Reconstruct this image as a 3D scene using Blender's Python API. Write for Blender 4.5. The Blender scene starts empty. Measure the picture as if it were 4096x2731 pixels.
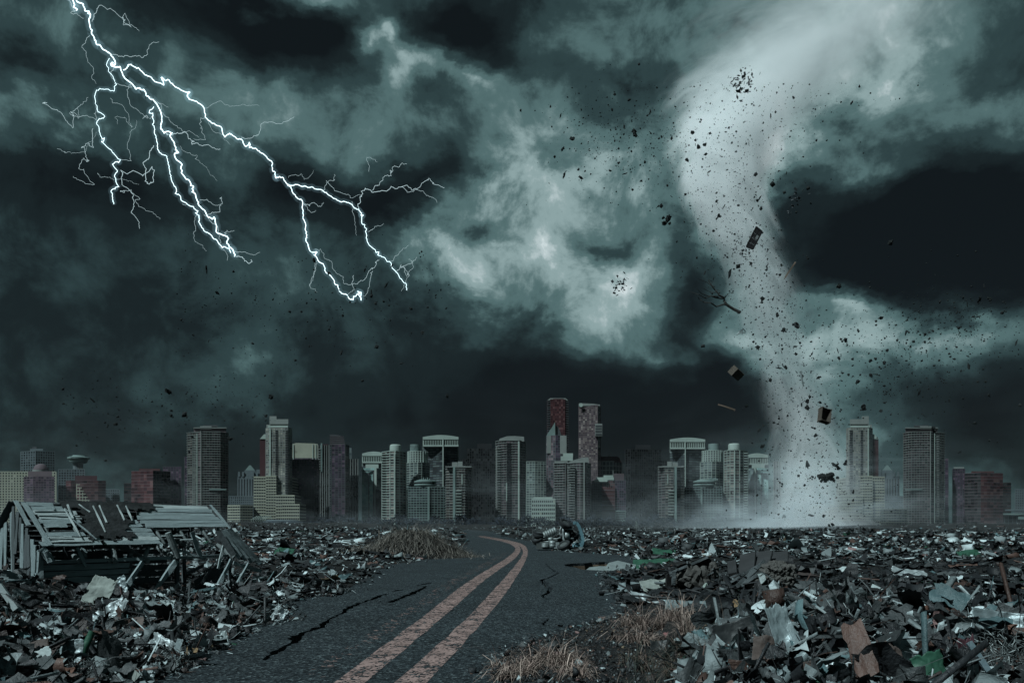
import bpy, bmesh, math, random
import numpy as np
from mathutils import Vector, Matrix, Euler

scene = bpy.context.scene
COL = scene.collection
F = 4096 * 28 / 36.0          # focal length in photo pixels
CX, HY, EYE = 2048.0, 2099.0, 2.5

# ------------------------------------------------------------------ camera
cam_d = bpy.data.cameras.new('camera')
cam_d.lens = 28; cam_d.sensor_width = 36; cam_d.shift_y = (HY - 1365.5) / 4096
cam_d.clip_start = 0.1; cam_d.clip_end = 20000
cam = bpy.data.objects.new('camera', cam_d); COL.objects.link(cam)
cam.location = (0, 0, EYE); cam.rotation_euler = (math.radians(90), 0, 0)
scene.camera = cam

# ------------------------------------------------------------------ sun, view, sampling
SUN_DIR = Vector((-0.46, -0.46, 0.76)).normalized()      # towards the sun
sun_d = bpy.data.lights.new('sun', 'SUN'); sun_d.energy = 4.9; sun_d.angle = math.radians(1.5)
sun_d.color = (0.80, 0.97, 1.0)
sun = bpy.data.objects.new('sun', sun_d); COL.objects.link(sun)
sun.rotation_euler = SUN_DIR.to_track_quat('Z', 'Y').to_euler()
vs = scene.view_settings
scene.display_settings.display_device = 'sRGB'
vs.view_transform = 'Standard'; vs.look = 'None'; vs.exposure = 0; vs.gamma = 1; vs.use_curve_mapping = False
scene.render.engine = 'CYCLES'
cy = scene.cycles
cy.use_denoising = True
cy.max_bounces = 9; cy.diffuse_bounces = 2; cy.glossy_bounces = 2; cy.transmission_bounces = 2
cy.volume_bounces = 8; cy.transparent_max_bounces = 8
cy.volume_step_rate = 0.55; cy.volume_max_steps = 256
cy.sample_clamp_indirect = 3

# ------------------------------------------------------------------ world: daylight sky behind a torn storm deck
world = bpy.data.worlds.new('World'); scene.world = world; world.use_nodes = True
WT = world.node_tree; WT.nodes.clear()
def srgb(*c):
    r = [((v / 255) / 12.92 if v / 255 <= .04045 else ((v / 255 + .055) / 1.055) ** 2.4) for v in c]
    return (r[0], r[1], r[2], 1)
class NT:
    def __init__(s, t): s.t = t
    def n(s, typ, **kw):
        nd = s.t.nodes.new(typ)
        for k, v in kw.items():
            if k.startswith('i_'): nd.inputs[k[2:].replace('_', ' ')].default_value = v
            else: setattr(nd, k, v)
        return nd
    def l(s, a, b): s.t.links.new(a, b)
    def m(s, op, a, b=None, c=None, clamp=False):
        nd = s.t.nodes.new('ShaderNodeMath'); nd.operation = op; nd.use_clamp = clamp
        for i, v in enumerate((a, b, c)):
            if v is None: continue
            if isinstance(v, (int, float)): nd.inputs[i].default_value = v
            else: s.l(v, nd.inputs[i])
        return nd.outputs[0]
    def vm(s, op, a, b=None, sc=None):
        nd = s.t.nodes.new('ShaderNodeVectorMath'); nd.operation = op
        for i, v in enumerate((a, b)):
            if v is None: continue
            if isinstance(v, (tuple, list)): nd.inputs[i].default_value = v
            else: s.l(v, nd.inputs[i])
        if sc is not None:
            if isinstance(sc, (int, float)): nd.inputs['Scale'].default_value = sc
            else: s.l(sc, nd.inputs['Scale'])
        return nd
    def noise(s, vec, scale, detail=4, rough=.55, dist=0, lac=2.0):
        nd = s.t.nodes.new('ShaderNodeTexNoise')
        nd.inputs['Scale'].default_value = scale; nd.inputs['Detail'].default_value = detail
        nd.inputs['Roughness'].default_value = rough; nd.inputs['Distortion'].default_value = dist
        if vec is not None: s.l(vec, nd.inputs['Vector'])
        return nd
    def ramp(s, fac, stops, interp='LINEAR'):
        nd = s.t.nodes.new('ShaderNodeValToRGB'); nd.color_ramp.interpolation = interp
        e = nd.color_ramp.elements
        while len(e) < len(stops): e.new(0.5)
        for el, (p, c) in zip(e, stops):
            el.position = p; el.color = c if len(c) == 4 else (*c, 1)
        if fac is not None: s.l(fac, nd.inputs[0])
        return nd.outputs[0]
    def mix(s, fac, a, b, typ='MIX'):
        nd = s.t.nodes.new('ShaderNodeMix'); nd.data_type = 'RGBA'; nd.blend_type = typ
        for sock, v in ((nd.inputs[0], fac), (nd.inputs[6], a), (nd.inputs[7], b)):
            if isinstance(v, (int, float)): sock.default_value = v
            elif isinstance(v, tuple): sock.default_value = v if len(v) == 4 else (*v, 1)
            else: s.l(v, sock)
        return nd.outputs[2]

W = NT(WT)
tc = W.n('ShaderNodeTexCoord')
sep = W.n('ShaderNodeSeparateXYZ'); W.l(tc.outputs['Generated'], sep.inputs[0])
az = W.m('ARCTAN2', sep.outputs[0], sep.outputs[1])
hyp = W.m('SQRT', W.m('ADD', W.m('MULTIPLY', sep.outputs[0], sep.outputs[0]), W.m('MULTIPLY', sep.outputs[1], sep.outputs[1])))
el = W.m('ARCTAN2', sep.outputs[2], hyp)
comb = W.n('ShaderNodeCombineXYZ'); W.l(az, comb.inputs[0]); W.l(el, comb.inputs[1])
# two scales of warping make the cloud masses ragged
mp = W.n('ShaderNodeMapping'); W.l(tc.outputs['Generated'], mp.inputs[0]); mp.inputs['Scale'].default_value = (1, 1, 1.7)
wn = W.noise(mp.outputs[0], 5.0, 4, .5)
w1 = W.vm('SCALE', W.vm('SUBTRACT', wn.outputs['Color'], (.5, .5, .5)).outputs[0], sc=.15)
wn2 = W.noise(mp.outputs[0], 17.0, 7, .62)
w2 = W.vm('SCALE', W.vm('SUBTRACT', wn2.outputs['Color'], (.5, .5, .5)).outputs[0], sc=.06)
Q = W.vm('ADD', W.vm('ADD', comb.outputs[0], w1.outputs[0]).outputs[0], w2.outputs[0]).outputs[0]

def azel(px, py):      # px, py on the 2352-wide view of the photograph
    u = (px * 4096 / 2352 - CX) / F; v = (HY - py * 4096 / 2352) / F
    return math.atan(u), math.atan(v / math.hypot(1, u))
K = 4096 / 2352 / F
CLOUDS = [ # x, y, rx, ry, rot(deg, clockwise in view), value
 (690,95,430,130,4,-.40),(560,130,220,110,0,-.15),(1120,70,190,130,-20,-.42),(40,170,170,90,0,-.18),(330,60,160,60,-20,-.10),
 (250,470,420,110,0,-.28),(120,700,500,230,0,-.17),(560,720,420,200,0,-.05),(660,430,170,80,15,-.26),(880,480,220,80,-10,-.26),(1010,400,210,95,-20,-.30),
 (500,1020,1100,230,0,-.23),(1250,900,520,190,0,-.27),(900,760,300,110,10,-.12),(1250,1080,420,200,0,-.12),
 (2160,560,420,215,-6,-.46),(2260,470,260,160,0,-.24),(1950,620,220,130,0,-.16),(1830,440,130,150,20,-.30),
 (1610,640,110,260,-22,-.36),(1540,500,90,110,0,-.08),(1500,390,140,90,0,.15),(1130,560,90,42,12,-.26),(1400,572,100,36,-4,-.32),
 (1620,850,120,80,20,-.22),(1500,960,420,150,0,-.20),(1700,900,150,60,0,-.10),(2230,1000,320,170,0,-.24),(2330,840,140,260,0,-.16),
 (1420,150,300,48,0,-.22),(1430,240,230,60,3,-.18),(1300,330,90,60,0,-.10),(2280,130,170,40,0,-.12),(2100,700,220,36,0,-.14),
 (915,100,90,34,-14,.30),(870,120,50,60,10,.22),(940,110,40,50,-20,.2),(1005,185,110,70,30,.34),(1120,215,160,50,15,.28),(860,150,60,50,0,.2),(740,-10,200,50,0,.30),(560,-10,120,40,0,.14),(960,220,80,50,0,.18),(1080,165,60,60,0,.2),
 (1190,430,290,140,-28,.27),(1080,490,200,90,-30,.17),(1390,410,230,130,10,.28),(1240,610,240,80,0,.28),(1075,670,190,100,20,.24),(1300,520,280,180,0,.08),
 (1450,665,200,130,0,.32),(1290,730,240,80,10,.22),(1020,590,120,80,0,.20),(1480,560,120,80,0,.18),
 (600,240,330,90,8,.08),(80,310,300,90,0,.15),(240,110,220,70,-10,.10),(900,290,280,90,10,.10),(640,300,200,50,0,.06),(560,560,180,60,10,.05),(320,620,200,80,0,-.06),
 (1700,80,760,160,0,.13),(1880,200,260,100,-38,.36),(2060,110,280,80,-35,.22),(1700,260,260,150,-35,.26),(1740,330,120,200,20,.2),(2210,260,260,100,-8,.13),(1560,300,220,80,0,.14),
 (1700,480,130,220,12,.28),(1760,640,90,160,14,.26),(1990,385,330,52,14,.20),(1930,706,190,48,14,.40),(2060,790,420,95,0,.26),(2270,730,200,70,0,.14),(1880,900,200,260,0,.16),
 (1760,820,120,110,0,.14),(1500,800,120,50,0,.14),(500,880,220,90,-15,.14),(400,1000,260,60,-15,.08),(1660,760,120,90,0,.12),(2000,1090,260,90,0,.10),(1860,1100,260,110,0,.12),
]
acc = None
for (x, y, rx, ry, rot, val) in CLOUDS:
    a0, e0 = azel(x, y)
    c = math.cos(a0)
    nd = W.n('ShaderNodeMapping', vector_type='TEXTURE'); W.l(Q, nd.inputs[0])
    nd.inputs['Location'].default_value = (a0, e0, 0)
    nd.inputs['Rotation'].default_value = (0, 0, -math.radians(rot))
    nd.inputs['Scale'].default_value = (rx * K * 1.55 * c * c ** .5, ry * K * 1.55 * c, 1)
    g = W.n('ShaderNodeTexGradient', gradient_type='QUADRATIC_SPHERE'); W.l(nd.outputs[0], g.inputs[0])
    acc = W.m('MULTIPLY_ADD', g.outputs['Fac'], val * 1.25, acc if acc is not None else 0.36)
# billows: strong in the lit cloud, faint in the murk
bm1 = W.noise(tc.outputs['Generated'], 12.0, 10, .63, .25)
bm2 = W.noise(mp.outputs[0], 3.0, 3, .5, .3)
amp = W.m('MULTIPLY_ADD', acc, 0.85, 0.11, clamp=True)
det = W.m('MULTIPLY', W.m('SUBTRACT', bm1.outputs['Fac'], .5), amp)
val = W.m('ADD', W.m('MULTIPLY_ADD', det, 2.1, acc), W.m('MULTIPLY', W.m('SUBTRACT', bm2.outputs['Fac'], .5), .11))
cloud = W.ramp(val, [(0.0, srgb(16, 22, 24)), (.15, srgb(25, 35, 37)), (.33, srgb(46, 65, 67)), (.52, srgb(82, 109, 110)), (.75, srgb(140, 164, 165)), (.92, srgb(182, 199, 201)), (1.0, srgb(205, 219, 221))], 'EASE')
sky = W.n('ShaderNodeTexSky', sky_type='NISHITA', sun_disc=False)
sky.sun_elevation = math.asin(SUN_DIR.z); sky.sun_rotation = math.atan2(SUN_DIR.x, SUN_DIR.y)
bg1 = W.n('ShaderNodeBackground'); W.l(sky.outputs[0], bg1.inputs[0]); bg1.inputs[1].default_value = 0.05
bg2 = W.n('ShaderNodeBackground'); W.l(cloud, bg2.inputs[0]); bg2.inputs[1].default_value = 1.0
mxs = W.n('ShaderNodeMixShader'); mxs.inputs[0].default_value = 0.985
W.l(bg1.outputs[0], mxs.inputs[1]); W.l(bg2.outputs[0], mxs.inputs[2])
wo = W.n('ShaderNodeOutputWorld'); W.l(mxs.outputs[0], wo.inputs[0])

# ------------------------------------------------------------------ materials
MATS = {}
KALB = .70            # scales every base colour down to offset the strong sun
def mat(name, base, rough=.8, var=.35, scale=1.0, bump=.3, bscale=None, metallic=0.0, stretch=(1, 1, 1), attr=None, island=0.0, spec=.12, stain=None, coord='Object'):
    """Surface whose colour wanders by noise (grain, dirt) with fine relief."""
    base = tuple(c_ * KALB for c_ in base)
    if stain: stain = (stain[0], stain[1], tuple(c_ * KALB for c_ in stain[2]))
    m = bpy.data.materials.new(name); m.use_nodes = True; MATS[name] = m
    N = NT(m.node_tree); t = m.node_tree
    bs = t.nodes['Principled BSDF']
    bs.inputs['Roughness'].default_value = rough; bs.inputs['Metallic'].default_value = metallic
    bs.inputs['Specular IOR Level'].default_value = spec
    c = N.n('ShaderNodeTexCoord')
    oi = N.n('ShaderNodeObjectInfo')
    off = N.vm('SCALE', oi.outputs['Location'], sc=0.37).outputs[0] if coord == 'Object' else None
    mpn = N.n('ShaderNodeMapping'); mpn.inputs['Scale'].default_value = stretch
    N.l(c.outputs[coord], mpn.inputs[0])
    v = N.vm('ADD', mpn.outputs[0], off).outputs[0] if off is not None else mpn.outputs[0]
    n1 = N.noise(v, scale, 6, .65)
    base_in = (*base, 1)
    if attr:
        an = N.n('ShaderNodeAttribute', attribute_name=attr); base_in = an.outputs['Color']
    f = N.m('MULTIPLY_ADD', N.m('SUBTRACT', n1.outputs['Fac'], .5), var * 3.2, 1.0)
    if island:
        geo = N.n('ShaderNodeNewGeometry')
        r = N.m('FRACT', N.m('ADD', geo.outputs['Random Per Island'], oi.outputs['Random']))
        f = N.m('MULTIPLY', f, N.m('MULTIPLY_ADD', r, island * 2, 1 - island))
    if attr: f = N.m('MULTIPLY', f, KALB)
    f = N.m('MAXIMUM', f, .12)
    sc = N.vm('SCALE', (1, 1, 1), sc=f)
    col = N.mix(1.0, base_in, sc.outputs[0], 'MULTIPLY')
    if stain:
        n3 = N.noise(v, stain[0], 5, .6)
        k = N.ramp(n3.outputs['Fac'], [(stain[1], (0, 0, 0)), (stain[1] + .12, (1, 1, 1))])
        col = N.mix(k, col, tuple(stain[2]))
    N.l(col, bs.inputs['Base Color'])
    if bump:
        n2 = N.noise(v, bscale or scale * 4, 4, .6)
        b = N.n('ShaderNodeBump'); b.inputs['Strength'].default_value = bump; b.inputs['Distance'].default_value = 0.05
        N.l(n2.outputs['Fac'], b.inputs['Height']); N.l(b.outputs[0], bs.inputs['Normal'])
    return m

# ------------------------------------------------------------------ helpers
def P(px, py, Y):
    return Vector(((px - CX) / F * Y, Y, EYE + (HY - py) / F * Y))
def G(px, py, z=0.0):
    return P(px, py, (EYE - z) * F / (py - HY))
def tag(o, label=None, cat=None, group=None, kind=None):
    if label: o['label'] = label
    if cat: o['category'] = cat
    if group: o['group'] = group
    if kind: o['kind'] = kind
    return o
def empty(name, loc, label, cat, group=None, rz=0):
    o = bpy.data.objects.new(name, None); COL.objects.link(o); o.location = loc; o.rotation_euler = (0, 0, rz)
    o.empty_display_size = .3
    return tag(o, label, cat, group)
def link(name, me, m=None, parent=None, loc=None, smooth=False):
    if m is not None and len(me.materials) == 0: me.materials.append(m)
    o = bpy.data.objects.new(name, me); COL.objects.link(o)
    if parent is not None: o.parent = parent
    if loc is not None: o.location = loc
    if smooth: me.shade_smooth()
    return o
class MB:
    def __init__(s): s.v = []; s.f = []
    def add(s, vs_, fs_):
        b = len(s.v); s.v.extend([tuple(v) for v in vs_]); s.f.extend([[i + b for i in f] for f in fs_]); return s
    def box(s, x0, x1, y0, y1, z0, z1):
        return s.add([(x0,y0,z0),(x1,y0,z0),(x1,y1,z0),(x0,y1,z0),(x0,y0,z1),(x1,y0,z1),(x1,y1,z1),(x0,y1,z1)],
                     [(3,2,1,0),(4,5,6,7),(0,1,5,4),(1,2,6,5),(2,3,7,6),(3,0,4,7)])
    def bar(s, a, b, w, h, up=(0, 0, 1)):
        a, b = Vector(a), Vector(b); d = (b - a).normalized(); u = Vector(up)
        sx = d.cross(u)
        if sx.length < 1e-4: sx = d.cross(Vector((1, 0, 0)))
        sx.normalize(); u = sx.cross(d)
        vs_ = [p + sx * i * w / 2 + u * j * h / 2 for p in (a, b) for (i, j) in ((-1,-1),(1,-1),(1,1),(-1,1))]
        return s.add(vs_, [(0,1,2,3),(7,6,5,4),(4,5,1,0),(5,6,2,1),(6,7,3,2),(7,4,0,3)])
    def tube(s, pts, rad, n=8, caps=True):
        pts = [Vector(p) for p in pts]; k = len(pts)
        if not hasattr(rad, '__len__'): rad = [rad] * k
        base = len(s.v); ref = Vector((0, 0, 1))
        for i, p in enumerate(pts):
            d = (pts[min(i + 1, k - 1)] - pts[max(i - 1, 0)]).normalized()
            a = d.cross(ref)
            if a.length < .05: a = d.cross(Vector((1, 0, 0)))
            a.normalize(); b = a.cross(d)
            for j in range(n):
                t = 2 * math.pi * j / n
                s.v.append(tuple(p + (a * math.cos(t) + b * math.sin(t)) * rad[i]))
        for i in range(k - 1):
            for j in range(n):
                s.f.append([base + i * n + j, base + i * n + (j + 1) % n, base + (i + 1) * n + (j + 1) % n, base + (i + 1) * n + j])
        if caps:
            s.f.append([base + j for j in range(n)][::-1]); s.f.append([base + (k - 1) * n + j for j in range(n)])
        return s
    def prism(s, poly, z0, z1):
        n = len(poly)
        return s.add([(x, y, z0) for x, y in poly] + [(x, y, z1) for x, y in poly],
                     [list(range(n))[::-1], list(range(n, 2 * n))] + [[i, (i + 1) % n, n + (i + 1) % n, n + i] for i in range(n)])
    def lathe(s, prof, n=24, c=(0, 0, 0)):
        b = len(s.v)
        for r, z in prof:
            for j in range(n):
                t = 2 * math.pi * j / n; s.v.append((c[0] + r * math.cos(t), c[1] + r * math.sin(t), c[2] + z))
        for i in range(len(prof) - 1):
            for j in range(n):
                s.f.append([b + i*n + j, b + i*n + (j+1) % n, b + (i+1)*n + (j+1) % n, b + (i+1)*n + j])
        s.f.append([b + j for j in range(n)][::-1]); s.f.append([b + (len(prof)-1)*n + j for j in range(n)])
        return s
    def mesh(s, name):
        me = bpy.data.meshes.new(name); me.from_pydata(s.v, [], s.f); me.update(); return me
    def build(s, name, m, parent=None, loc=None, smooth=False):
        return link(name, s.mesh(name), m, parent, loc, smooth)
def npmesh(name, verts, faces4, colors=None):
    """verts (N,3), faces (M,k) of one size, colours (N,3)"""
    me = bpy.data.meshes.new(name); verts = np.asarray(verts, np.float32); faces4 = np.asarray(faces4, np.int32)
    k = faces4.shape[1]
    me.vertices.add(len(verts)); me.vertices.foreach_set('co', verts.ravel())
    me.loops.add(faces4.size); me.loops.foreach_set('vertex_index', faces4.ravel())
    me.polygons.add(len(faces4)); me.polygons.foreach_set('loop_start', np.arange(0, faces4.size, k, dtype=np.int32))
    me.polygons.foreach_set('loop_total', np.full(len(faces4), k, np.int32))
    if colors is not None:
        a = me.color_attributes.new('Col', 'FLOAT_COLOR', 'POINT')
        a.data.foreach_set('color', np.concatenate([colors, np.ones((len(colors), 1))], 1).astype(np.float32).ravel())
    me.update(calc_edges=True); me.validate(); return me
# ------------------------------------------------------------------ the lie of the land
ROAD_EDGE_PX = [(647,2731),(720,2690),(797,2672),(946,2567),(1006,2523),(1145,2488),(1172,2480),(1157,2412),(1236,2392),(1324,2387),(1407,2363),(1490,2299),
    (1558,2265),(1749,2232),(1880,2176),(1862,2140),(1842,2123),(1850,2118),(1950,2122),(2033,2150),(2131,2168),(2214,2201),(2380,2216),(2507,2221),(2600,2250),(2520,2292),(2429,2292),
    (2414,2343),(2443,2373),(2502,2475),(2370,2500),(2282,2524),(2077,2583),(1955,2676),(1970,2731)]
CLEAR = [tuple(G(x, y)[:2]) for x, y in ROAD_EDGE_PX]
a_, b_ = CLEAR[0], CLEAR[-1]
CLEAR = [(a_[0] - .3, -20)] + [(a_[0] - .1, 6)] + CLEAR + [(b_[0] + .2, 6), (b_[0] + .4, -20)]
CLEAR = np.array(CLEAR)
def sdist(poly, x, y):
    """signed distance, negative inside"""
    x = np.asarray(x, float); y = np.asarray(y, float)
    d = np.full(x.shape, 1e18); ins = np.zeros(x.shape, bool)
    n = len(poly)
    for i in range(n):
        ax, ay = poly[i]; bx, by = poly[(i + 1) % n]
        ex, ey = bx - ax, by - ay; wx, wy = x - ax, y - ay
        t = np.clip((wx * ex + wy * ey) / (ex * ex + ey * ey + 1e-12), 0, 1)
        d = np.minimum(d, (wx - ex * t) ** 2 + (wy - ey * t) ** 2)
        c = ((ay > y) != (by > y)) & (x < (bx - ax) * (y - ay) / (by - ay + 1e-12) + ax)
        ins ^= c
    d = np.sqrt(d); return np.where(ins, -d, d)
SOIL = np.array([tuple(G(x, y)[:2]) for x, y in [(1970,2731),(1955,2676),(2077,2583),(2282,2524),(2370,2500),(2440,2440),(2620,2425)]] + [(3.2, 16), (2.25, 12), (1.9, 9), (1.9, 4), (-.2, 4)])
def sstep(a, b, x):
    t = np.clip((x - a) / (b - a), 0, 1); return t * t * (3 - 2 * t)
_rng = np.random.default_rng(5)
_WV = [(_rng.uniform(0, 6.28), _rng.uniform(0, 6.28), f) for f in (.35, .35, .8, .8, 1.7, 1.7, 3.5, 3.5) ]
def lumps(x, y):
    r = 0
    for i, (a, ph, f) in enumerate(_WV):
        r = r + np.sin((x * math.cos(a) + y * math.sin(a)) * f + ph + 1.3 * np.sin(y * f * .7 + a)) / (1 + i // 2)
    return r / 4.2
HOLE_C = np.array(G(2462, 2266)[:2]); 
def H(x, y):
    x = np.asarray(x, float); y = np.asarray(y, float)
    d = sdist(CLEAR, x, y)
    lum = lumps(x, y)
    far = sstep(30, 120, y)
    side = sstep(.0, 3.0, d)
    h = side * (.30 + .22 * lum) * (1 - .55 * sstep(12, 17, y) * (1 - sstep(34, 40, y)) * sstep(-2, -4, x) * sstep(-14.2, -12.2, x)) + .06 * sstep(-.2, .3, d)
    left = sstep(0, -3, x) * (1 - sstep(24, 40, y)) * sstep(.2, 3.5, d) * (1 - .95 * sstep(12, 17, y) * sstep(-14.2, -12.2, x)) 
    h = h + left * (.42 + .2 * lum)
    heap = np.exp(-(((y - 10.4) / 2.6) ** 2)) * sstep(1.9, 3.6, x - (y - 10.4) * .15) * 1.0
    h = h + heap * (1 + .35 * lum)
    pit = np.exp(-(((y - 19) / 7) ** 2)) * sstep(4, 7, x) * (1 - sstep(13.5, 16, y) * 0) * .3
    h = h - pit * (1 - heap)
    s = sdist(SOIL, x, y)
    h = np.where(s < 0, .05 + .10 * sstep(0, -1, s) * (1 + lum) , h)
    h = h * (1 - far * .4) + far * sstep(0, 6, d) * .5 * (1 + lumps(x * .08, y * .05)) + sstep(180, 380, y) * (1 - sstep(560, 640, y)) * 4.2 * np.maximum(0, .22 + lumps(x * .05 + 3, y * .02))
    inside = sstep(.05, -.25, d)
    h = h * (1 - inside) + inside * (-.22)
    # sinkhole at the right road edge
    q = np.sqrt(((x - HOLE_C[0]) / 3.0) ** 2 + ((y - HOLE_C[1]) / 5.2) ** 2)
    h = np.where(q < 1.15, np.minimum(h, -1.1 + 1.2 * sstep(.62, 1.12, q + .06 * lum)), h)
    return h
def hit(px, py):
    """where the sight line through a photo pixel meets the land"""
    Y = np.geomspace(4.5, 900, 2600)
    x = (px - CX) / F * Y; z = EYE + (HY - py) / F * Y
    g = H(x, Y) - z
    i = int(np.argmax(g > 0)) if (g > 0).any() else len(Y) - 1
    return Vector((x[i], Y[i], z[i]))

mat('dirt', (.018, .0185, .0185), .95, .55, 3.0, 1.0, 14)
ys = np.concatenate([np.linspace(-14, 4, 14), np.geomspace(4.4, 40, 190), np.geomspace(41, 1500, 110), [2200, 4000, 9000, 15000]])
t = np.linspace(-1, 1, 331)
Yg = ys[:, None] + 0 * t[None]; hw = np.maximum(16, .85 * np.abs(ys) + 12)[:, None]
Xg = hw * t[None]
Zg = H(Xg, Yg)
idx = np.arange(Xg.size).reshape(Xg.shape)
fc = np.stack([idx[:-1, :-1], idx[:-1, 1:], idx[1:, 1:], idx[1:, :-1]], -1).reshape(-1, 4)
o = link('ground', npmesh('ground', np.stack([Xg, Yg, Zg], -1).reshape(-1, 3), fc), MATS['dirt'], smooth=True); tag(o, kind='structure')

# ------------------------------------------------------------------ road: one slab, cracks and sinkhole cut right through it
m = mat('asphalt', (.034, .042, .045), .85, .35, .35, 0)
N = NT(m.node_tree); bs = m.node_tree.nodes['Principled BSDF']
c = N.n('ShaderNodeTexCoord')
vr = N.n('ShaderNodeTexVoronoi'); vr.inputs['Scale'].default_value = 23; N.l(c.outputs['Object'], vr.inputs['Vector'])
sepc = N.n('ShaderNodeSeparateColor'); N.l(vr.outputs['Color'], sepc.inputs[0])
ag = N.ramp(sepc.outputs[0], [(0, (.22, .23, .25)), (.45, (.50, .53, .58)), (.8, (1.25, 1.3, 1.35)), (.93, (1.9, 1.95, 1.95)), (1, (4.0, 4.0, 3.9))])
old = bs.inputs['Base Color'].links[0].from_socket
N.l(N.mix(1.0, old, ag, 'MULTIPLY'), bs.inputs['Base Color'])
b = N.n('ShaderNodeBump'); b.inputs['Strength'].default_value = .9; b.inputs['Distance'].default_value = .02
N.l(vr.outputs['Distance'], b.inputs['Height']); N.l(b.outputs[0], bs.inputs['Normal'])

mat('earth_cut', (.10, .075, .055), .95, .5, 2.0, .9, 9)
road_poly = np.array(CLEAR)
# let the asphalt run half a metre under the rubble on both sides
cen = road_poly.mean(0)
def offset_poly(poly, d):
    n = len(poly); out = []
    area = 0.5 * sum(poly[i][0] * poly[(i+1) % n][1] - poly[(i+1) % n][0] * poly[i][1] for i in range(n))
    sgn = 1 if area > 0 else -1
    for i in range(n):
        p, a, b2 = poly[i], poly[i-1], poly[(i+1) % n]
        t_ = np.array(b2) - np.array(a); t_ = t_ / (np.linalg.norm(t_) + 1e-9)
        out.append((p[0] + t_[1] * d * sgn, p[1] - t_[0] * d * sgn))
    return out
bmv = bmesh.new()
vsb = [bmv.verts.new((x, y, .05)) for x, y in offset_poly(road_poly, .22)]
fb = bmv.faces.new(vsb); bmv.normal_update()
if fb.normal.z < 0: fb.normal_flip()
r_ = bmesh.ops.extrude_face_region(bmv, geom=[fb])
for v in [g for g in r_['geom'] if isinstance(g, bmesh.types.BMVert)]: v.co.z = -.12
bmesh.ops.recalc_face_normals(bmv, faces=bmv.faces[:])
bmesh.ops.triangulate(bmv, faces=[f for f in bmv.faces if len(f.verts) > 4])
rme = bpy.data.meshes.new('road'); bmv.to_mesh(rme); bmv.free()
road = link('road', rme, m); tag(road, kind='structure')
rr = random.Random(3)
def crack_prism(path, widths):
    """jagged gap along photo-traced points; returns a closed prism"""
    pts = []
    for i in range(len(path) - 1):
        a, b2 = G(*path[i]), G(*path[i + 1]); k = max(2, int((b2 - a).length / .16))
        for j in range(k):
            f = j / k; p = a.lerp(b2, f); w = widths[i] * (1 - f) + widths[i + 1] * f
            pts.append((p, w))
    pts.append((G(*path[-1]), widths[-1]))
    L, R = [], []
    for i, (p, w) in enumerate(pts):
        d = (pts[min(i + 1, len(pts) - 1)][0] - pts[max(i - 1, 0)][0]).normalized(); nrm = Vector((-d.y, d.x, 0))
        j = nrm * rr.uniform(-.05, .05)
        L.append(p + j + nrm * w * rr.uniform(.6, 1.5)); R.append(p + j - nrm * w * rr.uniform(.6, 1.5))
    n = len(L); me = MB()
    vv = [(p.x, p.y, -.4) for p in L] + [(p.x, p.y, -.4) for p in R] + [(p.x, p.y, .3) for p in L] + [(p.x, p.y, .3) for p in R]
    ff = []
    for i in range(n - 1):
        ff += [(i, i+1, n+i+1, n+i), (2*n+i, 3*n+i, 3*n+i+1, 2*n+i+1), (i, 2*n+i, 2*n+i+1, i+1), (n+i, n+i+1, 3*n+i+1, 3*n+i)]
    ff += [(0, n, 3*n, 2*n), (n-1, 3*n-1, 4*n-1, 2*n-1)]
    me.add(vv, ff); return me.mesh('crack')
q5 = lambda pts: [(600 + x * .489, 2050 + y * .489) for x, y in pts]
q3 = lambda pts: [(1500 + x * .489, 2050 + y * .489) for x, y in pts]
cutters = [
  crack_prism(q5([(830,1215),(920,1225),(980,1190),(1030,1150),(1110,1115),(1180,1080),(1200,1035),(1290,985),(1400,950),(1460,890),(1560,840),(1640,780),(1740,745),(1830,715),(1900,690)]), [.02,.05,.03,.09,.04,.07,.12,.05,.12,.04,.05,.11,.05,.07,.04]),
  crack_prism(q5([(1880,735),(1960,745),(2050,710),(2140,672),(2230,630),(2265,605)]), [.05,.14,.07,.13,.08,.03]),
  crack_prism(q5([(1830,712),(1880,690),(1960,672),(2040,690)]), [.06,.08,.06,.02]),
  crack_prism(q5([(1990,655),(2050,640),(2080,636)]), [.03,.1,.02]),
  crack_prism(q5([(2185,603),(2250,592),(2310,578)]), [.04,.1,.02]),
  crack_prism(q3([(1395,418),(1410,440),(1450,470),(1490,498),(1490,508),(1410,545),(1365,555),(1395,590),(1400,608),(1440,632),(1415,660),(1380,690),(1410,722)]), [.03,.07,.07,.1,.06,.05,.08,.12,.06,.1,.07,.06,.03]),
  crack_prism(q3([(1490,500),(1530,508),(1568,506)]), [.06,.06,.02]),
  crack_prism(q3([(1300,902),(1345,912),(1385,930),(1430,948)]), [.01,.04,.08,.05]),
  crack_prism(q3([(1375,922),(1400,905),(1430,880)]), [.04,.03,.02]),
]
hv = []
for i in range(40):
    a = 2 * math.pi * i / 40; s_ = 1 + .07 * math.sin(5 * a) + rr.uniform(-.05, .05)
    hv.append((HOLE_C[0] + math.cos(a) * 2.9 * s_, HOLE_C[1] + math.sin(a) * 5.0 * s_))
cutters.append(MB().prism(hv, -.5, .4).mesh('hole'))
for me in cutters:
    bmc = bmesh.new(); bmc.from_mesh(me); bmesh.ops.recalc_face_normals(bmc, faces=bmc.faces[:]); bmc.to_mesh(me); bmc.free()
    co = bpy.data.objects.new('cutter', me); COL.objects.link(co)
    md = road.modifiers.new('cut', 'BOOLEAN'); md.operation = 'DIFFERENCE'; md.solver = 'EXACT'; md.object = co
dg = bpy.context.evaluated_depsgraph_get()
nm = bpy.data.meshes.new_from_object(road.evaluated_get(dg))
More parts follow.
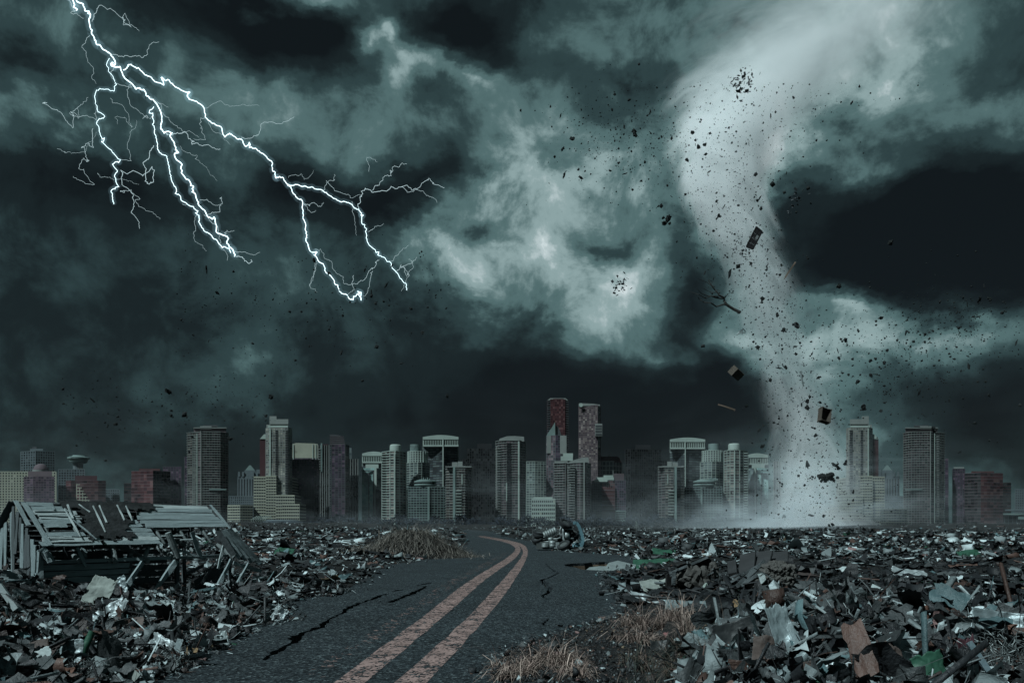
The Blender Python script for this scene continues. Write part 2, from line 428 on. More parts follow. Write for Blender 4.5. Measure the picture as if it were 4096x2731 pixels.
road.modifiers.clear(); road.data = nm
for co in [o for o in bpy.data.objects if o.name.startswith('cutter')]: bpy.data.objects.remove(co)

# painted double line, worn through to the stone
m = mat('road_paint', (.30, .205, .188), .8, .3, 1.2, .0)
N = NT(m.node_tree); bs = m.node_tree.nodes['Principled BSDF']
c = N.n('ShaderNodeTexCoord'); n1 = N.n('ShaderNodeTexVoronoi'); n1.inputs['Scale'].default_value = 22; N.l(c.outputs['Object'], n1.inputs['Vector']); sc_ = N.n('ShaderNodeSeparateColor'); N.l(n1.outputs['Color'], sc_.inputs[0]); n2 = N.noise(c.outputs['Object'], 2.5, 4, .6)
wv = N.m('MULTIPLY_ADD', sc_.outputs[0], .45, N.m('MULTIPLY', n2.outputs['Fac'], 1.0))
k = N.ramp(wv, [(.74, (0, 0, 0)), (.80, (1, 1, 1))])
old = bs.inputs['Base Color'].links[0].from_socket
N.l(N.m('SUBTRACT', 1.0, k), bs.inputs['Alpha'])
def smooth_path(pts, n=140):
    pts = np.array(pts, float); s_ = np.concatenate([[0], np.cumsum(np.hypot(*np.diff(pts, axis=0).T))])
    u = np.linspace(0, s_[-1], n); x = np.interp(u, s_, pts[:, 0]); y = np.interp(u, s_, pts[:, 1])
    k_ = np.array([1, 2, 3, 4, 3, 2, 1.]); k_ /= k_.sum()
    for _ in range(2):
        x = np.convolve(np.pad(x, 3, 'edge'), k_, 'valid'); y = np.convolve(np.pad(y, 3, 'edge'), k_, 'valid')
    return np.stack([x, y], 1)
V = 4096 / 2352
LINES = [ # left line (left edge, right edge) and right line, traced down the photograph
 [(765,838,1568),(855,918,1500),(925,978,1450),(993,1038,1400),(1053,1090,1350),(1090,1122,1325),(1124,1150,1305),(1158,1180,1285),(1180,1195,1268),(1185,1196,1258),(1173,1186,1249),(1150,1164,1242),(1120,1136,1236),(1095,1108,1231)],
 [(905,980,1568),(985,1045,1500),(1040,1090,1450),(1092,1132,1400),(1138,1170,1350),(1160,1186,1325),(1180,1200,1302),(1197,1210,1280),(1202,1213,1266),(1196,1209,1255),(1180,1195,1247),(1156,1170,1240.5),(1125,1139,1235),(1098,1110,1230.4)]]
for ln in LINES:
    A = [tuple(G(a * V, y * V, .05)[:2]) for a, b2, y in ln]; B = [tuple(G(b2 * V, y * V, .05)[:2]) for a, b2, y in ln]
    ext = lambda q: [(q[0][0] - (q[1][0] - q[0][0]) * 4, q[0][1] - (q[1][1] - q[0][1]) * 4)] + q
    A, B = smooth_path(ext(A)), smooth_path(ext(B)); n = len(A)
    jit = np.random.default_rng(2).normal(0, .012, (n, 2))
    vv = np.concatenate([np.c_[A + jit, np.full(n, .0545)], np.c_[B - jit, np.full(n, .0545)]])
    i = np.arange(n - 1)
    o = link('lane_line', npmesh('lane_line', vv, np.stack([i, i + n, i + n + 1, i + 1], 1)), m, road)

# ghost of an older, almost worn away line left of the double line
m2 = m.copy(); m2.name = 'worn_road_paint'; MATS['worn_road_paint'] = m2
for nd in m2.node_tree.nodes:
    if nd.type == 'VALTORGB' and abs(nd.color_ramp.elements[0].position - .74) < .01:
        nd.color_ramp.elements[0].position = .44; nd.color_ramp.elements[1].position = .52
ln = LINES[0]
A = [tuple(G((a - (b2 - a) * 1.25 - 4) * V, y * V, .05)[:2]) for a, b2, y in ln[:9]]; B = [tuple(G((a - (b2 - a) * .45 - 2) * V, y * V, .05)[:2]) for a, b2, y in ln[:9]]
A, B = smooth_path(A), smooth_path(B); n = len(A)
vv = np.concatenate([np.c_[A, np.full(n, .0538)], np.c_[B, np.full(n, .0538)]]); i = np.arange(n - 1)
link('lane_line', npmesh('lane_line', vv, np.stack([i, i + n, i + n + 1, i + 1], 1)), m2, road)
# ------------------------------------------------------------------ the city
mat('cream', (.30, .31, .25), .8, .3, .05, 0, stain=(.045, .62, (.10, .095, .08)))
mat('concrete', (.20, .22, .21), .85, .3, .05, 0, stain=(.05, .60, (.09, .09, .085)))
mat('pale', (.30, .36, .33), .75, .25, .05, 0, stain=(.045, .64, (.12, .13, .12)))
mat('greygreen', (.16, .22, .21), .8, .3, .05, 0, stain=(.05, .6, (.05, .06, .06)))
mat('mauvewall', (.115, .09, .10), .8, .35, .05, 0, stain=(.05, .6, (.06, .045, .05)))
mat('redwall', (.07, .033, .034), .8, .4, .05, 0, stain=(.05, .6, (.04, .02, .02)))
mat('darkred', (.05, .022, .025), .8, .4, .05, 0)
mat('blackwall', (.022, .024, .026), .6, .4, .05, 0)
mat('darkgrey', (.06, .065, .07), .8, .35, .05, 0)
mat('bluegrey', (.10, .125, .135), .8, .3, .05, 0)
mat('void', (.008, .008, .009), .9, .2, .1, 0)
def glass(name, cols, rough=.12):
    m = bpy.data.materials.new(name); m.use_nodes = True; MATS[name] = m
    N = NT(m.node_tree); bs = m.node_tree.nodes['Principled BSDF']
    oi = N.n('ShaderNodeObjectInfo'); geo = N.n('ShaderNodeNewGeometry')
    r = N.m('FRACT', N.m('MULTIPLY_ADD', geo.outputs['Random Per Island'], 7.31, oi.outputs['Random']))
    k = len(cols)
    c = N.ramp(r, [(i / k, (q[0] * KALB, q[1] * KALB, q[2] * KALB, 1)) for i, q in enumerate(cols)], 'CONSTANT')
    tcn = N.n('ShaderNodeTexCoord'); gp = N.n('ShaderNodeNewGeometry')
    n1 = N.noise(gp.outputs['Position'], .045, 4, .6)
    f = N.m('MULTIPLY_ADD', N.m('SUBTRACT', n1.outputs['Fac'], .42), 3.4, .75, clamp=False)
    f = N.m('MINIMUM', N.m('MAXIMUM', f, .18), 1.7)
    N.l(N.mix(1.0, c, N.vm('SCALE', (1, 1, 1), sc=f).outputs[0], 'MULTIPLY'), bs.inputs['Base Color'])
    bs.inputs['Roughness'].default_value = rough; bs.inputs['Specular IOR Level'].default_value = .3
    return m
glass('glass_dark', [(.02,.024,.028),(.035,.04,.045),(.015,.017,.02),(.05,.055,.06),(.025,.03,.035)])
glass('glass_mauve', [(.07,.05,.06),(.11,.08,.09),(.04,.032,.04),(.16,.12,.13),(.085,.06,.07),(.05,.045,.05)])
glass('glass_pink', [(.12,.10,.10),(.20,.17,.16),(.07,.055,.06),(.26,.23,.21),(.05,.045,.05),(.13,.105,.105)])
glass('glass_red', [(.07,.028,.031),(.09,.038,.04),(.045,.02,.023),(.12,.065,.065),(.032,.016,.018)])
glass('glass_cyan', [(.30,.48,.46),(.34,.52,.50),(.26,.43,.42),(.22,.38,.37),(.36,.54,.50)])
glass('glass_purple', [(.045,.03,.05),(.065,.042,.07),(.03,.022,.035),(.11,.07,.10),(.04,.03,.045)])
glass('glass_cream', [(.22,.22,.19),(.30,.29,.25),(.15,.15,.13),(.18,.17,.16),(.07,.07,.07)])
glass('glass_black', [(.008,.009,.01),(.014,.015,.016),(.02,.021,.022),(.006,.007,.007),(.03,.032,.033)])
glass('glass_grey', [(.10,.13,.13),(.06,.08,.085),(.14,.17,.17),(.045,.055,.06),(.08,.10,.105)])

#  style: fh floor pitch px, bay pitch px, slab material/height share/outset m, pier material/share/outset m, glass
STY = dict(
  punch=dict(fh=10.5, bay=11.5, slab='cream', sh=.46, so=.35, pier='cream', pw=.42, po=.30, gl='glass_dark', core='cream'),
  grid=dict(fh=10, bay=10, slab='bluegrey', sh=.28, so=.3, pier='bluegrey', pw=.26, po=.35, gl='glass_dark', core='darkgrey'),
  mauve=dict(fh=9.5, bay=11, slab='mauvewall', sh=.30, so=.12, pier='mauvewall', pw=.14, po=.08, gl='glass_purple', core='mauvewall'),
  brick=dict(fh=13, bay=13, slab='mauvewall', sh=.13, so=.25, pier='darkred', pw=.06, po=.05, gl='glass_red', core='darkred'),
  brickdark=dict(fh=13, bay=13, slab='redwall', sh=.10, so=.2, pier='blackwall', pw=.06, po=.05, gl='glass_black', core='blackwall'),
  resid=dict(fh=10, bay=11, slab='concrete', sh=.20, so=.9, pier='concrete', pw=.10, po=.3, gl='glass_mauve', core='mauvewall'),
  residcream=dict(fh=10.4, bay=15, slab='pale', sh=.25, so=.7, pier='pale', pw=.14, po=.5, gl='glass_pink', core='concrete'),
  residwire=dict(fh=9.6, bay=11, slab='pale', sh=.20, so=.5, pier='pale', pw=.13, po=.45, gl='glass_grey', core='darkgrey'),
  bands=dict(fh=10.5, bay=10, slab='cream', sh=.52, so=.4, pier='concrete', pw=.16, po=.2, gl='glass_dark', core='concrete'),
  tower=dict(fh=9.5, bay=10, slab='concrete', sh=.30, so=.25, pier='concrete', pw=.16, po=.3, gl='glass_cream', core='concrete'),
  purple=dict(fh=9, bay=10, slab='darkgrey', sh=.20, so=.2, pier='darkgrey', pw=.18, po=.25, gl='glass_purple', core='blackwall'),
  stripes=dict(fh=14, bay=9, slab='blackwall', sh=.08, so=.05, pier='concrete', pw=.24, po=.6, gl='glass_black', core='blackwall'),
  office=dict(fh=9.5, bay=14, slab='blackwall', sh=.36, so=.25, pier='blackwall', pw=.06, po=.05, gl='glass_grey', core='blackwall'),
  black=dict(fh=10, bay=9, slab='blackwall', sh=.18, so=.12, pier='blackwall', pw=.25, po=.3, gl='glass_black', core='blackwall'),
  hotel=dict(fh=10.2, bay=12, slab='greygreen', sh=.24, so=.5, pier='greygreen', pw=.10, po=.55, gl='glass_dark', core='darkgrey'),
  cyan=dict(fh=8, bay=8, slab='greygreen', sh=.10, so=.08, pier='greygreen', pw=.09, po=.1, gl='glass_cyan', core='greygreen'),
  redtower=dict(fh=9.3, bay=8, slab='redwall', sh=.16, so=.15, pier='darkred', pw=.20, po=.2, gl='glass_red', core='darkred'),
  pinkgrid=dict(fh=7.6, bay=8.4, slab='mauvewall', sh=.26, so=.15, pier='mauvewall', pw=.2, po=.2, gl='glass_pink', core='mauvewall'),
  glassy=dict(fh=10, bay=9, slab='bluegrey', sh=.14, so=.12, pier='bluegrey', pw=.12, po=.15, gl='glass_grey', core='darkgrey'),
  far=dict(fh=10, bay=9, slab='bluegrey', sh=.5, so=.2, pier='bluegrey', pw=.45, po=.2, gl='glass_dark', core='bluegrey'),
)
brng = random.Random(11)
NB = [0]
def pane_mesh(w, h):
    return MB().box(-w/2, w/2, -.06, .06, -h/2, h/2).mesh('window')
def skyscraper(label, edges, top, Y, sty, name='skyscraper', depth=30, base=None, cat='skyscraper', extras=None, lost=.03, group=None, gl2=None, damage=None, **over):
    """edges: [(px, dy)] corners of the street fronts left to right; px, top in photo pixels. Returns (root, to-local)"""
    S = dict(STY[sty]); S.update(over)
    mpp = Y / F
    front = [Vector(((px - CX) / F * (Y + dy), Y + dy)) for px, dy in edges]
    xc = (front[0].x + front[-1].x) / 2
    z0 = 0.2 if base is None else EYE + (HY - base) * mpp
    zt = EYE + (HY - top) * mpp
    root = empty(name, (xc, Y, 0), label, cat, group)
    O = Vector((xc, Y))
    fr = [p - O for p in front]; SK = xc / Y      # the block is turned to face the viewpoint
    poly = [(p.x, p.y) for p in fr] + [(fr[-1].x + depth * SK, fr[-1].y + depth), (fr[0].x + depth * SK, fr[0].y + depth)]
    cx_ = sum(p[0] for p in poly) / len(poly); cy_ = sum(p[1] for p in poly) / len(poly)
    def grow(o):
        out = []
        for x, y in poly:
            d = Vector((x - cx_, y - cy_)); r = max(abs(d.x), 1)
            out.append((x + (o if d.x > 0 else -o), y + (-o if d.y < 0 else o)))
        return out
    MB().prism(poly, z0 - .5, zt).build('body', MATS[S['core']], root)
    fh = S['fh'] * mpp; nf = max(2, round((zt - z0) / fh)); fh = (zt - z0) / nf
    sh = S['sh'] * fh
    sme = MB().prism(grow(S['so']), -sh / 2, sh / 2).mesh('floor_slab'); sme.materials.append(MATS[S['slab']])
    for k in range(nf + 1):
        link('floor_slab', sme, None, root, (0, 0, z0 + k * fh))
    budget = 300; rest = MB(); allp = []
    for e in range(len(fr) - 1):
        a, b = fr[e], fr[e + 1]; L = (b - a).length
        if L < .5: continue
        pxw = (edges[e + 1][0] - edges[e][0])
        nb = max(1, round(pxw / S['bay'])); bw = L / nb
        u = (b - a) / L; nrm = Vector((u.y, -u.x)); rz = math.atan2(u.y, u.x)
        pw = S['pw'] * bw
        # piers as one mesh each, shared
        if S['pw'] > 0:
            pme = MB().box(-pw / 2, pw / 2, -S['po'], .05, z0, zt).mesh('pier'); pme.materials.append(MATS[S['pier']])
            for j in range(nb + 1):
                if e > 0 and j == 0: continue
                p = a + u * (j * bw)
                o = link('pier', pme, None, root, (p.x, p.y, 0)); o.rotation_euler = (0, 0, rz)
        w, h = bw - pw, fh - sh
        big = min(pxw / nb, fh / mpp) >= 8.6
        gm = MATS[gl2[e]] if gl2 and gl2[e] else MATS[S['gl']]
        me = pane_mesh(w, h); me.materials.append(gm)
        r2 = MB()
        for k in range(nf):
            for j in range(nb):
                if brng.random() < lost: continue
                p = a + u * ((j + .5) * bw) + nrm * .03; z = z0 + (k + .5) * fh
                if damage and any(((edges[e][0] + (j + .5) * pxw / nb - dx) / rx) ** 2 + ((HY - (z - EYE) / mpp - dy_) / ry) ** 2 < brng.uniform(.5, 1.2) for dx, dy_, rx, ry in damage): continue
                if big and budget > 0 and z > EYE + 6:
                    o = link('window', me, None, root, (p.x, p.y, z)); o.rotation_euler = (0, 0, rz); budget -= 1
                else:
                    c, s_ = math.cos(rz), math.sin(rz)
                    vv = []
                    for (x, y, zz) in [(-w/2,-.06,-h/2),(w/2,-.06,-h/2),(w/2,-.06,h/2),(-w/2,-.06,h/2)]:
                        vv.append((p.x + x * c - y * s_, p.y + x * s_ + y * c, z + zz))
                    r2.add(vv, [(0, 1, 2, 3)])
        if r2.v:
            o = r2.build('windows', gm, root); o['kind'] = 'stuff'
    NB[0] += 1
    def ex(name_, m, x0, x1, y0, y1, d0=0.0, dep=None, poly_=None):
        """a box on the building given by photo pixels; d0 metres behind the front"""
        yy = Y + d0; k = yy / F
        X0, X1 = (x0 - CX) * k - xc, (x1 - CX) * k - xc
        q = MB().box(X0, X1, d0, d0 + (dep if dep else depth * .6), EYE + (HY - y1) * k, EYE + (HY - y0) * k)
        q.v = [(x + (y - d0) * SK, y, z) for x, y, z in q.v]
        return q.build(name_, MATS[m], root)
    def exl(name_, m, pts, d0=0., dep=2.):
        """an outline given by photo pixels with real depth"""
        k = (Y + d0) / F; q = [((x - CX) * k - xc, EYE + (HY - y) * k) for x, y in pts]; n = len(q)
        return MB().add([(x, d0, z) for x, z in q] + [(x + dep * SK, d0 + dep, z) for x, z in q],
            [list(range(n)), list(range(n, 2*n))[::-1]] + [[(i + 1) % n, i, n + i, n + (i + 1) % n] for i in range(n)]).build(name_, MATS[m], root)
    def drum(name_, m, pxc, r_px, y0, y1, d0=10., n=20, prof=None):
        k = (Y + d0) / F
        zz0, zz1 = EYE + (HY - y1) * k, EYE + (HY - y0) * k
        pr = prof or [(1, 0), (1, 1)]
        return MB().lathe([(r * r_px * k, zz0 + (zz1 - zz0) * t_) for r, t_ in pr], n, ((pxc - CX) * k - xc, d0, 0)).build(name_, MATS[m], root)
    def row(name_, m, x0, x1, n, frac, y0, y1, d0=-.6, dep=.6):
        k = (Y + d0) / F; st = (x1 - x0) / n
        w = st * frac * k; me = MB().box(-w/2, w/2, 0, dep, EYE + (HY - y1) * k, EYE + (HY - y0) * k).mesh(name_); me.materials.append(MATS[m])
        for i in range(n):
            link(name_, me, None, root, ((x0 + (i + .5) * st - CX) * k - xc, d0, 0))
    return ex, exl, drum, row, root

def arc(x0, x1, bulge, n=6):
    return [(x0 + (x1 - x0) * i / n, -bulge * math.sin(math.pi * i / n)) for i in range(n + 1)]

# ---- far left, behind the shed
ex, exl, drum, row, R = skyscraper('pale blue gridded tower with a flat roof behind the dome building', [(84,6),(142,-6),(219,4)], 1805, 1010, 'grid')
ex('roof_plant', 'bluegrey', 120, 172, 1794, 1806, 8); ex('roof_plant', 'darkgrey', 128, 146, 1786, 1795, 10)
skyscraper('cream block of small square windows at the left border of the city', [(-60,0),(224,0)], 1887, 960, 'punch')
ex, exl, drum, row, R = skyscraper('mauve tower with a round glass dome on its roof', [(96,4),(132,-4),(217,0)], 1906, 900, 'mauve')
ex('upper_storey', 'mauvewall', 112, 208, 1884, 1907, 5)
drum('dome', 'mauvewall', 164, 28, 1854, 1886, 14, 24, [(1, 0), (.97, .3), (.86, .55), (.66, .8), (.36, .95), (.02, 1.0)])
drum('dome_ring', 'concrete', 164, 30, 1880, 1886, 14)
ex, exl, drum, row, R = skyscraper('slab tower carrying a saucer shaped lookout on a stem', [(234,0),(339,0)], 1877, 1000, 'grid', name='lookout_tower')
drum('stem', 'bluegrey', 312, 18, 1846, 1890, 10)
for i in range(5): ex('stem_fin', 'concrete', 297 + i * 7.5, 299 + i * 7.5, 1850, 1884, 4.5, 1)
drum('stem_collar', 'concrete', 315, 22, 1890, 1902, 10)
drum('lookout_deck', 'greygreen', 314, 40, 1821, 1852, 10, 28, [(.6, 0), (.78, .12), (.84, .3), (.80, .34), (.80, .46), (.98, .52), (1, .72), (.85, .8), (.6, .85), (.5, 1.0)])
ex, exl, drum, row, R = skyscraper('dark red stepped office with a cream lattice corner below the lookout', arc(264,304,3,2)[:-1] + arc(304,423,5,4), 1922, 930, 'brick', name='office_block', cat='building', fh=11)
ex('stepped_storey', 'darkred', 300, 388, 1902, 1924, 6)
for i in range(6):
    ex('lattice_post', 'cream', 305 + i * 12, 308 + i * 12, 1936 + i * 16 if i else 1935, 2099, -6.5, .8)
for i in range(9):
    x1 = min(305 + 12 * (i * .65 + 1.2), 372)
    ex('lattice_rail', 'cream', 305, x1, 1936 + i * 12.5, 1939 + i * 12.5, -6.4, .7)
skyscraper('small pale stone block low between the two red offices', [(423,0),(477,0)], 1957, 1050, 'far', name='office_block', cat='building')
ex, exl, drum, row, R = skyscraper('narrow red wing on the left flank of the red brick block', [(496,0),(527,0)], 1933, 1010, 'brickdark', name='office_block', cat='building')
skyscraper('mauve framed tower standing behind the left red brick block', [(652,0),(725,0)], 1866, 985, 'purple')
ex, exl, drum, row, R = skyscraper('red brick office block with pale floor lines and a dark right flank, above the shed', [(526,5),(612,-6),(681,10)], 1883, 940, 'brick', name='office_block', cat='building', gl2=['glass_red', 'glass_black'])  # shade of the right flank is put into its darker panes
ex('roof_plant', 'redwall', 556, 640, 1874, 1884, 10)

def big_resid(label, mir, dx, damage=None):
    f = (lambda x: dx + (x - 751)) if not mir else (lambda x: dx + (912 - x))
    def pts(l): 
        q = [(f(x), d) for x, d in l]; return q if not mir else q[::-1]
    gl = ['glass_pink', 'glass_mauve', 'glass_mauve', 'glass_mauve']
    ex, exl, drum, row, R = skyscraper(label, pts([(751,3),(790,-3),(806,-8),(880,-6),(912,5)]), 1730, 820, 'resid', fh=9.6, gl2=gl[::-1] if mir else gl, damage=damage, lost=.05)
    def e2(n_, m_, a, b, *r): 
        x0, x1 = sorted((f(a), f(b))); return ex(n_, m_, x0, x1, *r)
    e2('penthouse', 'mauvewall', 776, 904, 1712, 1732, 4); e2('penthouse', 'concrete', 800, 846, 1704, 1714, 2)
    e2('roof_slab', 'concrete', 774, 906, 1709, 1712, 2, 22); e2('roof_plant', 'darkgrey', 812, 870, 1700, 1706, 8)
    e2('corner_fin', 'pale', 786, 789, 1733, 2099, -4.6, 1.2); e2('corner_fin', 'concrete', 802, 805, 1722, 2099, -9.4, 1.0)
    for k in range(34):
        e2('balcony', 'concrete', 768, 784, 1744 + k * 9.6, 1747 + k * 9.6, -2.6, 3)
    e2('lower_band', 'greygreen', 836, 906, 1955, 1959, -9.2, 2)
big_resid('tall mauve residential tower with stacked balconies, directly above the right end of the shed', False, 751)
skyscraper('thin dark slab hidden left of the residential tower above the shed', [(738,0),(752,0)], 1826, 900, 'purple')

def deco(label, mir, dx, Y):
    f = (lambda x: dx + (x - 940)) if not mir else (lambda x: dx + (1050 - x))
    q = sorted([(f(893), 0), (f(1018), 0)])
    ex, exl, drum, row, R = skyscraper(label, q, 1985, Y, 'far', name='hotel', cat='building', fh=9, bay=8)
    def e2(n_, m_, a, b, *r):
        x0, x1 = sorted((f(a), f(b))); return ex(n_, m_, x0, x1, *r)
    e2('tower_block', 'bluegrey', 944, 1030, 1905, 1988, 4, 20); e2('tower_block', 'bluegrey', 960, 1026, 1893, 1906, 5, 18)
    e2('tower_block', 'bluegrey', 972, 1016, 1880, 1894, 6, 16)
    for i in range(7): e2('window_strip', 'void', 948 + i * 11, 952 + i * 11, 1915, 1985, 3.8, .3)
    for x in (950, 966, 1006, 1022): e2('dormer', 'bluegrey', x - 4, x + 4, 1886, 1906, 3, 4)
    xs = sorted((f(974), f(1014))); exl('pyramid_roof', 'greygreen', [(xs[0], 1881), (xs[1], 1881), ((xs[0]+xs[1])/2 + 3, 1860), ((xs[0]+xs[1])/2 - 3, 1860)], 7, 12)
    e2('wing', 'bluegrey', 1020, 1052, 1877, 1990, 8, 14)
deco('old stone hotel with dormers and a green pyramid roof, left of the pale tower', False, 946, 980)

def pale_tower(label, mir, dx, Y=800):
    f = (lambda x: dx + (x - 1015)) if not mir else (lambda x: dx + (1198 - x))
    def srt(l): return sorted([(f(x), d) for x, d in l])
    ex, exl, drum, row, R = skyscraper(label, srt([(1064,2),(1082,-5),(1150,-5),(1167,3)]), 1712, Y, 'tower', depth=26)
    def e2(n_, m_, a, b, *r):
        x0, x1 = sorted((f(a), f(b))); return ex(n_, m_, x0, x1, *r)
    e2('dark_flank', 'darkred', 1039, 1066, 1755, 2075, 6, 16)
    xs = sorted([f(1039), f(1066)]); hi = f(1064)
    exl('flank_cap', 'pale', [(xs[0], 1755), (xs[1], 1755), (hi, 1736), (f(1056), 1736)] if not mir else [(xs[0], 1755), (xs[1], 1755), (f(1056), 1736), (hi, 1736)], 5, 14)
    e2('crown', 'concrete', 1078, 1153, 1676, 1696, 2, 16); e2('crown', 'concrete', 1078, 1106, 1664, 1677, 4, 12)
    e2('crown_recess', 'void', 1082, 1150, 1696, 1702, 3, 14); e2('crown', 'pale', 1072, 1152, 1701, 1713, 0, 20)
    e2('roof_plant', 'concrete', 1066, 1080, 1698, 1713, 2, 8)
    for k in range(36):
        e2('balcony', 'blackwall', 1101, 1111, 1720 + k * 9.5, 1725 + k * 9.5, -5.8, 1.2)
        e2('balcony', 'blackwall', 1142, 1155, 1720 + k * 9.5, 1725 + k * 9.5, -5.8, 1.4)
    e2('centre_fin', 'pale', 1077, 1083, 1712, 2075, -6, 1.6)
    def podium(x0, x1, top, d):
        x0, x1 = sorted((f(x0), f(x1))); k = (Y + d) / F
        n = round((2080 - top) / 10.5); zz = EYE + (HY - top) * k; z0 = 4; fh = (zz - z0) / n
        xc = R.location.x; X0, X1 = (x0 - CX) * k - xc, (x1 - CX) * k - xc
        MB().box(X0, X1, d, d + 24, z0, zz).build('podium', MATS['void'], R)
        me = MB().box(X0 - .3, X1 + .3, d - .5, d + 24, -fh * .27, fh * .27).mesh('podium_band'); me.materials.append(MATS['cream'])
        for i in range(n + 1): link('podium_band', me, None, R, (0, 0, z0 + i * fh))
        nb = max(3, round((x1 - x0) / 9)); me = MB().box(-.25, .25, d - .25, d + .2, z0, zz).mesh('podium_post'); me.materials.append(MATS['concrete'])
        for i in range(nb + 1): link('podium_post', me, None, R, (X0 + (X1 - X0) * i / nb, 0, 0))
    podium(1016, 1064, 1908, -4); podium(1064, 1104, 1905, -9); podium(1104, 1178, 1982, -12); podium(1129, 1198, 2018, -15); podium(1150, 1168, 1912, 4)
pale_tower('pale concrete tower with a stepped crown on a banded podium, left of the purple office', False, 1015)
skyscraper('low cream terraced block at the foot of the tower above the shed', [(912,3),(960,-4),(1010,3)], 2022, 770, 'bands', name='office_block', cat='building')

# ---- centre left
ex, exl, drum, row, R = skyscraper('broad tower with a bright blank cream top behind the purple grid office', [(1169,0),(1273,0)], 1832, 905, 'purple')
exl('blank_top', 'cream', [(1169, 1832), (1273, 1832), (1271, 1775), (1255, 1773), (1185, 1771), (1170, 1775)], 0, 22)
for x in (1172, 1250, 1262): ex('top_fin', 'pale', x, x + 3, 1776, 1838, -1, 1)
skyscraper('dark purple office of fine window grid, right of the pale concrete tower', [(1168,0),(1256,-3),(1275,6)], 1838, 830, 'purple', damage=[(1235, 2000, 40, 60)])
ex, exl, drum, row, R = skyscraper('slim tower split by a green glass shaft', [(1273,0),(1316,0)], 1780, 890, 'stripes')
ex('green_shaft', 'greygreen', 1283, 1289, 1772, 1885, -1.5, 2); ex('roof_plant', 'darkred', 1288, 1313, 1776, 1800, 4, 12)
for k in range(9): ex('balcony', 'concrete', 1274, 1284, 1794 + k * 10, 1797 + k * 10, -2, 3)
ex, exl, drum, row, R = skyscraper('dark plum tower with a roofline curving down to the right', [(1319,2),(1326,-4),(1380,-4),(1395,3)], 1779, 810, 'purple', gl2=['glass_dark','glass_purple','glass_mauve'], bay=12)
exl('curved_top', 'darkgrey', [(1319, 1781), (1380, 1781), (1380, 1766), (1376, 1755), (1368, 1746), (1356, 1740), (1340, 1737), (1319, 1737)], -3, 22)
for k in range(5): ex('top_band', 'mauvewall', 1319, 1376, 1745 + k * 7.5, 1746.5 + k * 7.5, -3.4, .5)
skyscraper('dark grey block with thin vertical fins, right of the plum tower', [(1392,0),(1432,0)], 1835, 860, 'stripes')
ex, exl, drum, row, R = skyscraper('plain shadowed slab behind the plum tower and the arched colonnade roof', [(1388,0),(1406,0)], 1791, 930, 'glassy')

def colonnade(label, x0, x1, xm, top, Y, sty='office', curve=8, white_to=None):
    ex, exl, drum, row, R = skyscraper(label, [(x0, 6), (xm, -6), (x1, 4)], top + 44, Y, sty, depth=34, lost=.01)
    n = 8
    pts = [(x0, top + 44), (x1, top + 44), (x1, top + curve)] + [(x1 + (x0 - x1) * i / n, top + curve - curve * math.sin(math.pi * i / n)) for i in range(1, n)] + [(x0, top + curve)]
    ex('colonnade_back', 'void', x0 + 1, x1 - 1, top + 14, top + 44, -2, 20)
    exl('arched_roof', 'pale', [(x, min(y, top + 18)) for x, y in pts], -8, 34)
    ex('colonnade_sill', 'pale', x0, x1, top + 40, top + 46, -8, 8)
    row('column', 'pale', x0, xm, max(4, round((xm - x0) / 7)), .38, top + 16, top + 42, -7.5, 1.2)
    row('column', 'pale', xm, x1, max(4, round((x1 - xm) / 7)), .38, top + 16, top + 42, -7.5, 1.2)
    ex('corner_post', 'pale', xm - 2, xm + 2, top + 14, 2099, -9, 2)
    ex('corner_post', 'pale', x1 - 2.5, x1, top + 10, 2099 if white_to is None else white_to, 2, 3)
    ex('corner_post', 'pale', x0, x0 + 2, top + 10, top + 60, -3, 3)
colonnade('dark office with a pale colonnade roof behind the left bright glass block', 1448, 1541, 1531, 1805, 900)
def cyan_block(label, mir, dx):
    f = (lambda x: dx + x - 1448) if not mir else (lambda x: dx + 1527 - x)
    ex, exl, drum, row, R = skyscraper(label, sorted([(f(1448), 0), (f(1505), -3), (f(1527), 5)]), 1872, 850, 'cyan', gl2=['glass_cyan', 'glass_grey'] if not mir else ['glass_grey', 'glass_cyan'], lost=.0)
    def e2(n_, m_, a, b, *r):
        x0, x1 = sorted((f(a), f(b))); return ex(n_, m_, x0, x1, *r)
    e2('top_storey', 'pale', 1462, 1514, 1856, 1873, 3, 16)
    e2('dark_strip', 'darkgrey', 1492, 1496, 1882, 2075, -4, 1.2); e2('dark_strip', 'darkgrey', 1448, 1496, 1880, 1884, -4, 1.2)
    e2('dark_strip', 'darkgrey', 1474, 1477, 1894, 2075, -4, 1.2); e2('dark_strip', 'darkgrey', 1448, 1477, 1891, 1895, -4, 1.2)
    e2('pale_edge', 'pale', 1497, 1506, 1866, 2075, -4.2, 1.4)
    e2('dark_annex', 'blackwall', 1503, 1530, 1957, 2080, -8, 8)
cyan_block('bright blue green glass block with dark inset strips, left of the first cream round tower', False, 1448)

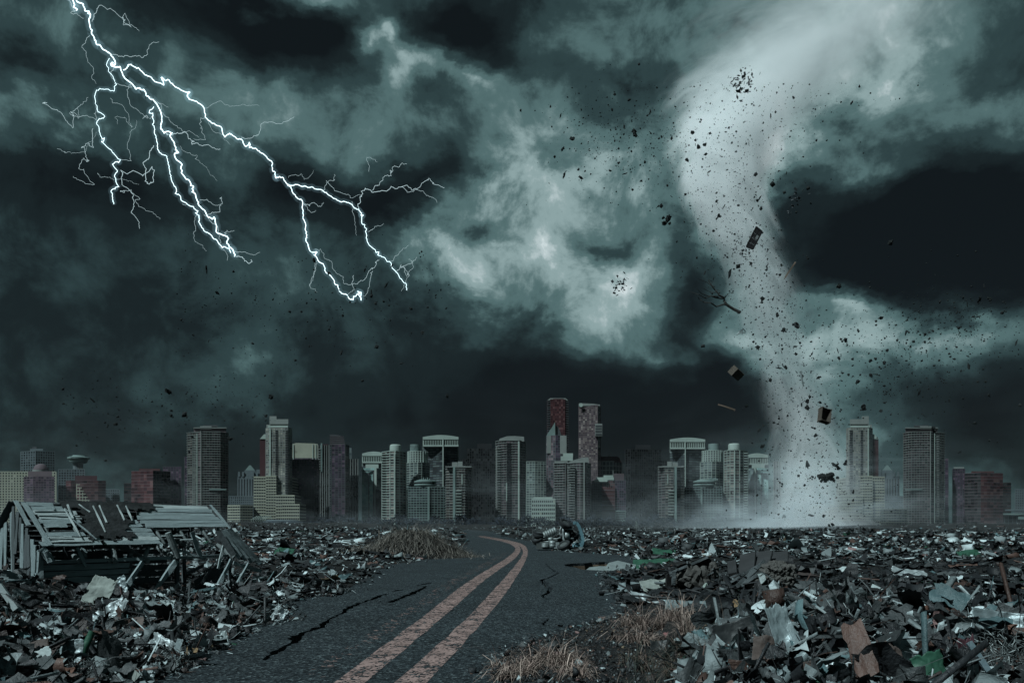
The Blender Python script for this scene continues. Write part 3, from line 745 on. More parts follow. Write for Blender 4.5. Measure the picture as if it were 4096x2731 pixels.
def round_cream(label, x0, x1, dxm, top, drum_c, Y=800, mir=False):
    ex, exl, drum, row, R = skyscraper(label, [(x0, 6), (x0 + (x1-x0)*.18, 0), (x0 + (x1-x0)*.34, -6), (x0 + (x1-x0)*.55, -8), (x0 + (x1-x0)*.74, -5), (x1, 5)] if not mir else [(x0, 5), (x0 + (x1-x0)*.26, -5), (x0 + (x1-x0)*.45, -8), (x0 + (x1-x0)*.66, -6), (x0 + (x1-x0)*.82, 0), (x1, 6)], top, Y, 'residcream')
    drum('roof_drum', 'pale', drum_c, 23, top - 28, top + 14, 6, 24, [(1, 0), (1, .72), (.97, .9), (.82, 1.0)])
    drum('upper_turret', 'concrete', drum_c, 26, top - 4, top + 30, 2, 20)
    c = drum_c - 4 if not mir else drum_c + 2
    ex('stair_fin', 'pale', c - 3, c + 3, top + 8, 2099, -9.4, 2)
    for k in range(26):
        a, b = (x0 - 2, x0 + 17) if not mir else (x1 - 17, x1 + 2)
        ex('balcony', 'pale', a, b, top + 8 + k * 10.4, top + 11 + k * 10.4, -1.5, 6)
def round_wire(label, x0, x1, top, drum_c, Y=860):
    ex, exl, drum, row, R = skyscraper(label, arc(x0, x1, 12, 6), top + 46, Y, 'residwire', depth=30)
    mpp = Y / F
    w = .86
    xm = (x0 + x1) / 2; a, b = xm - (x1 - x0) / 2 * w, xm + (x1 - x0) / 2 * w
    drum('upper_body', 'darkgrey', xm, (b - a) / 2, top, top + 48, 12, 24)
    for k in range(6): drum('upper_ring', 'pale', xm, (b - a) / 2 + 1.5, top + k * 9, top + k * 9 + 2.4, 12, 24)
    kk = (Y + 12) / F; rr_ = ((b - a) / 2 + 1) * kk
    for i in range(12):
        t_ = math.pi * (i + .5) / 12
        xx = (xm - CX) * kk + math.cos(t_) * rr_ - R.location.x; yy = 12 - math.sin(t_) * rr_
        MB().box(xx - .5, xx + .5, yy - .3, yy + .3, EYE + (HY - top - 48) * kk, EYE + (HY - top) * kk).build('upper_post', MATS['pale'], R)
    drum('roof_drum', 'greygreen', drum_c, 21, top - 28, top + 4, 12, 24)
round_cream('cream rounded residential tower with a roof drum, beside the left bright glass block', 1529, 1623, 0, 1806, 1582)
round_wire('round pale framed apartment tower left of the first dark colonnade office', 1626, 1717, 1806, 1661)
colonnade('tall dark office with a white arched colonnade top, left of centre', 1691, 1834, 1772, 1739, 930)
def hotel(label, mir, dx, Y=780):
    f = (lambda x: dx + x - 1633) if not mir else (lambda x: dx + 1787 - x)
    ex, exl, drum, row, R = skyscraper(label, sorted([(f(1633), 2), (f(1712), -2), (f(1787), 2)]), 1947, Y, 'hotel', name='hotel', cat='building')
    drum('rotunda', 'greygreen', f(1702), 45, 1918, 1948, 8, 30, [(.85, 0), (.85, .18), (1, .22), (1, .38), (.9, .42), (.9, .58), (1, .62), (1, .8), (.86, .84), (.8, .9), (.62, .92), (.62, 1.0)])
    drum('rotunda_glass', 'void', f(1702), 41.5, 1930, 1936, 8, 30)
    x = f(1714); ex('stair_spine', 'greygreen', x - 4, x + 4, 1945, 2085, -3.6, 2)
    for i in range(5): ex('roof_plant', 'greygreen', f(1684) + i * 8 - 2 * mir, f(1684) + i * 8 + 4, 1913 - (i % 2) * 4, 1920, 8, 4)
hotel('green grey gridded hotel with a round rooftop restaurant, below the left colonnade office', False, 1633)
def pink_resid(label, mir, dx, Y=750):
    f = (lambda x: dx + x - 1785) if not mir else (lambda x: dx + 1885 - x)
    e = sorted([(f(1785), 0), (f(1812), -3), (f(1825), -6), (f(1858), -6), (f(1885), 4)])
    g_ = ['glass_pink', 'glass_pink', 'glass_pink', 'glass_mauve']
    ex, exl, drum, row, R = skyscraper(label, e, 1866, Y, 'resid', gl2=g_ if not mir else g_[::-1], fh=10.4)
    def e2(n_, m_, a, b, *r):
        x0, x1 = sorted((f(a), f(b))); return ex(n_, m_, x0, x1, *r)
    e2('penthouse', 'concrete', 1808, 1830, 1848, 1867, 4, 8); e2('penthouse', 'concrete', 1832, 1850, 1845, 1867, 3, 8)
    e2('green_shaft', 'greygreen', 1812, 1821, 1866, 2099, -7.6, 2); e2('roof_slab', 'concrete', 1785, 1886, 1864, 1868, -7, 26)
    e2('white_strip', 'pale', 1846, 1850, 1896, 1935, -7.4, 1.2)
    for k in range(9): e2('balcony', 'pale', 1822, 1846, 1960 + k * 12, 1963 + k * 12, -8, 2)
pink_resid('pinkish apartment tower with a green glass shaft, right of the left gridded hotel', False, 1785)
ex, exl, drum, row, R = skyscraper('black glass office with a rooftop box, left of the tall curved residential tower', [(1869,0),(1985,0)], 1793, 900, 'black')
ex('roof_plant', 'blackwall', 1909, 1967, 1774, 1794, 8, 14)
skyscraper('low dark shoulder block at the left foot of the left black office', [(1850,0),(1872,0)], 1836, 930, 'black', name='office_block', cat='building')

# ---- centre
ex, exl, drum, row, R = skyscraper('tall grey residential tower with a pale rounded crown, left of the two tallest towers', [(1984,4),(1996,-3),(2026,-7),(2072,-7),(2101,3)], 1764, 800, 'resid', fh=10)
exl('crown', 'concrete', [(1995, 1765), (2097, 1765), (2096, 1746), (2060, 1743), (2028, 1744), (1998, 1754)], -4, 18)
ex('side_fin', 'concrete', 1985, 1989, 1785, 2099, -3, 2); ex('centre_fin', 'pale', 2072, 2078, 1764, 2099, -9, 2); ex('white_strip', 'pale', 2024, 2029, 1930, 2005, -8.6, 1.2)
for k in range(32): ex('balcony', 'blackwall', 2027, 2044, 1770 + k * 10, 1775 + k * 10, -8.6, 1.8)
for k in range(30): ex('balcony', 'concrete', 1990, 2002, 1792 + k * 10, 1795 + k * 10, -6, 4)
skyscraper('pale slab block of horizontal balconies half hidden between the two central residential towers', [(2106,0),(2140,-3),(2185,2)], 1846, 930, 'residwire', name='apartment_block', cat='building')
ex, exl, drum, row, R = skyscraper('dark red tower, the tallest of the whole skyline', [(2189,3),(2203,-5),(2260,-5),(2273,3)], 1600, 880, 'redtower', gl2=['glass_dark', 'glass_red', 'glass_dark'])
exl('roof_crown', 'concrete', [(2189, 1601), (2273, 1601), (2262, 1592), (2200, 1592)], -3, 16); ex('roof_plant', 'darkred', 2213, 2255, 1594, 1600, -5, 4)
for k in range(46):
    ex('balcony', 'darkgrey', 2188, 2203, 1606 + k * 9.3, 1609 + k * 9.3, -4, 4); ex('balcony', 'darkgrey', 2262, 2275, 1606 + k * 9.3, 1609 + k * 9.3, -4, 4)
ex, exl, drum, row, R = skyscraper('glass tower with a pointed sail top standing before the tallest red tower', [(2185,0),(2222,-4),(2242,-2),(2267,0)], 1742, 830, 'glassy', gl2=['glass_mauve', 'glass_purple', 'glass_mauve'])
exl('sail_top', 'greygreen', [(2186, 1742), (2221, 1742), (2220, 1688), (2208, 1708), (2190, 1734)], -2, 8)
exl('sail_back', 'darkgrey', [(2221, 1742), (2246, 1742), (2240, 1722), (2232, 1706), (2222, 1702)], 1, 8)
ex('side_panel', 'concrete', 2187, 2204, 1742, 1812, -2.6, 1.4); ex('side_panel', 'concrete', 2240, 2266, 1742, 1815, -2.6, 2)
ex('roof_terrace', 'pale', 2243, 2291, 1824, 1842, -6, 14); ex('roof_terrace', 'pale', 2252, 2292, 1812, 1826, -3, 10)
ex, exl, drum, row, R = skyscraper('pinkish dotted grid tower with a box jutting from its right side, second tallest', [(2315,0),(2390,-3),(2402,4)], 1622, 880, 'pinkgrid')
exl('roof_crown', 'concrete', [(2315, 1623), (2400, 1623), (2400, 1618), (2372, 1614), (2318, 1612), (2315, 1614)], -2, 14)
MB().lathe([(2.2, -.4), (2.2, .4)], 18).build('roof_emblem', MATS['pale'], R, ((2323 - CX) / F * 878 - R.location.x, -4.2, EYE + (HY - 1621) * 878 / F)).rotation_euler = (math.radians(90), 0, 0)
ex('jutting_box', 'concrete', 2380, 2409, 1694, 1743, -6, 10)
for k in range(4): ex('box_band', 'darkgrey', 2382, 2407, 1700 + k * 11, 1706 + k * 11, -6.4, .8)
ex, exl, drum, row, R = skyscraper('paired residential towers with curved fronts below the two tallest towers', [(2218,0),(2262,-4),(2270,-1)] + [(2270 + (2345 - 2270) * i / 3, -1 - 7 * math.sin(math.pi * i / 3 * .7)) for i in range(1, 4)] + [(2361, 4)], 1852, 770, 'resid', fh=10.2)
exl('raised_roof', 'concrete', [(2270, 1853), (2356, 1853), (2354, 1828), (2330, 1829), (2300, 1838), (2280, 1844)], -5, 16)
ex('roof_plant', 'concrete', 2218, 2270, 1843, 1853, -2, 12); ex('centre_fin', 'concrete', 2334, 2339, 1830, 2099, -10, 2); ex('white_strip', 'pale', 2279, 2282, 1930, 1972, -9.4, 1)
for k in range(22): ex('balcony', 'concrete', 2268, 2300, 1866 + k * 10.2, 1869 + k * 10.2, -10, 5)
ex, exl, drum, row, R = skyscraper('low pale office of small windows in front, between the central residential towers', [(2127,0),(2220,0)], 1997, 745, 'punch', name='office_block', cat='building', slab='pale', pier='pale', fh=17, bay=8, sh=.45, pw=.35)
ex('roof_plant', 'pale', 2133, 2210, 1987, 1998, 3, 10)
ex, exl, drum, row, R = skyscraper('squat office with a dark red faceted cap and big white framed windows', [(2372,6),(2410,-4),(2452,-4),(2487,6)], 1846, 900, 'grid', name='office_block', cat='building', fh=18, bay=13, slab='concrete', pier='concrete', sh=.2, pw=.2)
exl('faceted_cap', 'darkred', [(2374, 1848), (2484, 1848), (2478, 1830), (2468, 1825), (2392, 1825), (2382, 1832)], -3, 24); ex('mast', 'concrete', 2436, 2438, 1812, 1826, 4, 1)
ex, exl, drum, row, R = skyscraper('stepped low office with pale roof terraces in front of the red capped office', [(2366,0),(2408,-2),(2460,-2),(2503,0)], 1922, 810, 'glassy', name='office_block', cat='building', gl2=['glass_dark', 'glass_red', 'glass_purple'])
ex('roof_terrace', 'pale', 2376, 2430, 1918, 1926, -5, 12); ex('roof_terrace', 'pale', 2384, 2456, 1908, 1919, -2, 12); ex('roof_terrace', 'pale', 2414, 2453, 1900, 1909, 1, 8); ex('upper_block', 'purplewall' if 'purplewall' in MATS else 'mauvewall', 2455, 2496, 1893, 1925, 3, 12)
ex('brick_front', 'redwall', 2408, 2460, 1950, 2060, -4, 3)
for k in range(7): ex('brick_band', 'mauvewall', 2407, 2461, 1958 + k * 15, 1961 + k * 15, -4.4, 1)
ex('garage', 'greygreen', 2462, 2503, 2042, 2085, -5, 8)
for k in range(5): ex('garage_slot', 'void', 2464, 2501, 2046 + k * 7, 2049 + k * 7, -5.3, .6)
ex, exl, drum, row, R = skyscraper('black glass office with a rooftop box, right of the squat red capped office', [(2501,2),(2522,-4),(2644,4)], 1797, 880, 'black', lost=.01)
ex('roof_plant', 'blackwall', 2541, 2603, 1779, 1798, 8, 14)
skyscraper('low dark shoulder block behind the right pink apartment tower', [(2640,0),(2668,0)], 1842, 940, 'black', name='office_block', cat='building')

# ---- right
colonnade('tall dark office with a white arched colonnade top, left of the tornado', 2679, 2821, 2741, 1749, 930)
round_wire('round pale framed apartment tower right of the second dark colonnade office', 2802, 2893, 1803, 2855)
pink_resid('pinkish apartment tower with a green glass shaft, left of the right gridded hotel', True, 2634)
hotel('green grey gridded hotel with a round rooftop restaurant, left of the tornado', True, 2733)
colonnade('dark office with a pale colonnade roof at the left edge of the tornado', 2985, 3073, 2992, 1812, 900, white_to=1860)
cyan_block('bright blue green glass block half veiled by the tornado', True, 2994)
round_cream('cream rounded residential tower with a roof drum, next to the tornado', 2897, 2990, 0, 1802, 2936, mir=True)
skyscraper('ghostly striped slab inside the edge of the tornado', [(3094,0),(3123,0)], 1846, 960, 'stripes')
pale_tower('pale concrete tower with a stepped crown on the right side of the tornado', True, 3355, 790)
deco('old stone hotel with a pyramid roof between the two right hand towers', True, 3493, 980)
ex, exl, drum, row, R = skyscraper('low cream terraced block at the left foot of the far right residential tower', [(3523,3),(3575,-4),(3627,3)], 2036, 740, 'bands', name='office_block', cat='building')
big_resid('tall mauve residential tower with stacked balconies and blackened burnt floors, on the right side', True, 3614, [(3700, 1930, 34, 70), (3676, 1800, 14, 50)])
skyscraper('thin dark slab half hidden on the right of the burnt residential tower', [(3779,0),(3793,0)], 1833, 900, 'purple')
ex, exl, drum, row, R = skyscraper('mauve framed tower beside the right red brick block', [(3810,0),(3860,0)], 1874, 920, 'purple')
ex('roof_plant', 'concrete', 3815, 3856, 1867, 1876, 3, 10)
ex, exl, drum, row, R = skyscraper('red brick office block with a dark left flank near the right border', [(3858,8),(3923,-6),(4011,5)], 1891, 880, 'brick', name='office_block', cat='building', gl2=['glass_black', 'glass_red'])  # left flank's shade is painted in as black panes
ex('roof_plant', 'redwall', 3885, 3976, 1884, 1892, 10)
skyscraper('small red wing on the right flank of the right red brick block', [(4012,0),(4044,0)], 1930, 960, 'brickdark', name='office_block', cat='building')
skyscraper('small pale stone block at the right border of the city', [(4061,0),(4120,0)], 1957, 1040, 'far', name='office_block', cat='building')
ex, exl, drum, row, R = skyscraper('low waterfront terminal with a flat deck roof at the right border', [(4018,0),(4180,0)], 2062, 700, 'glassy', name='terminal', cat='building', gl='glass_dark', fh=18, bay=16)
ex('deck_roof', 'greygreen', 4012, 4190, 2052, 2058, -5, 20); ex('sign_wall', 'greygreen', 4072, 4190, 2058, 2076, -4, 4); ex('deck_roof', 'bluegrey', 4020, 4190, 2036, 2042, 4, 20)

# ---- low arena and its white struts
mat('arena_skin', (.035, .045, .055), .5, .3, .06, 0)
def arena(label, mir, x0, x1, y0):
    Y = 720; k = Y / F; xc = ((x0 + x1) / 2 - CX) * k; w = (x1 - x0) / 2 * k
    root = empty('arena', (xc, Y, 0), label, 'arena')
    h = (2104 - y0) * k
    MB().lathe([(w, 0), (w * .97, h * .3), (w * .86, h * .62), (w * .62, h * .88), (w * .56, h)], 40).build('roof_shell', MATS['arena_skin'], root)
    MB().lathe([(w * .63, h * .86), (w * .60, h * .98)], 40).build('roof_rim', MATS['bluegrey'], root)
    s = -1 if mir else 1
    for i in range(7):
        xx = -w * s * (1.0 - i * .085)
        MB().tube([(xx, -w * .35, 1), (xx - 2 * s, -w * .35, h * 1.0), (xx + 3 * s, -w * .3, h * 1.45)], .28, 5).build('strut', MATS['pale'], root)
        MB().tube([(xx + 3 * s, -w * .3, h * 1.45), (xx + 5 * s, -w * .3, h * .85)], .2, 5).build('strut', MATS['pale'], root)
arena('low dark domed arena with white struts at the foot of the left pale tower', False, 1025, 1235, 2072)
arena('low dark domed arena with white struts right of the tornado foot', True, 3330, 3520, 2075)

# ---- trees along the city edge
mat('leaves', (.028, .036, .048), .9, .4, .3, 0, island=.55)
mat('bark', (.05, .045, .04), .9, .3, .5, 0)
trng = np.random.default_rng(8)
TREES = []
for v_ in range(5):
    n = 420; ph = trng.uniform(0, 2 * np.pi, n); u = trng.uniform(-1, 1, n); r = trng.uniform(.35, 1, n) ** .6
    cen = np.stack([np.cos(ph) * np.sqrt(1 - u * u) * r, np.sin(ph) * np.sqrt(1 - u * u) * r, u * r * .8], 1)
    bump = 1 + .3 * np.sin(ph * 3 + v_) * np.cos(u * 4 + v_ * 2); cen *= bump[:, None]
    sz = trng.uniform(.07, .17, n)
    a = trng.normal(size=(n, 3)); a /= np.linalg.norm(a, axis=1)[:, None]
    b = np.cross(a, trng.normal(size=(n, 3))); b /= np.linalg.norm(b, axis=1)[:, None]
    q = np.stack([cen - a * sz[:, None], cen + b * sz[:, None] * .7, cen + a * sz[:, None], cen - b * sz[:, None] * .7], 1).reshape(-1, 3)
    me = npmesh('crown', q, np.arange(4 * n).reshape(n, 4)); me.materials.append(MATS['leaves']); TREES.append(me)
tm = MB().tube([(0, 0, 0), (.1, 0, .5), (0, .05, 1.0)], [.07, .05, .03], 6).tube([(.06, 0, .6), (.4, .1, 1.0)], [.03, .015], 5).mesh('trunk'); tm.materials.append(MATS['bark'])
KINDS = ['dark round bush tree', 'wide low bush tree', 'tall blue black tree', 'ragged dark tree', 'small shadowy shrub tree']
marks = [(1245,'right of the left arena'),(1290,'below the purple grid office'),(1322,'below the slim tower'),(1360,'below the plum tower'),(1402,'below the finned grey block'),(1446,'left of the bright glass block'),
 (1492,'below the left bright glass block'),(1545,'below the left cream round tower'),(1600,'right below the left cream round tower'),(1652,'below the left gridded hotel'),(1700,'in the middle below the left gridded hotel'),(1742,'below the right end of the left gridded hotel'),
 (1790,'left below the left pink apartment tower'),(1842,'below the left pink apartment tower'),(1902,'below the left black office'),(1950,'right below the left black office'),(2004,'below the grey residential tower'),(2056,'right below the grey residential tower'),
 (2108,'left of the low pale office'),(2160,'behind the truck wreck tail'),(2212,'behind the middle of the truck wreck'),(2262,'behind the upturned truck wheel'),(2318,'behind the truck cab'),(2372,'below the stepped low office'),(2420,'right below the stepped low office'),
 (2470,'beside the garage'),(2524,'left of the leaning masts'),(2576,'right of the leaning masts'),(2620,'below the right black office'),(2668,'below the right pink apartment tower'),(2716,'below the left end of the right hotel'),(2770,'below the middle of the right hotel'),(2822,'below the right end of the right hotel'),(2880,'below the right cream round tower'),(2936,'at the left edge of the dust')]
for i, (px, w_) in enumerate(marks):
    Y = 640 + (i * 37 % 60); k = Y / F; hpx = 30 + (i * 13 % 5) * 6
    r = empty('tree', ((px - CX) * k, Y, 0.2), f'{KINDS[i % 5]} {w_}', 'tree', 'trees along the edge of the city')
    c = link('crown', TREES[i % 5], None, r, (0, 0, hpx * k * .55)); c.scale = (36 * k, 26 * k, hpx * k * .56); c.rotation_euler = (0, 0, i * 1.3)
    tnk = link('trunk', tm, None, r); tnk.scale = (hpx * k * .8,) * 2 + (hpx * k * .7,)
# leaning masts before the trees
r = empty('mast', G(2545, 2118, .3), 'thin pair of leaning pale masts before the trees', 'mast')
Yb = r.location.y; kk = Yb / F
MB().tube([(0, 0, 0), (-1 * kk, 0, 36 * kk)], .9 * kk, 6).build('mast_pole', MATS['pale'], r)
MB().tube([(14 * kk, 0, 0), (-1 * kk, 0, 34 * kk)], .5 * kk, 6).build('stay', MATS['pale'], r)
# ------------------------------------------------------------------ collapsed shed
mat('weathered_wood', (.27, .33, .34), .85, .62, 1.6, .6, 5, stretch=(1.1, 9, 3), stain=(1.3, .63, (.055, .06, .06)))
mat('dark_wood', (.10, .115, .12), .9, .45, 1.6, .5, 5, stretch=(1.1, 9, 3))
mat('pale_wood', (.42, .48, .48), .85, .5, 1.6, .4, 5, stretch=(1.1, 9, 3))
mat('felt', (.030, .033, .034), .9, .6, 1.6, .9, 7)
mat('log_wood', (.20, .23, .23), .9, .45, 1.5, .6, 6, stretch=(1, 1, 1))
prng = random.Random(21)
UNIT = []
for v_ in range(7):
    n = 9; q = MB(); vv, ff = [], []
    for i in range(n + 1):
        x = -.5 + i / n
        e0, e1 = -.5 + prng.uniform(0, .10), .5 - prng.uniform(0, .10)
        xa = x + (prng.uniform(0, .035) if i == 0 else -prng.uniform(0, .035) if i == n else 0)
        xb = x + (prng.uniform(0, .035) if i == 0 else -prng.uniform(0, .035) if i == n else 0)
        w = .35 * math.sin(i * .8 + v_) 
        vv += [(xa, e0, -.5 + w), (xb, e1, -.5 - w * .5), (xb, e1, .5 - w * .5), (xa, e0, .5 + w)]
    for i in range(n):
        for j in range(4): ff.append((i * 4 + j, i * 4 + (j + 1) % 4, i * 4 + 4 + (j + 1) % 4, i * 4 + 4 + j))
    ff += [(3, 2, 1, 0), (n * 4, n * 4 + 1, n * 4 + 2, n * 4 + 3)]
    q.add(vv, ff); UNIT.append(q)
UM = {}
def plank(parent, A, B, w, th, nrm, m='weathered_wood', name='plank', off=None):
    A, B = Vector(A), Vector(B); X = B - A; L = X.length; X.normalize()
    Z = Vector(nrm); Z = (Z - X * Z.dot(X)).normalized(); Y = Z.cross(X)
    k = (prng.randrange(len(UNIT)), m)
    if k not in UM:
        me = UNIT[k[0]].mesh('plank'); me.materials.append(MATS[m]); UM[k] = me
    o = link(name, UM[k], None, parent)
    base = parent.location if parent is not None and off is None else (off or Vector((0, 0, 0)))
    c = (A + B) / 2 - base
    M = Matrix(((X.x * L, Y.x * w, Z.x * th, c.x), (X.y * L, Y.y * w, Z.y * th, c.y), (X.z * L, Y.z * w, Z.z * th, c.z), (0, 0, 0, 1)))
    o.matrix_local = M
    return o
SO = Vector((-14.3, 24, 0)); UX = Vector((.578, .816, 0)); UY = Vector((-.816, .578, 0)); UZ = Vector((0, 0, 1))
shed = empty('wooden_shed', SO, 'half collapsed grey wooden shed with torn black roofing felt, standing in the rubble', 'shed')
def S3(s, d, z): return SO + UX * s + UY * d + UZ * z
EYEV = Vector((0, 0, EYE))
def ray_plane(px, py, p0, n):
    d = Vector(((px - CX) / F, 1, (HY - py) / F)); return EYEV + d * ((p0 - EYEV).dot(n) / d.dot(n))
def FR(px, py, off=0.0): return ray_plane(px, py, SO + UY * off, UY)
RT = S3(0, 1.5, 3.22); RE = S3(0, -.18, 1.85); UT = (RE - RT).normalized(); RN = UX.cross(UT); RN = RN if RN.z > 0 else -RN
SL = (RE - RT).length
def RP(s, t, h=0.0): return RT + UX * s + UT * (t * SL) + RN * h
def RPX(px, py, h=0.0): return ray_plane(px, py, RT + RN * h, RN)
nr = 10
spans = {0: [(.35, 1.2), (4.1, 6.8)], 1: [(.4, 1.6), (4.0, 6.85)], 2: [(.35, 1.7), (3.75, 6.85)], 3: [(.4, 1.75), (3.6, 6.9)], 4: [(.35, 1.65), (2.9, 3.6), (3.62, 6.95)],
         5: [(.4, 1.1), (2.8, 3.6), (3.62, 6.95)], 6: [(2.8, 3.85)], 7: [(.35, 1.6), (2.75, 3.85)], 8: [(.1, 1.9), (2.6, 3.9)], 9: [(.05, 2.0), (2.02, 3.95)]}
for r in range(nr):
    for (a, b2) in spans[r]:
        j = prng.uniform(-.05, .05)
        plank(shed, RP(a + j, (r + .5) / nr, prng.uniform(-.015, .02)), RP(b2 + j + prng.uniform(-.06, .06), (r + .5 + prng.uniform(-.06, .06)) / nr, prng.uniform(-.015, .03)), SL / nr * prng.uniform(.95, 1.05), .028, RN,
              prng.choice(['weathered_wood', 'weathered_wood', 'weathered_wood', 'pale_wood']), 'roof_plank')
# second layer of split boards
for _ in range(9):
    r = prng.choice([0, 1, 2, 3, 7, 8, 9]); a = prng.uniform(.3, .8) if prng.random() < .6 else prng.uniform(4, 5)
    plank(shed, RP(a, (r + .3) / nr, .05), RP(a + prng.uniform(.6, 1.2), (r + .3 + prng.uniform(-.1, .1)) / nr, .06), .05, .02, RN, 'pale_wood', 'split_board')
# torn felt
nx, ny = 64, 34; vv, ff = [], []
frng = np.random.default_rng(4)
FN = np.zeros((ny + 1, nx + 1))
for k_, a_ in ((4, 1.), (9, .6), (18, .35)):
    g_ = frng.random((k_ + 2, k_ * 2 + 2)); yy_, xx_ = np.linspace(0, k_, ny + 1), np.linspace(0, k_ * 2, nx + 1)
    tmp = np.stack([np.interp(xx_, np.arange(k_ * 2 + 2), r_) for r_ in g_]); FN += a_ * np.stack([np.interp(yy_, np.arange(k_ + 2), tmp[:, q_]) for q_ in range(nx + 1)], 1)
for j in range(ny + 1):
    for i in range(nx + 1):
        s_, t_ = .9 + 3.6 * i / nx, -.02 + .95 * j / ny
        vv.append(tuple(RP(s_ + .02 * math.sin(j * 1.7), t_, .035 + .03 * FN[j, i] + frng.uniform(0, .008)) - SO))
def felt_in(s_, t_):
    w = .12 * math.sin(t_ * 17) + .07 * math.sin(t_ * 41 + 1) + .05 * math.sin(s_ * 23)
    if t_ < .17 + .03 * math.sin(s_ * 14) and 1.25 + w < s_ < 4.35 + w: return True
    lo = 1.75 - .25 * t_ + w + (.25 if t_ < .35 else 0); hi = 3.35 - .7 * max(0, t_ - .25) + w
    return lo < s_ < hi and t_ < .86 + .05 * math.sin(s_ * 9) + .03 * math.sin(s_ * 25)
for j in range(ny):
    for i in range(nx):
        if felt_in(.9 + 3.6 * (i + .5) / nx, -.02 + .95 * (j + .5) / ny): ff.append((j*(nx+1)+i, j*(nx+1)+i+1, (j+1)*(nx+1)+i+1, (j+1)*(nx+1)+i))
o = MB().add(vv, ff).build('roofing_felt', MATS['felt'], shed)
so = o.modifiers.new('thick', 'SOLIDIFY'); so.thickness = .012; so.offset = 1
c1 = lambda x, y: (x * .498, 1950 + y * .498)
for a, b2, w in [((745,140),(850,362),.05),((795,138),(858,282),.045),((940,135),(1000,262),.05),((1010,142),(1065,268),.05),((630,132),(722,195),.04),((405,130),(438,178),.06),((540,132),(585,250),.06),((580,250),(780,418),.05),((515,160),(650,398),.05)]:
    plank(shed, RPX(*c1(*a), .075), RPX(*c1(*b2), .085), w, .03, RN, prng.choice(['weathered_wood', 'pale_wood']), 'roof_batten')
# ridge, verges, rafters
plank(shed, RP(.05, 0, -.05), RP(6.8, 0, -.05), .12, .06, RN, 'dark_wood', 'ridge_board')
plank(shed, RP(.02, -.02, .03), RP(.0, .55, .03), .14, .03, RN, 'weathered_wood', 'verge_board'); plank(shed, RP(.22, .02, .04), RP(.28, 1.0, .04), .17, .03, RN, 'weathered_wood', 'verge_board')
plank(shed, RP(6.88, -.03, .04), RP(6.98, .68, .05), .12, .03, RN, 'weathered_wood', 'verge_board')
for s_ in (.5, 1.4, 2.3, 3.2, 4.1, 5.0, 5.9, 6.6):
    MB().tube([RP(s_, .02, -.1) - SO, RP(s_, .95, -.1) - SO], .055, 7).build('rafter', MATS['log_wood'], shed, smooth=True)
    A, B = S3(s_, 1.5, 3.1), S3(s_, 3.1, 1.6); plank(shed, A, B, .1, .1, RN, 'dark_wood', 'back_rafter')
# back roof slope
for r in range(8):
    zz = 3.15 - 1.33 * (r + .5) / 8; d_ = 1.5 + 1.65 * (r + .5) / 8
    plank(shed, S3(.1, d_, zz), S3(6.7, d_, zz), .24, .025, Vector((-.5, .35, .8)), 'dark_wood', 'back_roof_plank')
# front wall
plank(shed, S3(-.05, 0, 1.37), S3(6.75, .02, 1.37), .12, .13, UY, 'weathered_wood', 'wall_beam')
for k in range(4): plank(shed, S3(.05, .02, 1.19 - k * .2), S3(3.0 + prng.uniform(-.15, .1), .02, 1.18 - k * .2), .19, .03, UY, 'weathered_wood' if k < 3 else 'pale_wood', 'wall_plank')
for k in range(3): plank(shed, S3(3.1, .6, 1.05 - k * .22), S3(4.7, .6, 1.03 - k * .22), .2, .03, UY, 'dark_wood', 'wall_plank')
plank(shed, S3(.05, 0, 0.1), S3(0.05, -.05, 1.75), .16, .14, UY, 'weathered_wood', 'corner_post')
for s_ in (2.9, 4.6, 6.7): plank(shed, S3(s_, .05, 0), S3(s_, .05, 1.6), .12, .12, UY, 'dark_wood', 'wall_post')
# back wall, with gaps
for k in range(9):
    s0 = prng.choice([0, 0, .3]); s1 = prng.uniform(3.6, 4.6) if k % 4 == 2 else prng.uniform(5.2, 6.7)
    plank(shed, S3(s0, 3.0, .12 + k * .2), S3(s1, 3.0, .12 + k * .2 + prng.uniform(-.03, .03)), .19, .03, UY, 'dark_wood', 'back_wall_plank')
for s_ in (0, 2.2, 4.5, 6.7): plank(shed, S3(s_, 2.95, 0), S3(s_, 2.95, 1.9), .12, .12, UY, 'dark_wood', 'wall_post')
# gable: leaning boards, some gone
ng = 15
for k in range(ng):
    d_ = .08 + 3.0 * k / ng; top = 1.75 + (3.12 - 1.75) * (1 - abs(d_ - 1.5) / 1.6)
    bot = .15 + prng.uniform(0, .25)
    if k in (5, 6): bot = 1.35 + prng.uniform(0, .3)
    if k == 9: continue
    ln = prng.uniform(-.1, .16)
    plank(shed, S3(-.03 + prng.uniform(-.05, .03), d_ + ln, bot), S3(-.02 + prng.uniform(-.03, .03), d_, top), .215, .03, UX, prng.choice(['weathered_wood', 'weathered_wood', 'dark_wood']), 'gable_plank')
plank(shed, S3(.06, 0, 1.4), S3(.06, 3.0, 1.4), .12, .1, UX, 'dark_wood', 'gable_beam')
for a, b2, dz in ((0, .0, 0), (.1, .1, .05)):
    plank(shed, S3(-.1 + a, 1.5, 3.25), S3(-.1 + a, 3.15, 1.88), .16, .03, Vector((0, .4, .9)), 'dark_wood', 'barge_board')
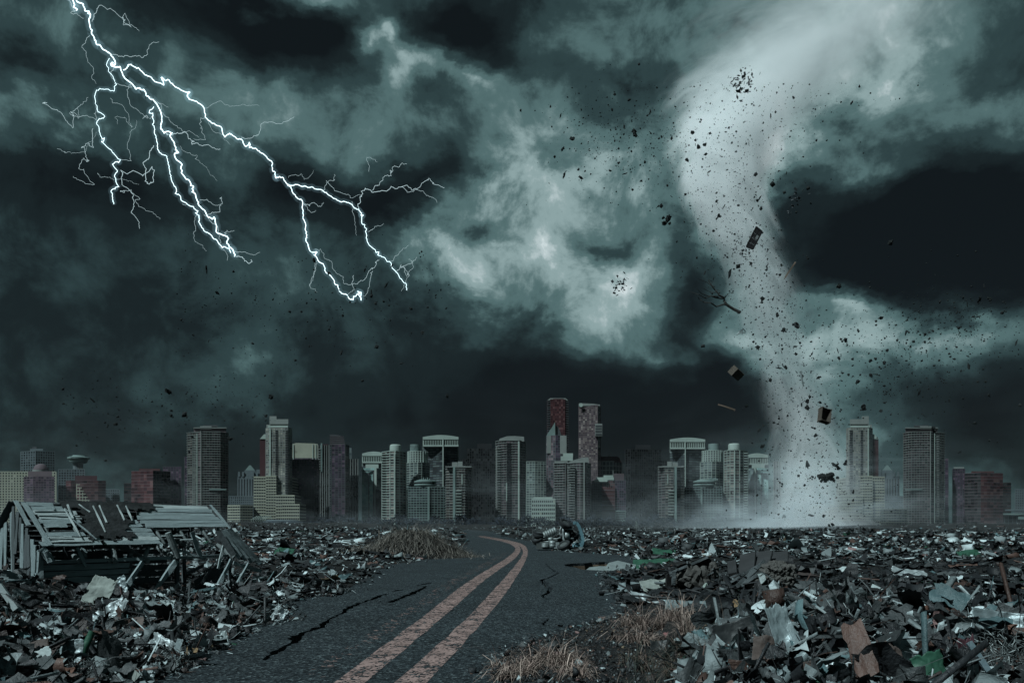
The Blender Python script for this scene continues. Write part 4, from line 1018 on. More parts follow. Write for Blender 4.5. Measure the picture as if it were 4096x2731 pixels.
# fallen and leaning timbers, traced from the photograph on the wall plane
TIM = [((1150,590),(950,890),.15,.10,-.35),((1420,580),(1220,860),.17,.10,-.35),((1860,570),(1680,930),.13,.08,-.4),((2000,600),(1790,980),.10,.08,-.6),((1810,410),(1750,655),.10,.04,-.25),
       ((1540,350),(1610,550),.17,.05,-.05),((1410,490),(1650,575),.08,.06,-.15),((1700,640),(1520,900),.12,.08,.3),((1740,845),(1960,885),.10,.06,-.5),((620,475),(690,640),.10,.06,-.1),
       ((330,485),(420,600),.24,.08,-.12),((360,500),(400,600),.12,.08,-.2),((650,480),(700,520),.06,.05,-.2),((1640,620),(1480,700),.12,.05,.6),((1260,620),(1080,840),.10,.07,.7),((300,680),(235,850),.07,.05,-.3)]
for a, b2, w, th, off in TIM:
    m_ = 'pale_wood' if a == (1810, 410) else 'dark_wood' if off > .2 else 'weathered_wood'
    plank(shed, FR(*c1(*a), off), FR(*c1(*b2), off - .1), w, th, UY, m_, 'fallen_timber')
for a, b2, r_, o1, o2 in [((1350,360),(1430,560),.11,-.05,-.1),((1240,460),(1400,570),.085,1.2,-.1),((930,455),(1190,590),.09,1.4,-.1),((1410,430),(1560,510),.07,1.2,.2),((900,470),(930,600),.085,.2,-.15),((590,550),(640,590),.09,.4,-.12),((840,560),(880,590),.06,.5,-.1),((650,500),(690,560),.06,.3,0),((1190,480),(1160,570),.07,.2,-.05),((1740,460),(1880,560),.09,.4,-.2)]:
    A, B = FR(*c1(*a), o1) - SO, FR(*c1(*b2), o2) - SO
    MB().tube([A, A.lerp(B, .5) + Vector((0, 0, .02)), B], [r_, r_ * 1.06, r_ * .95], 9).build('log', MATS['log_wood'], shed)
# collapsed right wall panel
for k in range(5):
    a = (1745 + k * 22, 345 - k * 3); b2 = (1880 + k * 52, 545 + k * 16)
    plank(shed, FR(*c1(*a), -.15 + .05 * k), FR(*c1(*b2), -.5 + .05 * k), .24, .03, UY + Vector((.3, -.5, .6)), 'weathered_wood' if k else 'dark_wood', 'wall_plank')
for k in range(6):
    a = (1560 + k * 8, 770 + k * 22); b2 = (1800 + k * 6, 600 + k * 48)
    plank(shed, FR(*c1(*a), .5), FR(*c1(*b2), .3), .2, .03, UY, 'dark_wood', 'wall_plank')
plank(shed, FR(*c1(1870, 600), -.3), FR(*c1(2100, 670), -.4), .14, .05, UY, 'weathered_wood', 'fallen_timber')

# ------------------------------------------------------------------ overturned truck
mat('chassis', (.075, .085, .085), .6, .5, 1.2, .3, 8)
mat('steel', (.28, .32, .32), .5, .35, 1.0, .2, 6, metallic=.4, spec=.4)
mat('rubber', (.030, .034, .036), .85, .4, 2.0, .2, 9)
mat('cab_blue', (.12, .23, .27), .5, .45, 1.0, .3, 5, spec=.3)
tb = G(2236, 2200, 0.05)
truck = empty('truck', (tb.x, tb.y, 0.05), 'wrecked truck lying on its side with its underside and wheels showing, pale blue cab torn', 'truck')
def T(x, y, d=0.0):
    px, py = 2080 + x * .13605, 2040 + y * .13605; k = (tb.y + d) / F
    return Vector(((px - CX) * k - tb.x, d, EYE + (HY - py) * k - .05))
def tt(name, m, pts, r, n=8, smooth=True): return MB().tube(pts, r, n).build(name, MATS[m], truck, smooth=smooth)
def wheel(c, nrm, R_, w, name='wheel'):
    nrm = Vector(nrm).normalized(); rot = Vector((0, 0, 1)).rotation_difference(nrm).to_matrix().to_4x4(); rot.translation = c
    e = MB().lathe([(R_ * .62, -w * .5), (R_ * .93, -w * .5), (R_, -w * .36), (R_, w * .36), (R_ * .93, w * .5), (R_ * .62, w * .5), (R_ * .56, w * .2), (R_ * .56, -w * .2)], 28).build(name, MATS['rubber'], truck)
    e.matrix_local = rot
    r_ = MB().lathe([(R_ * .57, -w * .3), (R_ * .5, -w * .1), (R_ * .2, -w * .05), (R_ * .16, w * .25), (R_ * .2, w * .05), (R_ * .5, w * .1), (R_ * .57, w * .3)], 20).build('rim', MATS['chassis'], e)
    tm_ = MB()
    for i in range(28):
        a = 2 * math.pi * i / 28; c_, s_ = math.cos(a), math.sin(a)
        tm_.bar((R_ * c_, R_ * s_, -w * .36), (R_ * c_, R_ * s_, w * .36), R_ * .09, R_ * .05, (c_, s_, 0))
    t_ = tm_.build('tread', MATS['rubber'], e); t_['kind'] = 'stuff'
    return e
wheel(T(1312, 390, -.1), (.55, -.45, .75), .62, .34)
wheel(T(1290, 1030, -.9), (-.45, -.45, .85), .66, .36)
wheel(T(545, 665, .3), (.2, -.25, .95), .52, .26); wheel(T(535, 735, .2), (.2, -.25, .95), .52, .26); wheel(T(500, 870, 0), (-.2, -.4, .9), .5, .3); wheel(T(560, 930, .2), (-.2, -.4, .9), .5, .3)
for a, b2, r_, m_ in [((640,800),(1150,700),.055,'steel'),((600,945),(1100,890),.06,'steel'),((380,985),(620,1005),.05,'chassis'),((700,660),(1170,490),.035,'chassis'),((590,870),(820,840),.04,'chassis')]:
    tt('chassis_rail', m_, [T(*a), T(*b2, -.2)], r_)
for x in (720, 800, 880, 960, 1040): tt('cross_member', 'chassis', [T(x, 800 - (x - 720) * .2, .1), T(x, 940 - (x - 720) * .12, .1)], .035)
# ribbed tank
for k in range(6):
    a = T(700 + k * 62, 742 - k * 26); b2 = T(752 + k * 62, 720 - k * 26)
    tt('tank_section', 'steel', [a, b2], .34 + .03 * (k % 2), 16)
tt('tank_strap', 'chassis', [T(690, 690), T(1070, 540)], .05)
tt('exhaust_silencer', 'steel', [T(830, 858, -.2), T(960, 838, -.2)], .17, 14); tt('exhaust_pipe', 'steel', [T(960, 838, -.2), T(1080, 840, -.2), T(1170, 805, -.2), T(1240, 820, -.1)], .06)
tt('front_axle', 'steel', [T(1215, 480, -.1), T(1165, 580, -.1), T(1160, 700, -.1), T(1200, 830, -.1)], .07); tt('axle_beam', 'steel', [T(1275, 460, -.2), T(1275, 640, -.3), T(1270, 830, -.3), T(1330, 960, -.4)], .11)
tt('leaf_spring', 'steel', [T(1320, 545), T(1540, 560)], .08); tt('leaf_spring', 'steel', [T(1320, 820), T(1580, 835)], .09)
tt('spring_shackle', 'chassis', [T(1540, 560), T(1600, 470), T(1550, 490)], .05)
MB().lathe([(.02, -.35), (.28, -.3), (.36, 0), (.28, .3), (.05, .35)], 14).build('gearbox', MATS['steel'], truck, T(1370, 740, 0), True)
MB().lathe([(.05, -.2), (.2, -.15), (.22, .1), (.1, .2)], 12).build('differential', MATS['chassis'], truck, T(1230, 740, -.1), True)
MB().lathe([(.05, -.2), (.2, -.15), (.22, .1), (.1, .2)], 12).build('air_tank', MATS['steel'], truck, T(1400, 980, -.3), True)
for k in range(4): tt('battery_box_bar', 'steel', [T(640, 985 + k * 28, -.5), T(835, 968 + k * 34, -.5)], .05, 6)
MB().box(-.85, .85, 0, .5, -.35, .35).build('battery_box', MATS['chassis'], truck, T(740, 1030, -.4))
for y in (965, 1040): tt('fuel_tank', 'steel', [T(870, y, -.5), T(1030, y - 5, -.5)], .26, 14)
MB().box(-.25, .25, -.1, .3, -.55, .3).build('step_plate', MATS['steel'], truck, T(1080, 1030, -.6))
# cab: torn shell, ribs and hoses
def ribbon(name, m, pts, w, th=.05):
    b_ = MB()
    for a, b2 in zip(pts[:-1], pts[1:]): b_.bar(a, b2, w, th, (0, -1, 0))
    return b_.build(name, MATS[m], truck)
tr_ = random.Random(2)
arcp = [(1560,375),(1660,365),(1730,470),(1790,620),(1830,760),(1850,880),(1825,1000),(1780,1080)]
ribbon('cab_panel', 'cab_blue', [T(x, y, -.3) for x, y in arcp], .30, .12); ribbon('cab_panel', 'cab_blue', [T(x - 55, y + 20, .5) for x, y in arcp[3:]], .28, .1)
MB().add([tuple(T(x, y, -.3)) for x, y in arcp[2:]] + [tuple(T(x - 130, y, 1.6)) for x, y in arcp[2:]], [(i, i + 1, i + 7, i + 6) for i in range(5)]).build('cab_shell', MATS['cab_blue'], truck)
ribbon('cab_pillar', 'chassis', [T(1540, 380, -.3), T(1690, 490, -.3)], .1)
e = MB().add([tuple(T(x, y, d)) for x, y, d in [(1540,980,-.4),(1640,960,-.6),(1760,1010,-.5),(1740,1090,-.5),(1640,1060,-.7),(1550,1090,-.5)]], [(0,1,4,5),(1,2,3,4)]).build('grille_panel', MATS['cab_blue'], truck)
e.modifiers.new('t', 'SOLIDIFY').thickness = .06
e = MB().add([tuple(T(x, y, d)) for x, y, d in [(1490,1225,-.9),(1590,1170,-1.2),(1720,1130,-.8),(1790,1180,-.7),(1700,1260,-1.0),(1600,1245,-1.1)]], [(0,1,5),(1,2,4,5),(2,3,4)]).build('bumper', MATS['cab_blue'], truck)
e.modifiers.new('t', 'SOLIDIFY').thickness = .25
MB().lathe([(.05, -.15), (.2, -.1), (.24, .1), (.1, .2)], 10).build('headlamp', MATS['cab_blue'], truck, T(1820, 1240, -.8))
tt('bumper_tube', 'steel', [T(1560, 1000, -.8), T(1580, 950, -.8), T(1640, 930, -.8), T(1760, 945, -.7)], .07)
for k in range(26):
    x, y = tr_.uniform(1320, 1780), tr_.uniform(540, 960)
    tt('hose', tr_.choice(['chassis', 'steel', 'rubber']), [T(x, y, tr_.uniform(0, .6)), T(x + tr_.uniform(-80, 80), y + tr_.uniform(-80, 80), tr_.uniform(-.2, .5)), T(x + tr_.uniform(-150, 150), y + tr_.uniform(-110, 110), tr_.uniform(0, .8))], tr_.uniform(.02, .06), 6)
MB().box(-1.1, 1.0, .5, 1.8, .15, 2.2).build('cab_interior', MATS['rubber'], truck, T(1560, 1040, 0))
MB().box(-1.6, 1.6, .7, 1.4, .1, 1.5).build('load_bed', MATS['chassis'], truck, T(850, 1010, 0))
# ------------------------------------------------------------------ ruined house in the rubble on the right
mat('masonry', (.085, .083, .078), .95, .45, 1.5, .9, 6)
mat('char', (.022, .022, .022), .9, .5, 2, .5, 8)
mat('slate', (.040, .042, .044), .8, .4, 3, .4, 9)
rb = P(2930, 2380, 27)
ruin = empty('ruined_house', (rb.x, 27, 0), 'dark collapsed house with broken masonry, tilted roof panels and charred beams', 'ruin')
c4 = lambda x, y: (2280 + x * .4252, 2160 + y * .4252)
def RR(x, y, d=0.): return P(*c4(x, y), 27 + d) - ruin.location
def lump(name, m, c, r, sd, parent=None, sq=(1, 1, 1)):
    rg = random.Random(sd); b_ = bmesh.new(); bmesh.ops.create_icosphere(b_, subdivisions=3, radius=1)
    ph = [(Vector((rg.gauss(0, 1), rg.gauss(0, 1), rg.gauss(0, 1))).normalized() * rg.uniform(2, 7), rg.uniform(0, 6), rg.uniform(.05, .16)) for _ in range(14)]
    for v in b_.verts:
        d = v.co.copy(); k = 1 + sum(a * (abs((d.dot(w) * .5 + p) % 2 - 1) * 2 - 1) for w, p, a in ph) + rg.uniform(-.07, .07)
        v.co = Vector((d.x * k * r * sq[0], d.y * k * r * sq[1], d.z * k * r * sq[2]))
    me = bpy.data.meshes.new(name); b_.to_mesh(me); b_.free()
    return link(name, me, MATS[m], parent, c)
def slab(name, m, pts, d0, th, parent, thick_dir=(0, 1, 0)):
    q = [RR(x, y, d) for x, y, d in pts]; n = len(q); t_ = Vector(thick_dir) * th
    return MB().add([tuple(p) for p in q] + [tuple(p + t_) for p in q], [list(range(n)), list(range(n, 2*n))[::-1]] + [[(i+1) % n, i, n+i, n+(i+1) % n] for i in range(n)]).build(name, MATS[m], parent)
slab('roof_panel', 'char', [(925,310,0),(1040,230,.3),(1160,180,.5),(1290,150,.6),(1335,190,1.2),(1335,300,1.4),(1180,300,.9),(1040,330,.4)], 0, .12, ruin, (0, .6, -.5))
for x0, y0, x1, y1 in [(925,315,1295,160),(940,330,1180,215),(1100,205,1150,265),(1000,275,1090,295)]:
    plank(ruin, RR(x0, y0, -.1) + ruin.location, RR(x1, y1, .3) + ruin.location, .09, .06, (0, -1, .3), 'dark_wood', 'roof_timber')
slab('wall', 'char', [(915,320,.2),(1100,300,.6),(1320,290,1.2),(1330,430,1.0),(1120,470,.5),(910,430,.2)], 0, .3, ruin)
plank(ruin, RR(975,420,-.1) + ruin.location, RR(975,290,-.1) + ruin.location, .14, .1, (0, -1, 0), 'dark_wood', 'door_post')
for i, (x, y, r, sq) in enumerate([(1150,330,.34,(1,.8,1)),(1100,370,.30,(1.3,.8,.8)),(1200,360,.36,(1,.8,1.1)),(1250,420,.28,(1,1,1)),(1170,490,.26,(.8,.8,1.4)),(1260,520,.30,(1.5,.8,.7)),(1380,520,.26,(1.4,.8,.8)),(1440,560,.26,(1.2,.8,.9)),(1350,280,.2,(.8,.8,1.3)),(1700,400,.26,(1.5,.8,.7)),(1420,600,.2,(1.6,1,.8))]):
    lump('masonry_lump', 'masonry', RR(x, y, .2), r, 40 + i, ruin, sq)
# broken right wall of stones
sr = random.Random(6)
for j in range(7):
    for i in range(9):
        x = 1850 + i * 27 + (j % 2) * 13; y = 425 - j * 32
        if y < 205 + abs(i - 3) * 14 + sr.uniform(-12, 25) or (i < 2 and j < 3): continue
        o = lump('stone', 'masonry', RR(x, y, .1 + sr.uniform(-.1, .1)), .16, 100 + (i * 7 + j) % 9, ruin, (1.15, 1.3, .95)) if (i * 7 + j) < 9 else None
        if o is None:
            src = [ob for ob in ruin.children if ob.name.startswith('stone')]
            o = link('stone', sr.choice(src).data if src else lump('stone', 'masonry', RR(x, y), .16, 77, ruin).data, None, ruin, RR(x, y, .1 + sr.uniform(-.1, .1)))
        o.rotation_euler = (sr.uniform(-.4, .4), sr.uniform(-.4, .4), sr.uniform(-3, 3))
# tilted tile roof: rows of ribs on a panel
def tiled(x0, y0, x1, y1, x2, y2, d0, n, m='slate'):
    """corner, along-ridge corner, downslope corner in view pixels"""
    A, B, C = RR(x0, y0, d0 + .9), RR(x1, y1, d0 + .6), RR(x2, y2, d0)
    nrm = (B - A).cross(C - A).normalized(); nrm = nrm if nrm.y < 0 else -nrm
    MB().add([tuple(p) for p in (A, B, B + C - A, C)] + [tuple(p - nrm * .08) for p in (A, B, B + C - A, C)], [(0,1,2,3),(7,6,5,4),(0,4,5,1),(1,5,6,2),(2,6,7,3),(3,7,4,0)]).build('roof_panel', MATS['char'], ruin)
    me = MB().tube([(0, 0, 0), C - A], .055, 6).mesh('roof_tile_row'); me.materials.append(MATS[m])
    for i in range(n):
        p = A.lerp(B, (i + .5) / n) + nrm * .03; link('roof_tile_row', me, None, ruin, p)
tiled(1610,150,1745,120,1590,330, .5, 11); tiled(1740,130,1905,110,1700,260, .7, 12); tiled(1905,130,2050,115,1900,230, 1.2, 10); tiled(1490,215,1560,200,1500,330, .3, 5)
for a, b2, w in [((1560,440),(1830,190),.14),((1600,430),(1900,230),.12),((1500,400),(1760,240),.08),((1240,450),(1300,350),.06),((1340,270),(1440,380),.07),((1420,330),(1380,520),.07),((1480,300),(1330,350),.06),((1640,300),(1480,360),.07),((1320,400),(1330,500),.05),((1460,330),(1560,400),.07),((1290,330),(1420,260),.05)]:
    plank(ruin, RR(*a, -.2) + ruin.location, RR(*b2, .3) + ruin.location, w, w * .6, (0, -1, .2), 'dark_wood', 'beam')
sh_ = [RR(1768,315,-.35), RR(1822,303,-.35), RR(1840,370,-.4), RR(1800,412,-.45)]
shut = MB().add([tuple(p + Vector((0, .04, 0))) for p in sh_] + [tuple(p + Vector((0, .06, 0))) for p in sh_], [(0,1,2,3),(7,6,5,4)]).build('shutter', MATS['char'], ruin)
for i in range(5):
    f = (i + .5) / 5; plank(shut, sh_[0].lerp(sh_[1], f), sh_[3].lerp(sh_[2], f), .07, .03, (0, -1, 0), 'pale_wood', 'slat', off=Vector((0, 0, 0)))
plank(shut, sh_[0].lerp(sh_[3], .1), sh_[1].lerp(sh_[2], .1), .06, .03, (0, -1, 0), 'pale_wood', 'slat', off=Vector((0, .03, 0)))
lump('white_block', 'pale', RR(1275, 445, -.3), .1, 9, ruin, (.7, .8, 1.2))

# ------------------------------------------------------------------ sinkhole slabs
mat('broken_slab', (.17, .20, .20), .8, .35, 2, .3, 8)
kr = random.Random(12)
names_ = ['largest pale slab lying flat in the sinkhole', 'long narrow slab on the near lip of the sinkhole', 'tilted slab leaning at the back of the sinkhole', 'small slab at the left end of the sinkhole', 'slab half over the near edge of the sinkhole', 'broken slab at the right end of the sinkhole', 'small wedge of slab left of the sinkhole middle', 'thin slab on the far side of the sinkhole']
for i, (x, y, w, d_, tz) in enumerate([(505,262,.9,.6,.15),(545,298,1.0,.35,.1),(440,250,.8,.5,.35),(265,272,.7,.4,.1),(450,300,.55,.4,.2),(580,285,.7,.4,.1),(330,290,.5,.35,.1),(500,245,.6,.3,.3)]):
    px, py = c4(x, y); g = P(px, py, 46.5 + (2285 - py) * .12)
    n = 6; q = [(math.cos(2*math.pi*k/n + .3) * w * kr.uniform(.7, 1.15), math.sin(2*math.pi*k/n + .3) * d_ * 1.6 * kr.uniform(.7, 1.1)) for k in range(n)]
    o = MB().prism(q, -.06, .06).build('asphalt_slab', MATS['broken_slab'], None, g); o.rotation_euler = (tz + .12, kr.uniform(-.15, .15), kr.uniform(-.3, .3))
    tag(o, names_[i], 'slab', 'broken slabs in the sinkhole')
hw_ = MB(); k_ = len(hv)
hw_.add([(x, y, -.12) for x, y in hv] + [(HOLE_C[0] + (x - HOLE_C[0]) * .93, HOLE_C[1] + (y - HOLE_C[1]) * .93, -1.1) for x, y in hv], [(i, (i + 1) % k_, k_ + (i + 1) % k_, k_ + i) for i in range(k_)])
o = hw_.build('sinkhole_wall', MATS['earth_cut']); tag(o, kind='structure')

# ------------------------------------------------------------------ rubble
mat('rubble', (1, 1, 1), .5, .5, 3.0, .6, 14, attr='Col', spec=.22)
mat('rubble_far', (1, 1, 1), .6, .4, .7, 0, attr='Col')
PAL = np.array([(.018,.020,.022),(.055,.062,.064),(.19,.225,.23),(.44,.51,.52),(.085,.052,.043),(.085,.14,.15),(.025,.075,.048),(.22,.14,.135),(.15,.115,.075),(.05,.04,.038)])
PW = {'soil': [.72,.12,.03,.012,.06,.01,.002,.015,.01,.02], 'big': [.30,.32,.22,.035,.08,.045,.0,.0,.0,.0], 'near': [.30,.24,.20,.10,.085,.04,.003,.004,.004,.048], 'dark': [.72,.16,.035,.016,.04,.012,.003,.002,.003,.012], 'far': [.42,.21,.16,.115,.05,.03,.003,.006,.004,.01]}
def rotm(yaw, tx, ty):
    cz, sz, cx, sx, cy_, sy = np.cos(yaw), np.sin(yaw), np.cos(tx), np.sin(tx), np.cos(ty), np.sin(ty)
    R = np.empty((len(yaw), 3, 3))
    R[:,0,0] = cz*cy_ - sz*sx*sy; R[:,0,1] = -sz*cx; R[:,0,2] = cz*sy + sz*sx*cy_
    R[:,1,0] = sz*cy_ + cz*sx*sy; R[:,1,1] = cz*cx;  R[:,1,2] = sz*sy - cz*sx*cy_
    R[:,2,0] = -cx*sy; R[:,2,1] = sx; R[:,2,2] = cx*cy_
    return R
def gridf(nx, ny):
    i = np.arange((nx + 1) * (ny + 1)).reshape(ny + 1, nx + 1)
    return np.stack([i[:-1,:-1], i[:-1,1:], i[1:,1:], i[1:,:-1]], -1).reshape(-1, 4)
CUBEF = np.array([(3,2,1,0),(4,5,6,7),(0,1,5,4),(1,2,6,5),(2,3,7,6),(3,0,4,7)])
CUBEV = np.array([(-1,-1,-1),(1,-1,-1),(1,1,-1),(-1,1,-1),(-1,-1,1),(1,-1,1),(1,1,1),(-1,1,1)]) * .5
def shards(rng, n, kind, size):
    """local verts (n,k,3) of torn sheets, sticks, curled strips or chunks"""
    if kind == 'strand':
        t_ = np.linspace(-1, 1, 7)[None]; v = np.zeros((n, 14, 3)); a = rng.normal(0, .6, (n, 1)); b = rng.normal(0, .5, (n, 1)); w = rng.uniform(.012, .04, (n, 1))
        for s_, sl in ((-1, slice(0, 7)), (1, slice(7, 14))):
            v[:, sl, 0] = t_ * 1.3; v[:, sl, 1] = a * t_ ** 2 + b * t_ ** 3 + s_ * w; v[:, sl, 2] = rng.normal(0, .5, (n, 1)) * t_ ** 2 if s_ < 0 else v[:, 0:7, 2]
        f = gridf(6, 1)
    elif kind == 'crumple':
        q = 6; u = np.linspace(-.5, .5, q); g = np.stack(np.meshgrid(u, u), -1).reshape(-1, 2)
        v = np.zeros((n, q * q, 3)); v[:, :, :2] = g + rng.normal(0, .045, (n, q * q, 2))
        for _ in range(4):
            d = rng.normal(size=(n, 2)); d /= np.linalg.norm(d, axis=1)[:, None]; f_ = rng.uniform(1, 4, (n, 1))
            v[:, :, 2] += .34 * np.abs(((v[:, :, 0] * d[:, :1] + v[:, :, 1] * d[:, 1:]) * f_ + rng.random((n, 1))) % 1 - .5) / f_ ** .6
        v[:, :, 0] *= rng.uniform(.7, 1.7, (n, 1)); v[:, :, 1] *= rng.uniform(.35, .95, (n, 1)); v[:, :, 2] += rng.normal(0, .025, (n, q * q)); f = gridf(q - 1, q - 1)
    elif kind == 'sheet':
        g = np.stack(np.meshgrid(np.linspace(-.5, .5, 4), np.linspace(-.5, .5, 4)), -1).reshape(-1, 2)
        v = np.zeros((n, 16, 3)); v[:, :, :2] = g + rng.normal(0, .075, (n, 16, 2))
        a = rng.normal(0, .9, (n, 1)); th = rng.uniform(0, np.pi, (n, 1))
        t_ = v[:, :, 0] * np.cos(th) + v[:, :, 1] * np.sin(th)
        v[:, :, 0] *= rng.uniform(.6, 1.7, (n, 1)); v[:, :, 1] *= rng.uniform(.25, .9, (n, 1))
        v[:, :, 2] = a * t_ ** 2 * .9 + rng.normal(0, .06, (n, 16)); f = gridf(3, 3)
    elif kind == 'curl':
        t_ = np.linspace(-1, 1, 8)[None] * rng.uniform(.5, 2.2, (n, 1)); r = .35
        v = np.zeros((n, 16, 3)); w = rng.uniform(.08, .35, (n, 1))
        for s_, sl in ((-1, slice(0, 8)), (1, slice(8, 16))):
            v[:, sl, 0] = r * np.sin(t_) * 1.6; v[:, sl, 2] = r * (1 - np.cos(t_)); v[:, sl, 1] = s_ * w + t_ * rng.normal(0, .1, (n, 1))
        v += rng.normal(0, .015, v.shape); f = gridf(7, 1)
    elif kind == 'stick':
        v = CUBEV[None] * np.stack([rng.uniform(1.2, 3.6, n), rng.uniform(.05, .22, n), rng.uniform(.04, .09, n)], 1)[:, None]; f = CUBEF
        v = v + rng.normal(0, .02, v.shape)
    else:
        v = CUBEV[None] * rng.uniform(.4, .9, (n, 1, 3)) + rng.normal(0, .11, (n, 8, 3)); f = CUBEF
    return v * size[:, None, None], f
def scatter(name, label, seed, xy, size, tilt, pal, m, lift=0.0, mixk=(.5, .2, .2, .1)):
    rng = np.random.default_rng(seed); n = len(xy); z = H(xy[:, 0], xy[:, 1])
    mixk = tuple(mixk) + (0,) * (6 - len(mixk)); kinds = rng.choice(6, n, p=mixk); V_, F_, C_ = [], [], []; base = 0
    for ki, kn in enumerate(('sheet', 'curl', 'stick', 'chunk', 'crumple', 'strand')):
        s_ = kinds == ki; k = int(s_.sum())
        if not k: continue
        v, f = shards(rng, k, kn, size[s_])
        R = rotm(rng.uniform(0, 2 * np.pi, k), rng.normal(0, 1, k) * tilt[s_], rng.normal(0, 1, k) * tilt[s_])
        v = np.einsum('nij,nkj->nki', R, v)
        v[:, :, 0] += xy[s_, 0][:, None]; v[:, :, 1] += xy[s_, 1][:, None]
        v[:, :, 2] += (z[s_] + np.abs(rng.normal(0, .35, k)) * size[s_] * np.minimum(tilt[s_] + .15, 1) + lift)[:, None]
        cidx = rng.choice(len(PAL), k, p=np.array(PW[pal]) / sum(PW[pal])); c = PAL[cidx] * rng.uniform(.65, 1.35, (k, 1))
        nv = v.shape[1]
        F_.append((f[None] + (np.arange(k) * nv)[:, None, None] + base).reshape(-1, 4)); V_.append(v.reshape(-1, 3)); C_.append(np.repeat(c, nv, 0)); base += k * nv
    o = link(name, npmesh(name, np.concatenate(V_), np.concatenate(F_), np.concatenate(C_)), MATS[m])
    tag(o, label, kind='stuff'); return o
def sample(rng, n, px0, px1, py0, py1, hz=.35):
    px = rng.uniform(px0, px1, n); py = rng.uniform(py0, py1, n)
    Y = (EYE - hz) * F / (py - HY); return np.stack([(px - CX) / F * Y, Y], 1)
def keep(xy, dmin=.08, soil=True, rng=None):
    d = sdist(CLEAR, xy[:, 0], xy[:, 1]); k = d > dmin
    if soil: k &= sdist(SOIL, xy[:, 0], xy[:, 1]) > .1
    return xy[k]
rg = np.random.default_rng(77)
def clear_shed(xy):
    q = xy - np.array([SO.x, SO.y]); s_ = q @ np.array([UX.x, UX.y]); d_ = q @ np.array([UY.x, UY.y])
    return xy[~((s_ > -.1) & (s_ < 6.9) & (d_ > -.5) & (d_ < 3.2))]
xy = keep(sample(rg, 34000, -900, 5000, 2106, 2240), .3)
scatter('rubble', 'field of scattered wreckage reaching to the city edge', 1, xy, np.minimum(.0050 * xy[:, 1] * rg.lognormal(0, .5, len(xy)), 1.25), np.full(len(xy), .13), 'far', 'rubble_far', mixk=(.48, .08, .28, .03, 0, .13))
xy = clear_shed(keep(sample(rg, 19000, -700, 4800, 2225, 2460), .1)); xy = xy[~((xy[:, 0] < -4) & (xy[:, 1] < 24))]
dk = (xy[:, 0] > 2.4) & (xy[:, 1] < 44)
scatter('rubble', 'mid distance wreckage on both sides of the road', 2, xy[~dk], np.minimum(.25 * rg.lognormal(0, .5, (~dk).sum()), .8), np.full((~dk).sum(), .26), 'far', 'rubble', mixk=(.2, .12, .24, .04, .22, .18))
scatter('rubble', 'dark wreckage behind the scrap heap on the right', 3, xy[dk], np.minimum(.27 * rg.lognormal(0, .5, dk.sum()), .75), np.full(dk.sum(), .16), 'dark', 'rubble', mixk=(.2, .12, .3, .04, .16, .18))  # this zone draws from the darker palette
xy = keep(sample(rg, 36000, -600, 1350, 2290, 3200, .5), .05); xy = xy[xy[:, 1] > 5]; xy = clear_shed(xy)
scatter('rubble', 'heap of torn metal, splinters and rags before the shed', 4, xy, np.minimum(.092 * rg.lognormal(0, .65, len(xy)), .34), np.full(len(xy), .75), 'near', 'rubble', .02, mixk=(.08, .16, .16, .04, .34, .22))
n_ = 27000; xy = np.stack([rg.uniform(1.6, 10, n_), rg.normal(9.6, 2.0, n_)], 1); xy = xy[(xy[:, 1] > 4.5) & (xy[:, 1] < 13.0) & (xy[:, 0] > 1.75 + .1 * (xy[:, 1] - 8))]; xy = keep(xy, .1)
scatter('rubble', 'heap of torn scrap metal piled up at the near right', 5, xy, np.minimum(.095 * rg.lognormal(0, .65, len(xy)), .36), np.full(len(xy), .8), 'near', 'rubble', .02, mixk=(.08, .18, .14, .04, .36, .20))
xy = clear_shed(keep(sample(rg, 900, -300, 1250, 2330, 2900, .5), .25)); xy = xy[xy[:, 1] > 6]
scatter('rubble', 'bigger buckled sheets and boards sticking out of the left heap', 14, xy, rg.uniform(.18, .44, len(xy)), np.full(len(xy), .6), 'big', 'rubble', .08, mixk=(.05, .15, .25, 0, .55))
n_ = 330; xy = np.stack([rg.uniform(1.9, 9, n_), rg.normal(9.8, 1.7, n_)], 1); xy = keep(xy, .2); xy = xy[(xy[:, 1] > 5.5) & (xy[:, 1] < 12.6)]
scatter('rubble', 'bigger buckled sheets and boards sticking out of the right heap', 15, xy, rg.uniform(.20, .40, len(xy)), np.full(len(xy), .75), 'big', 'rubble', .08, mixk=(.05, .2, .2, 0, .55))
# crumbs over the soil and road edges
n_ = 11000; px = rg.uniform(1950, 2950, n_); py = rg.uniform(2410, 2760, n_); Y = (EYE - .1) * F / (py - HY); xy = np.stack([(px - CX) / F * Y, Y], 1)
k_ = sdist(SOIL, xy[:, 0], xy[:, 1]) < 0; xy = xy[k_]
scatter('rubble', 'dark crumbs and leaves strewn over the soil beside the road', 6, xy, .030 * rg.lognormal(0, .6, len(xy)), np.full(len(xy), .4), 'soil', 'rubble', .0, mixk=(.2, .05, .15, .6))
i_ = rg.integers(2, len(CLEAR) - 3, 1500); f_ = rg.uniform(0, 1, (1500, 1)); xy = CLEAR[i_] * (1 - f_) + CLEAR[i_ + 1] * f_ + rg.normal(0, .16, (1500, 2)) * np.minimum(1, 14 / np.maximum(CLEAR[i_, 1:2], 1)) ** -.6
xy = xy[(xy[:, 1] > 6) & (xy[:, 1] < 90)]
Hs = H; 
H_old = H
def H(x, y): return np.maximum(H_old(x, y), .055)
scatter('rubble', 'splinters and scraps spilled on the road edges', 7, xy, np.minimum(.05 * np.maximum(1, xy[:, 1] / 16) * rg.lognormal(0, .6, len(xy)), .6), np.full(len(xy), .35), 'near', 'rubble', .01, mixk=(.5, .1, .3, .1))
H = H_old

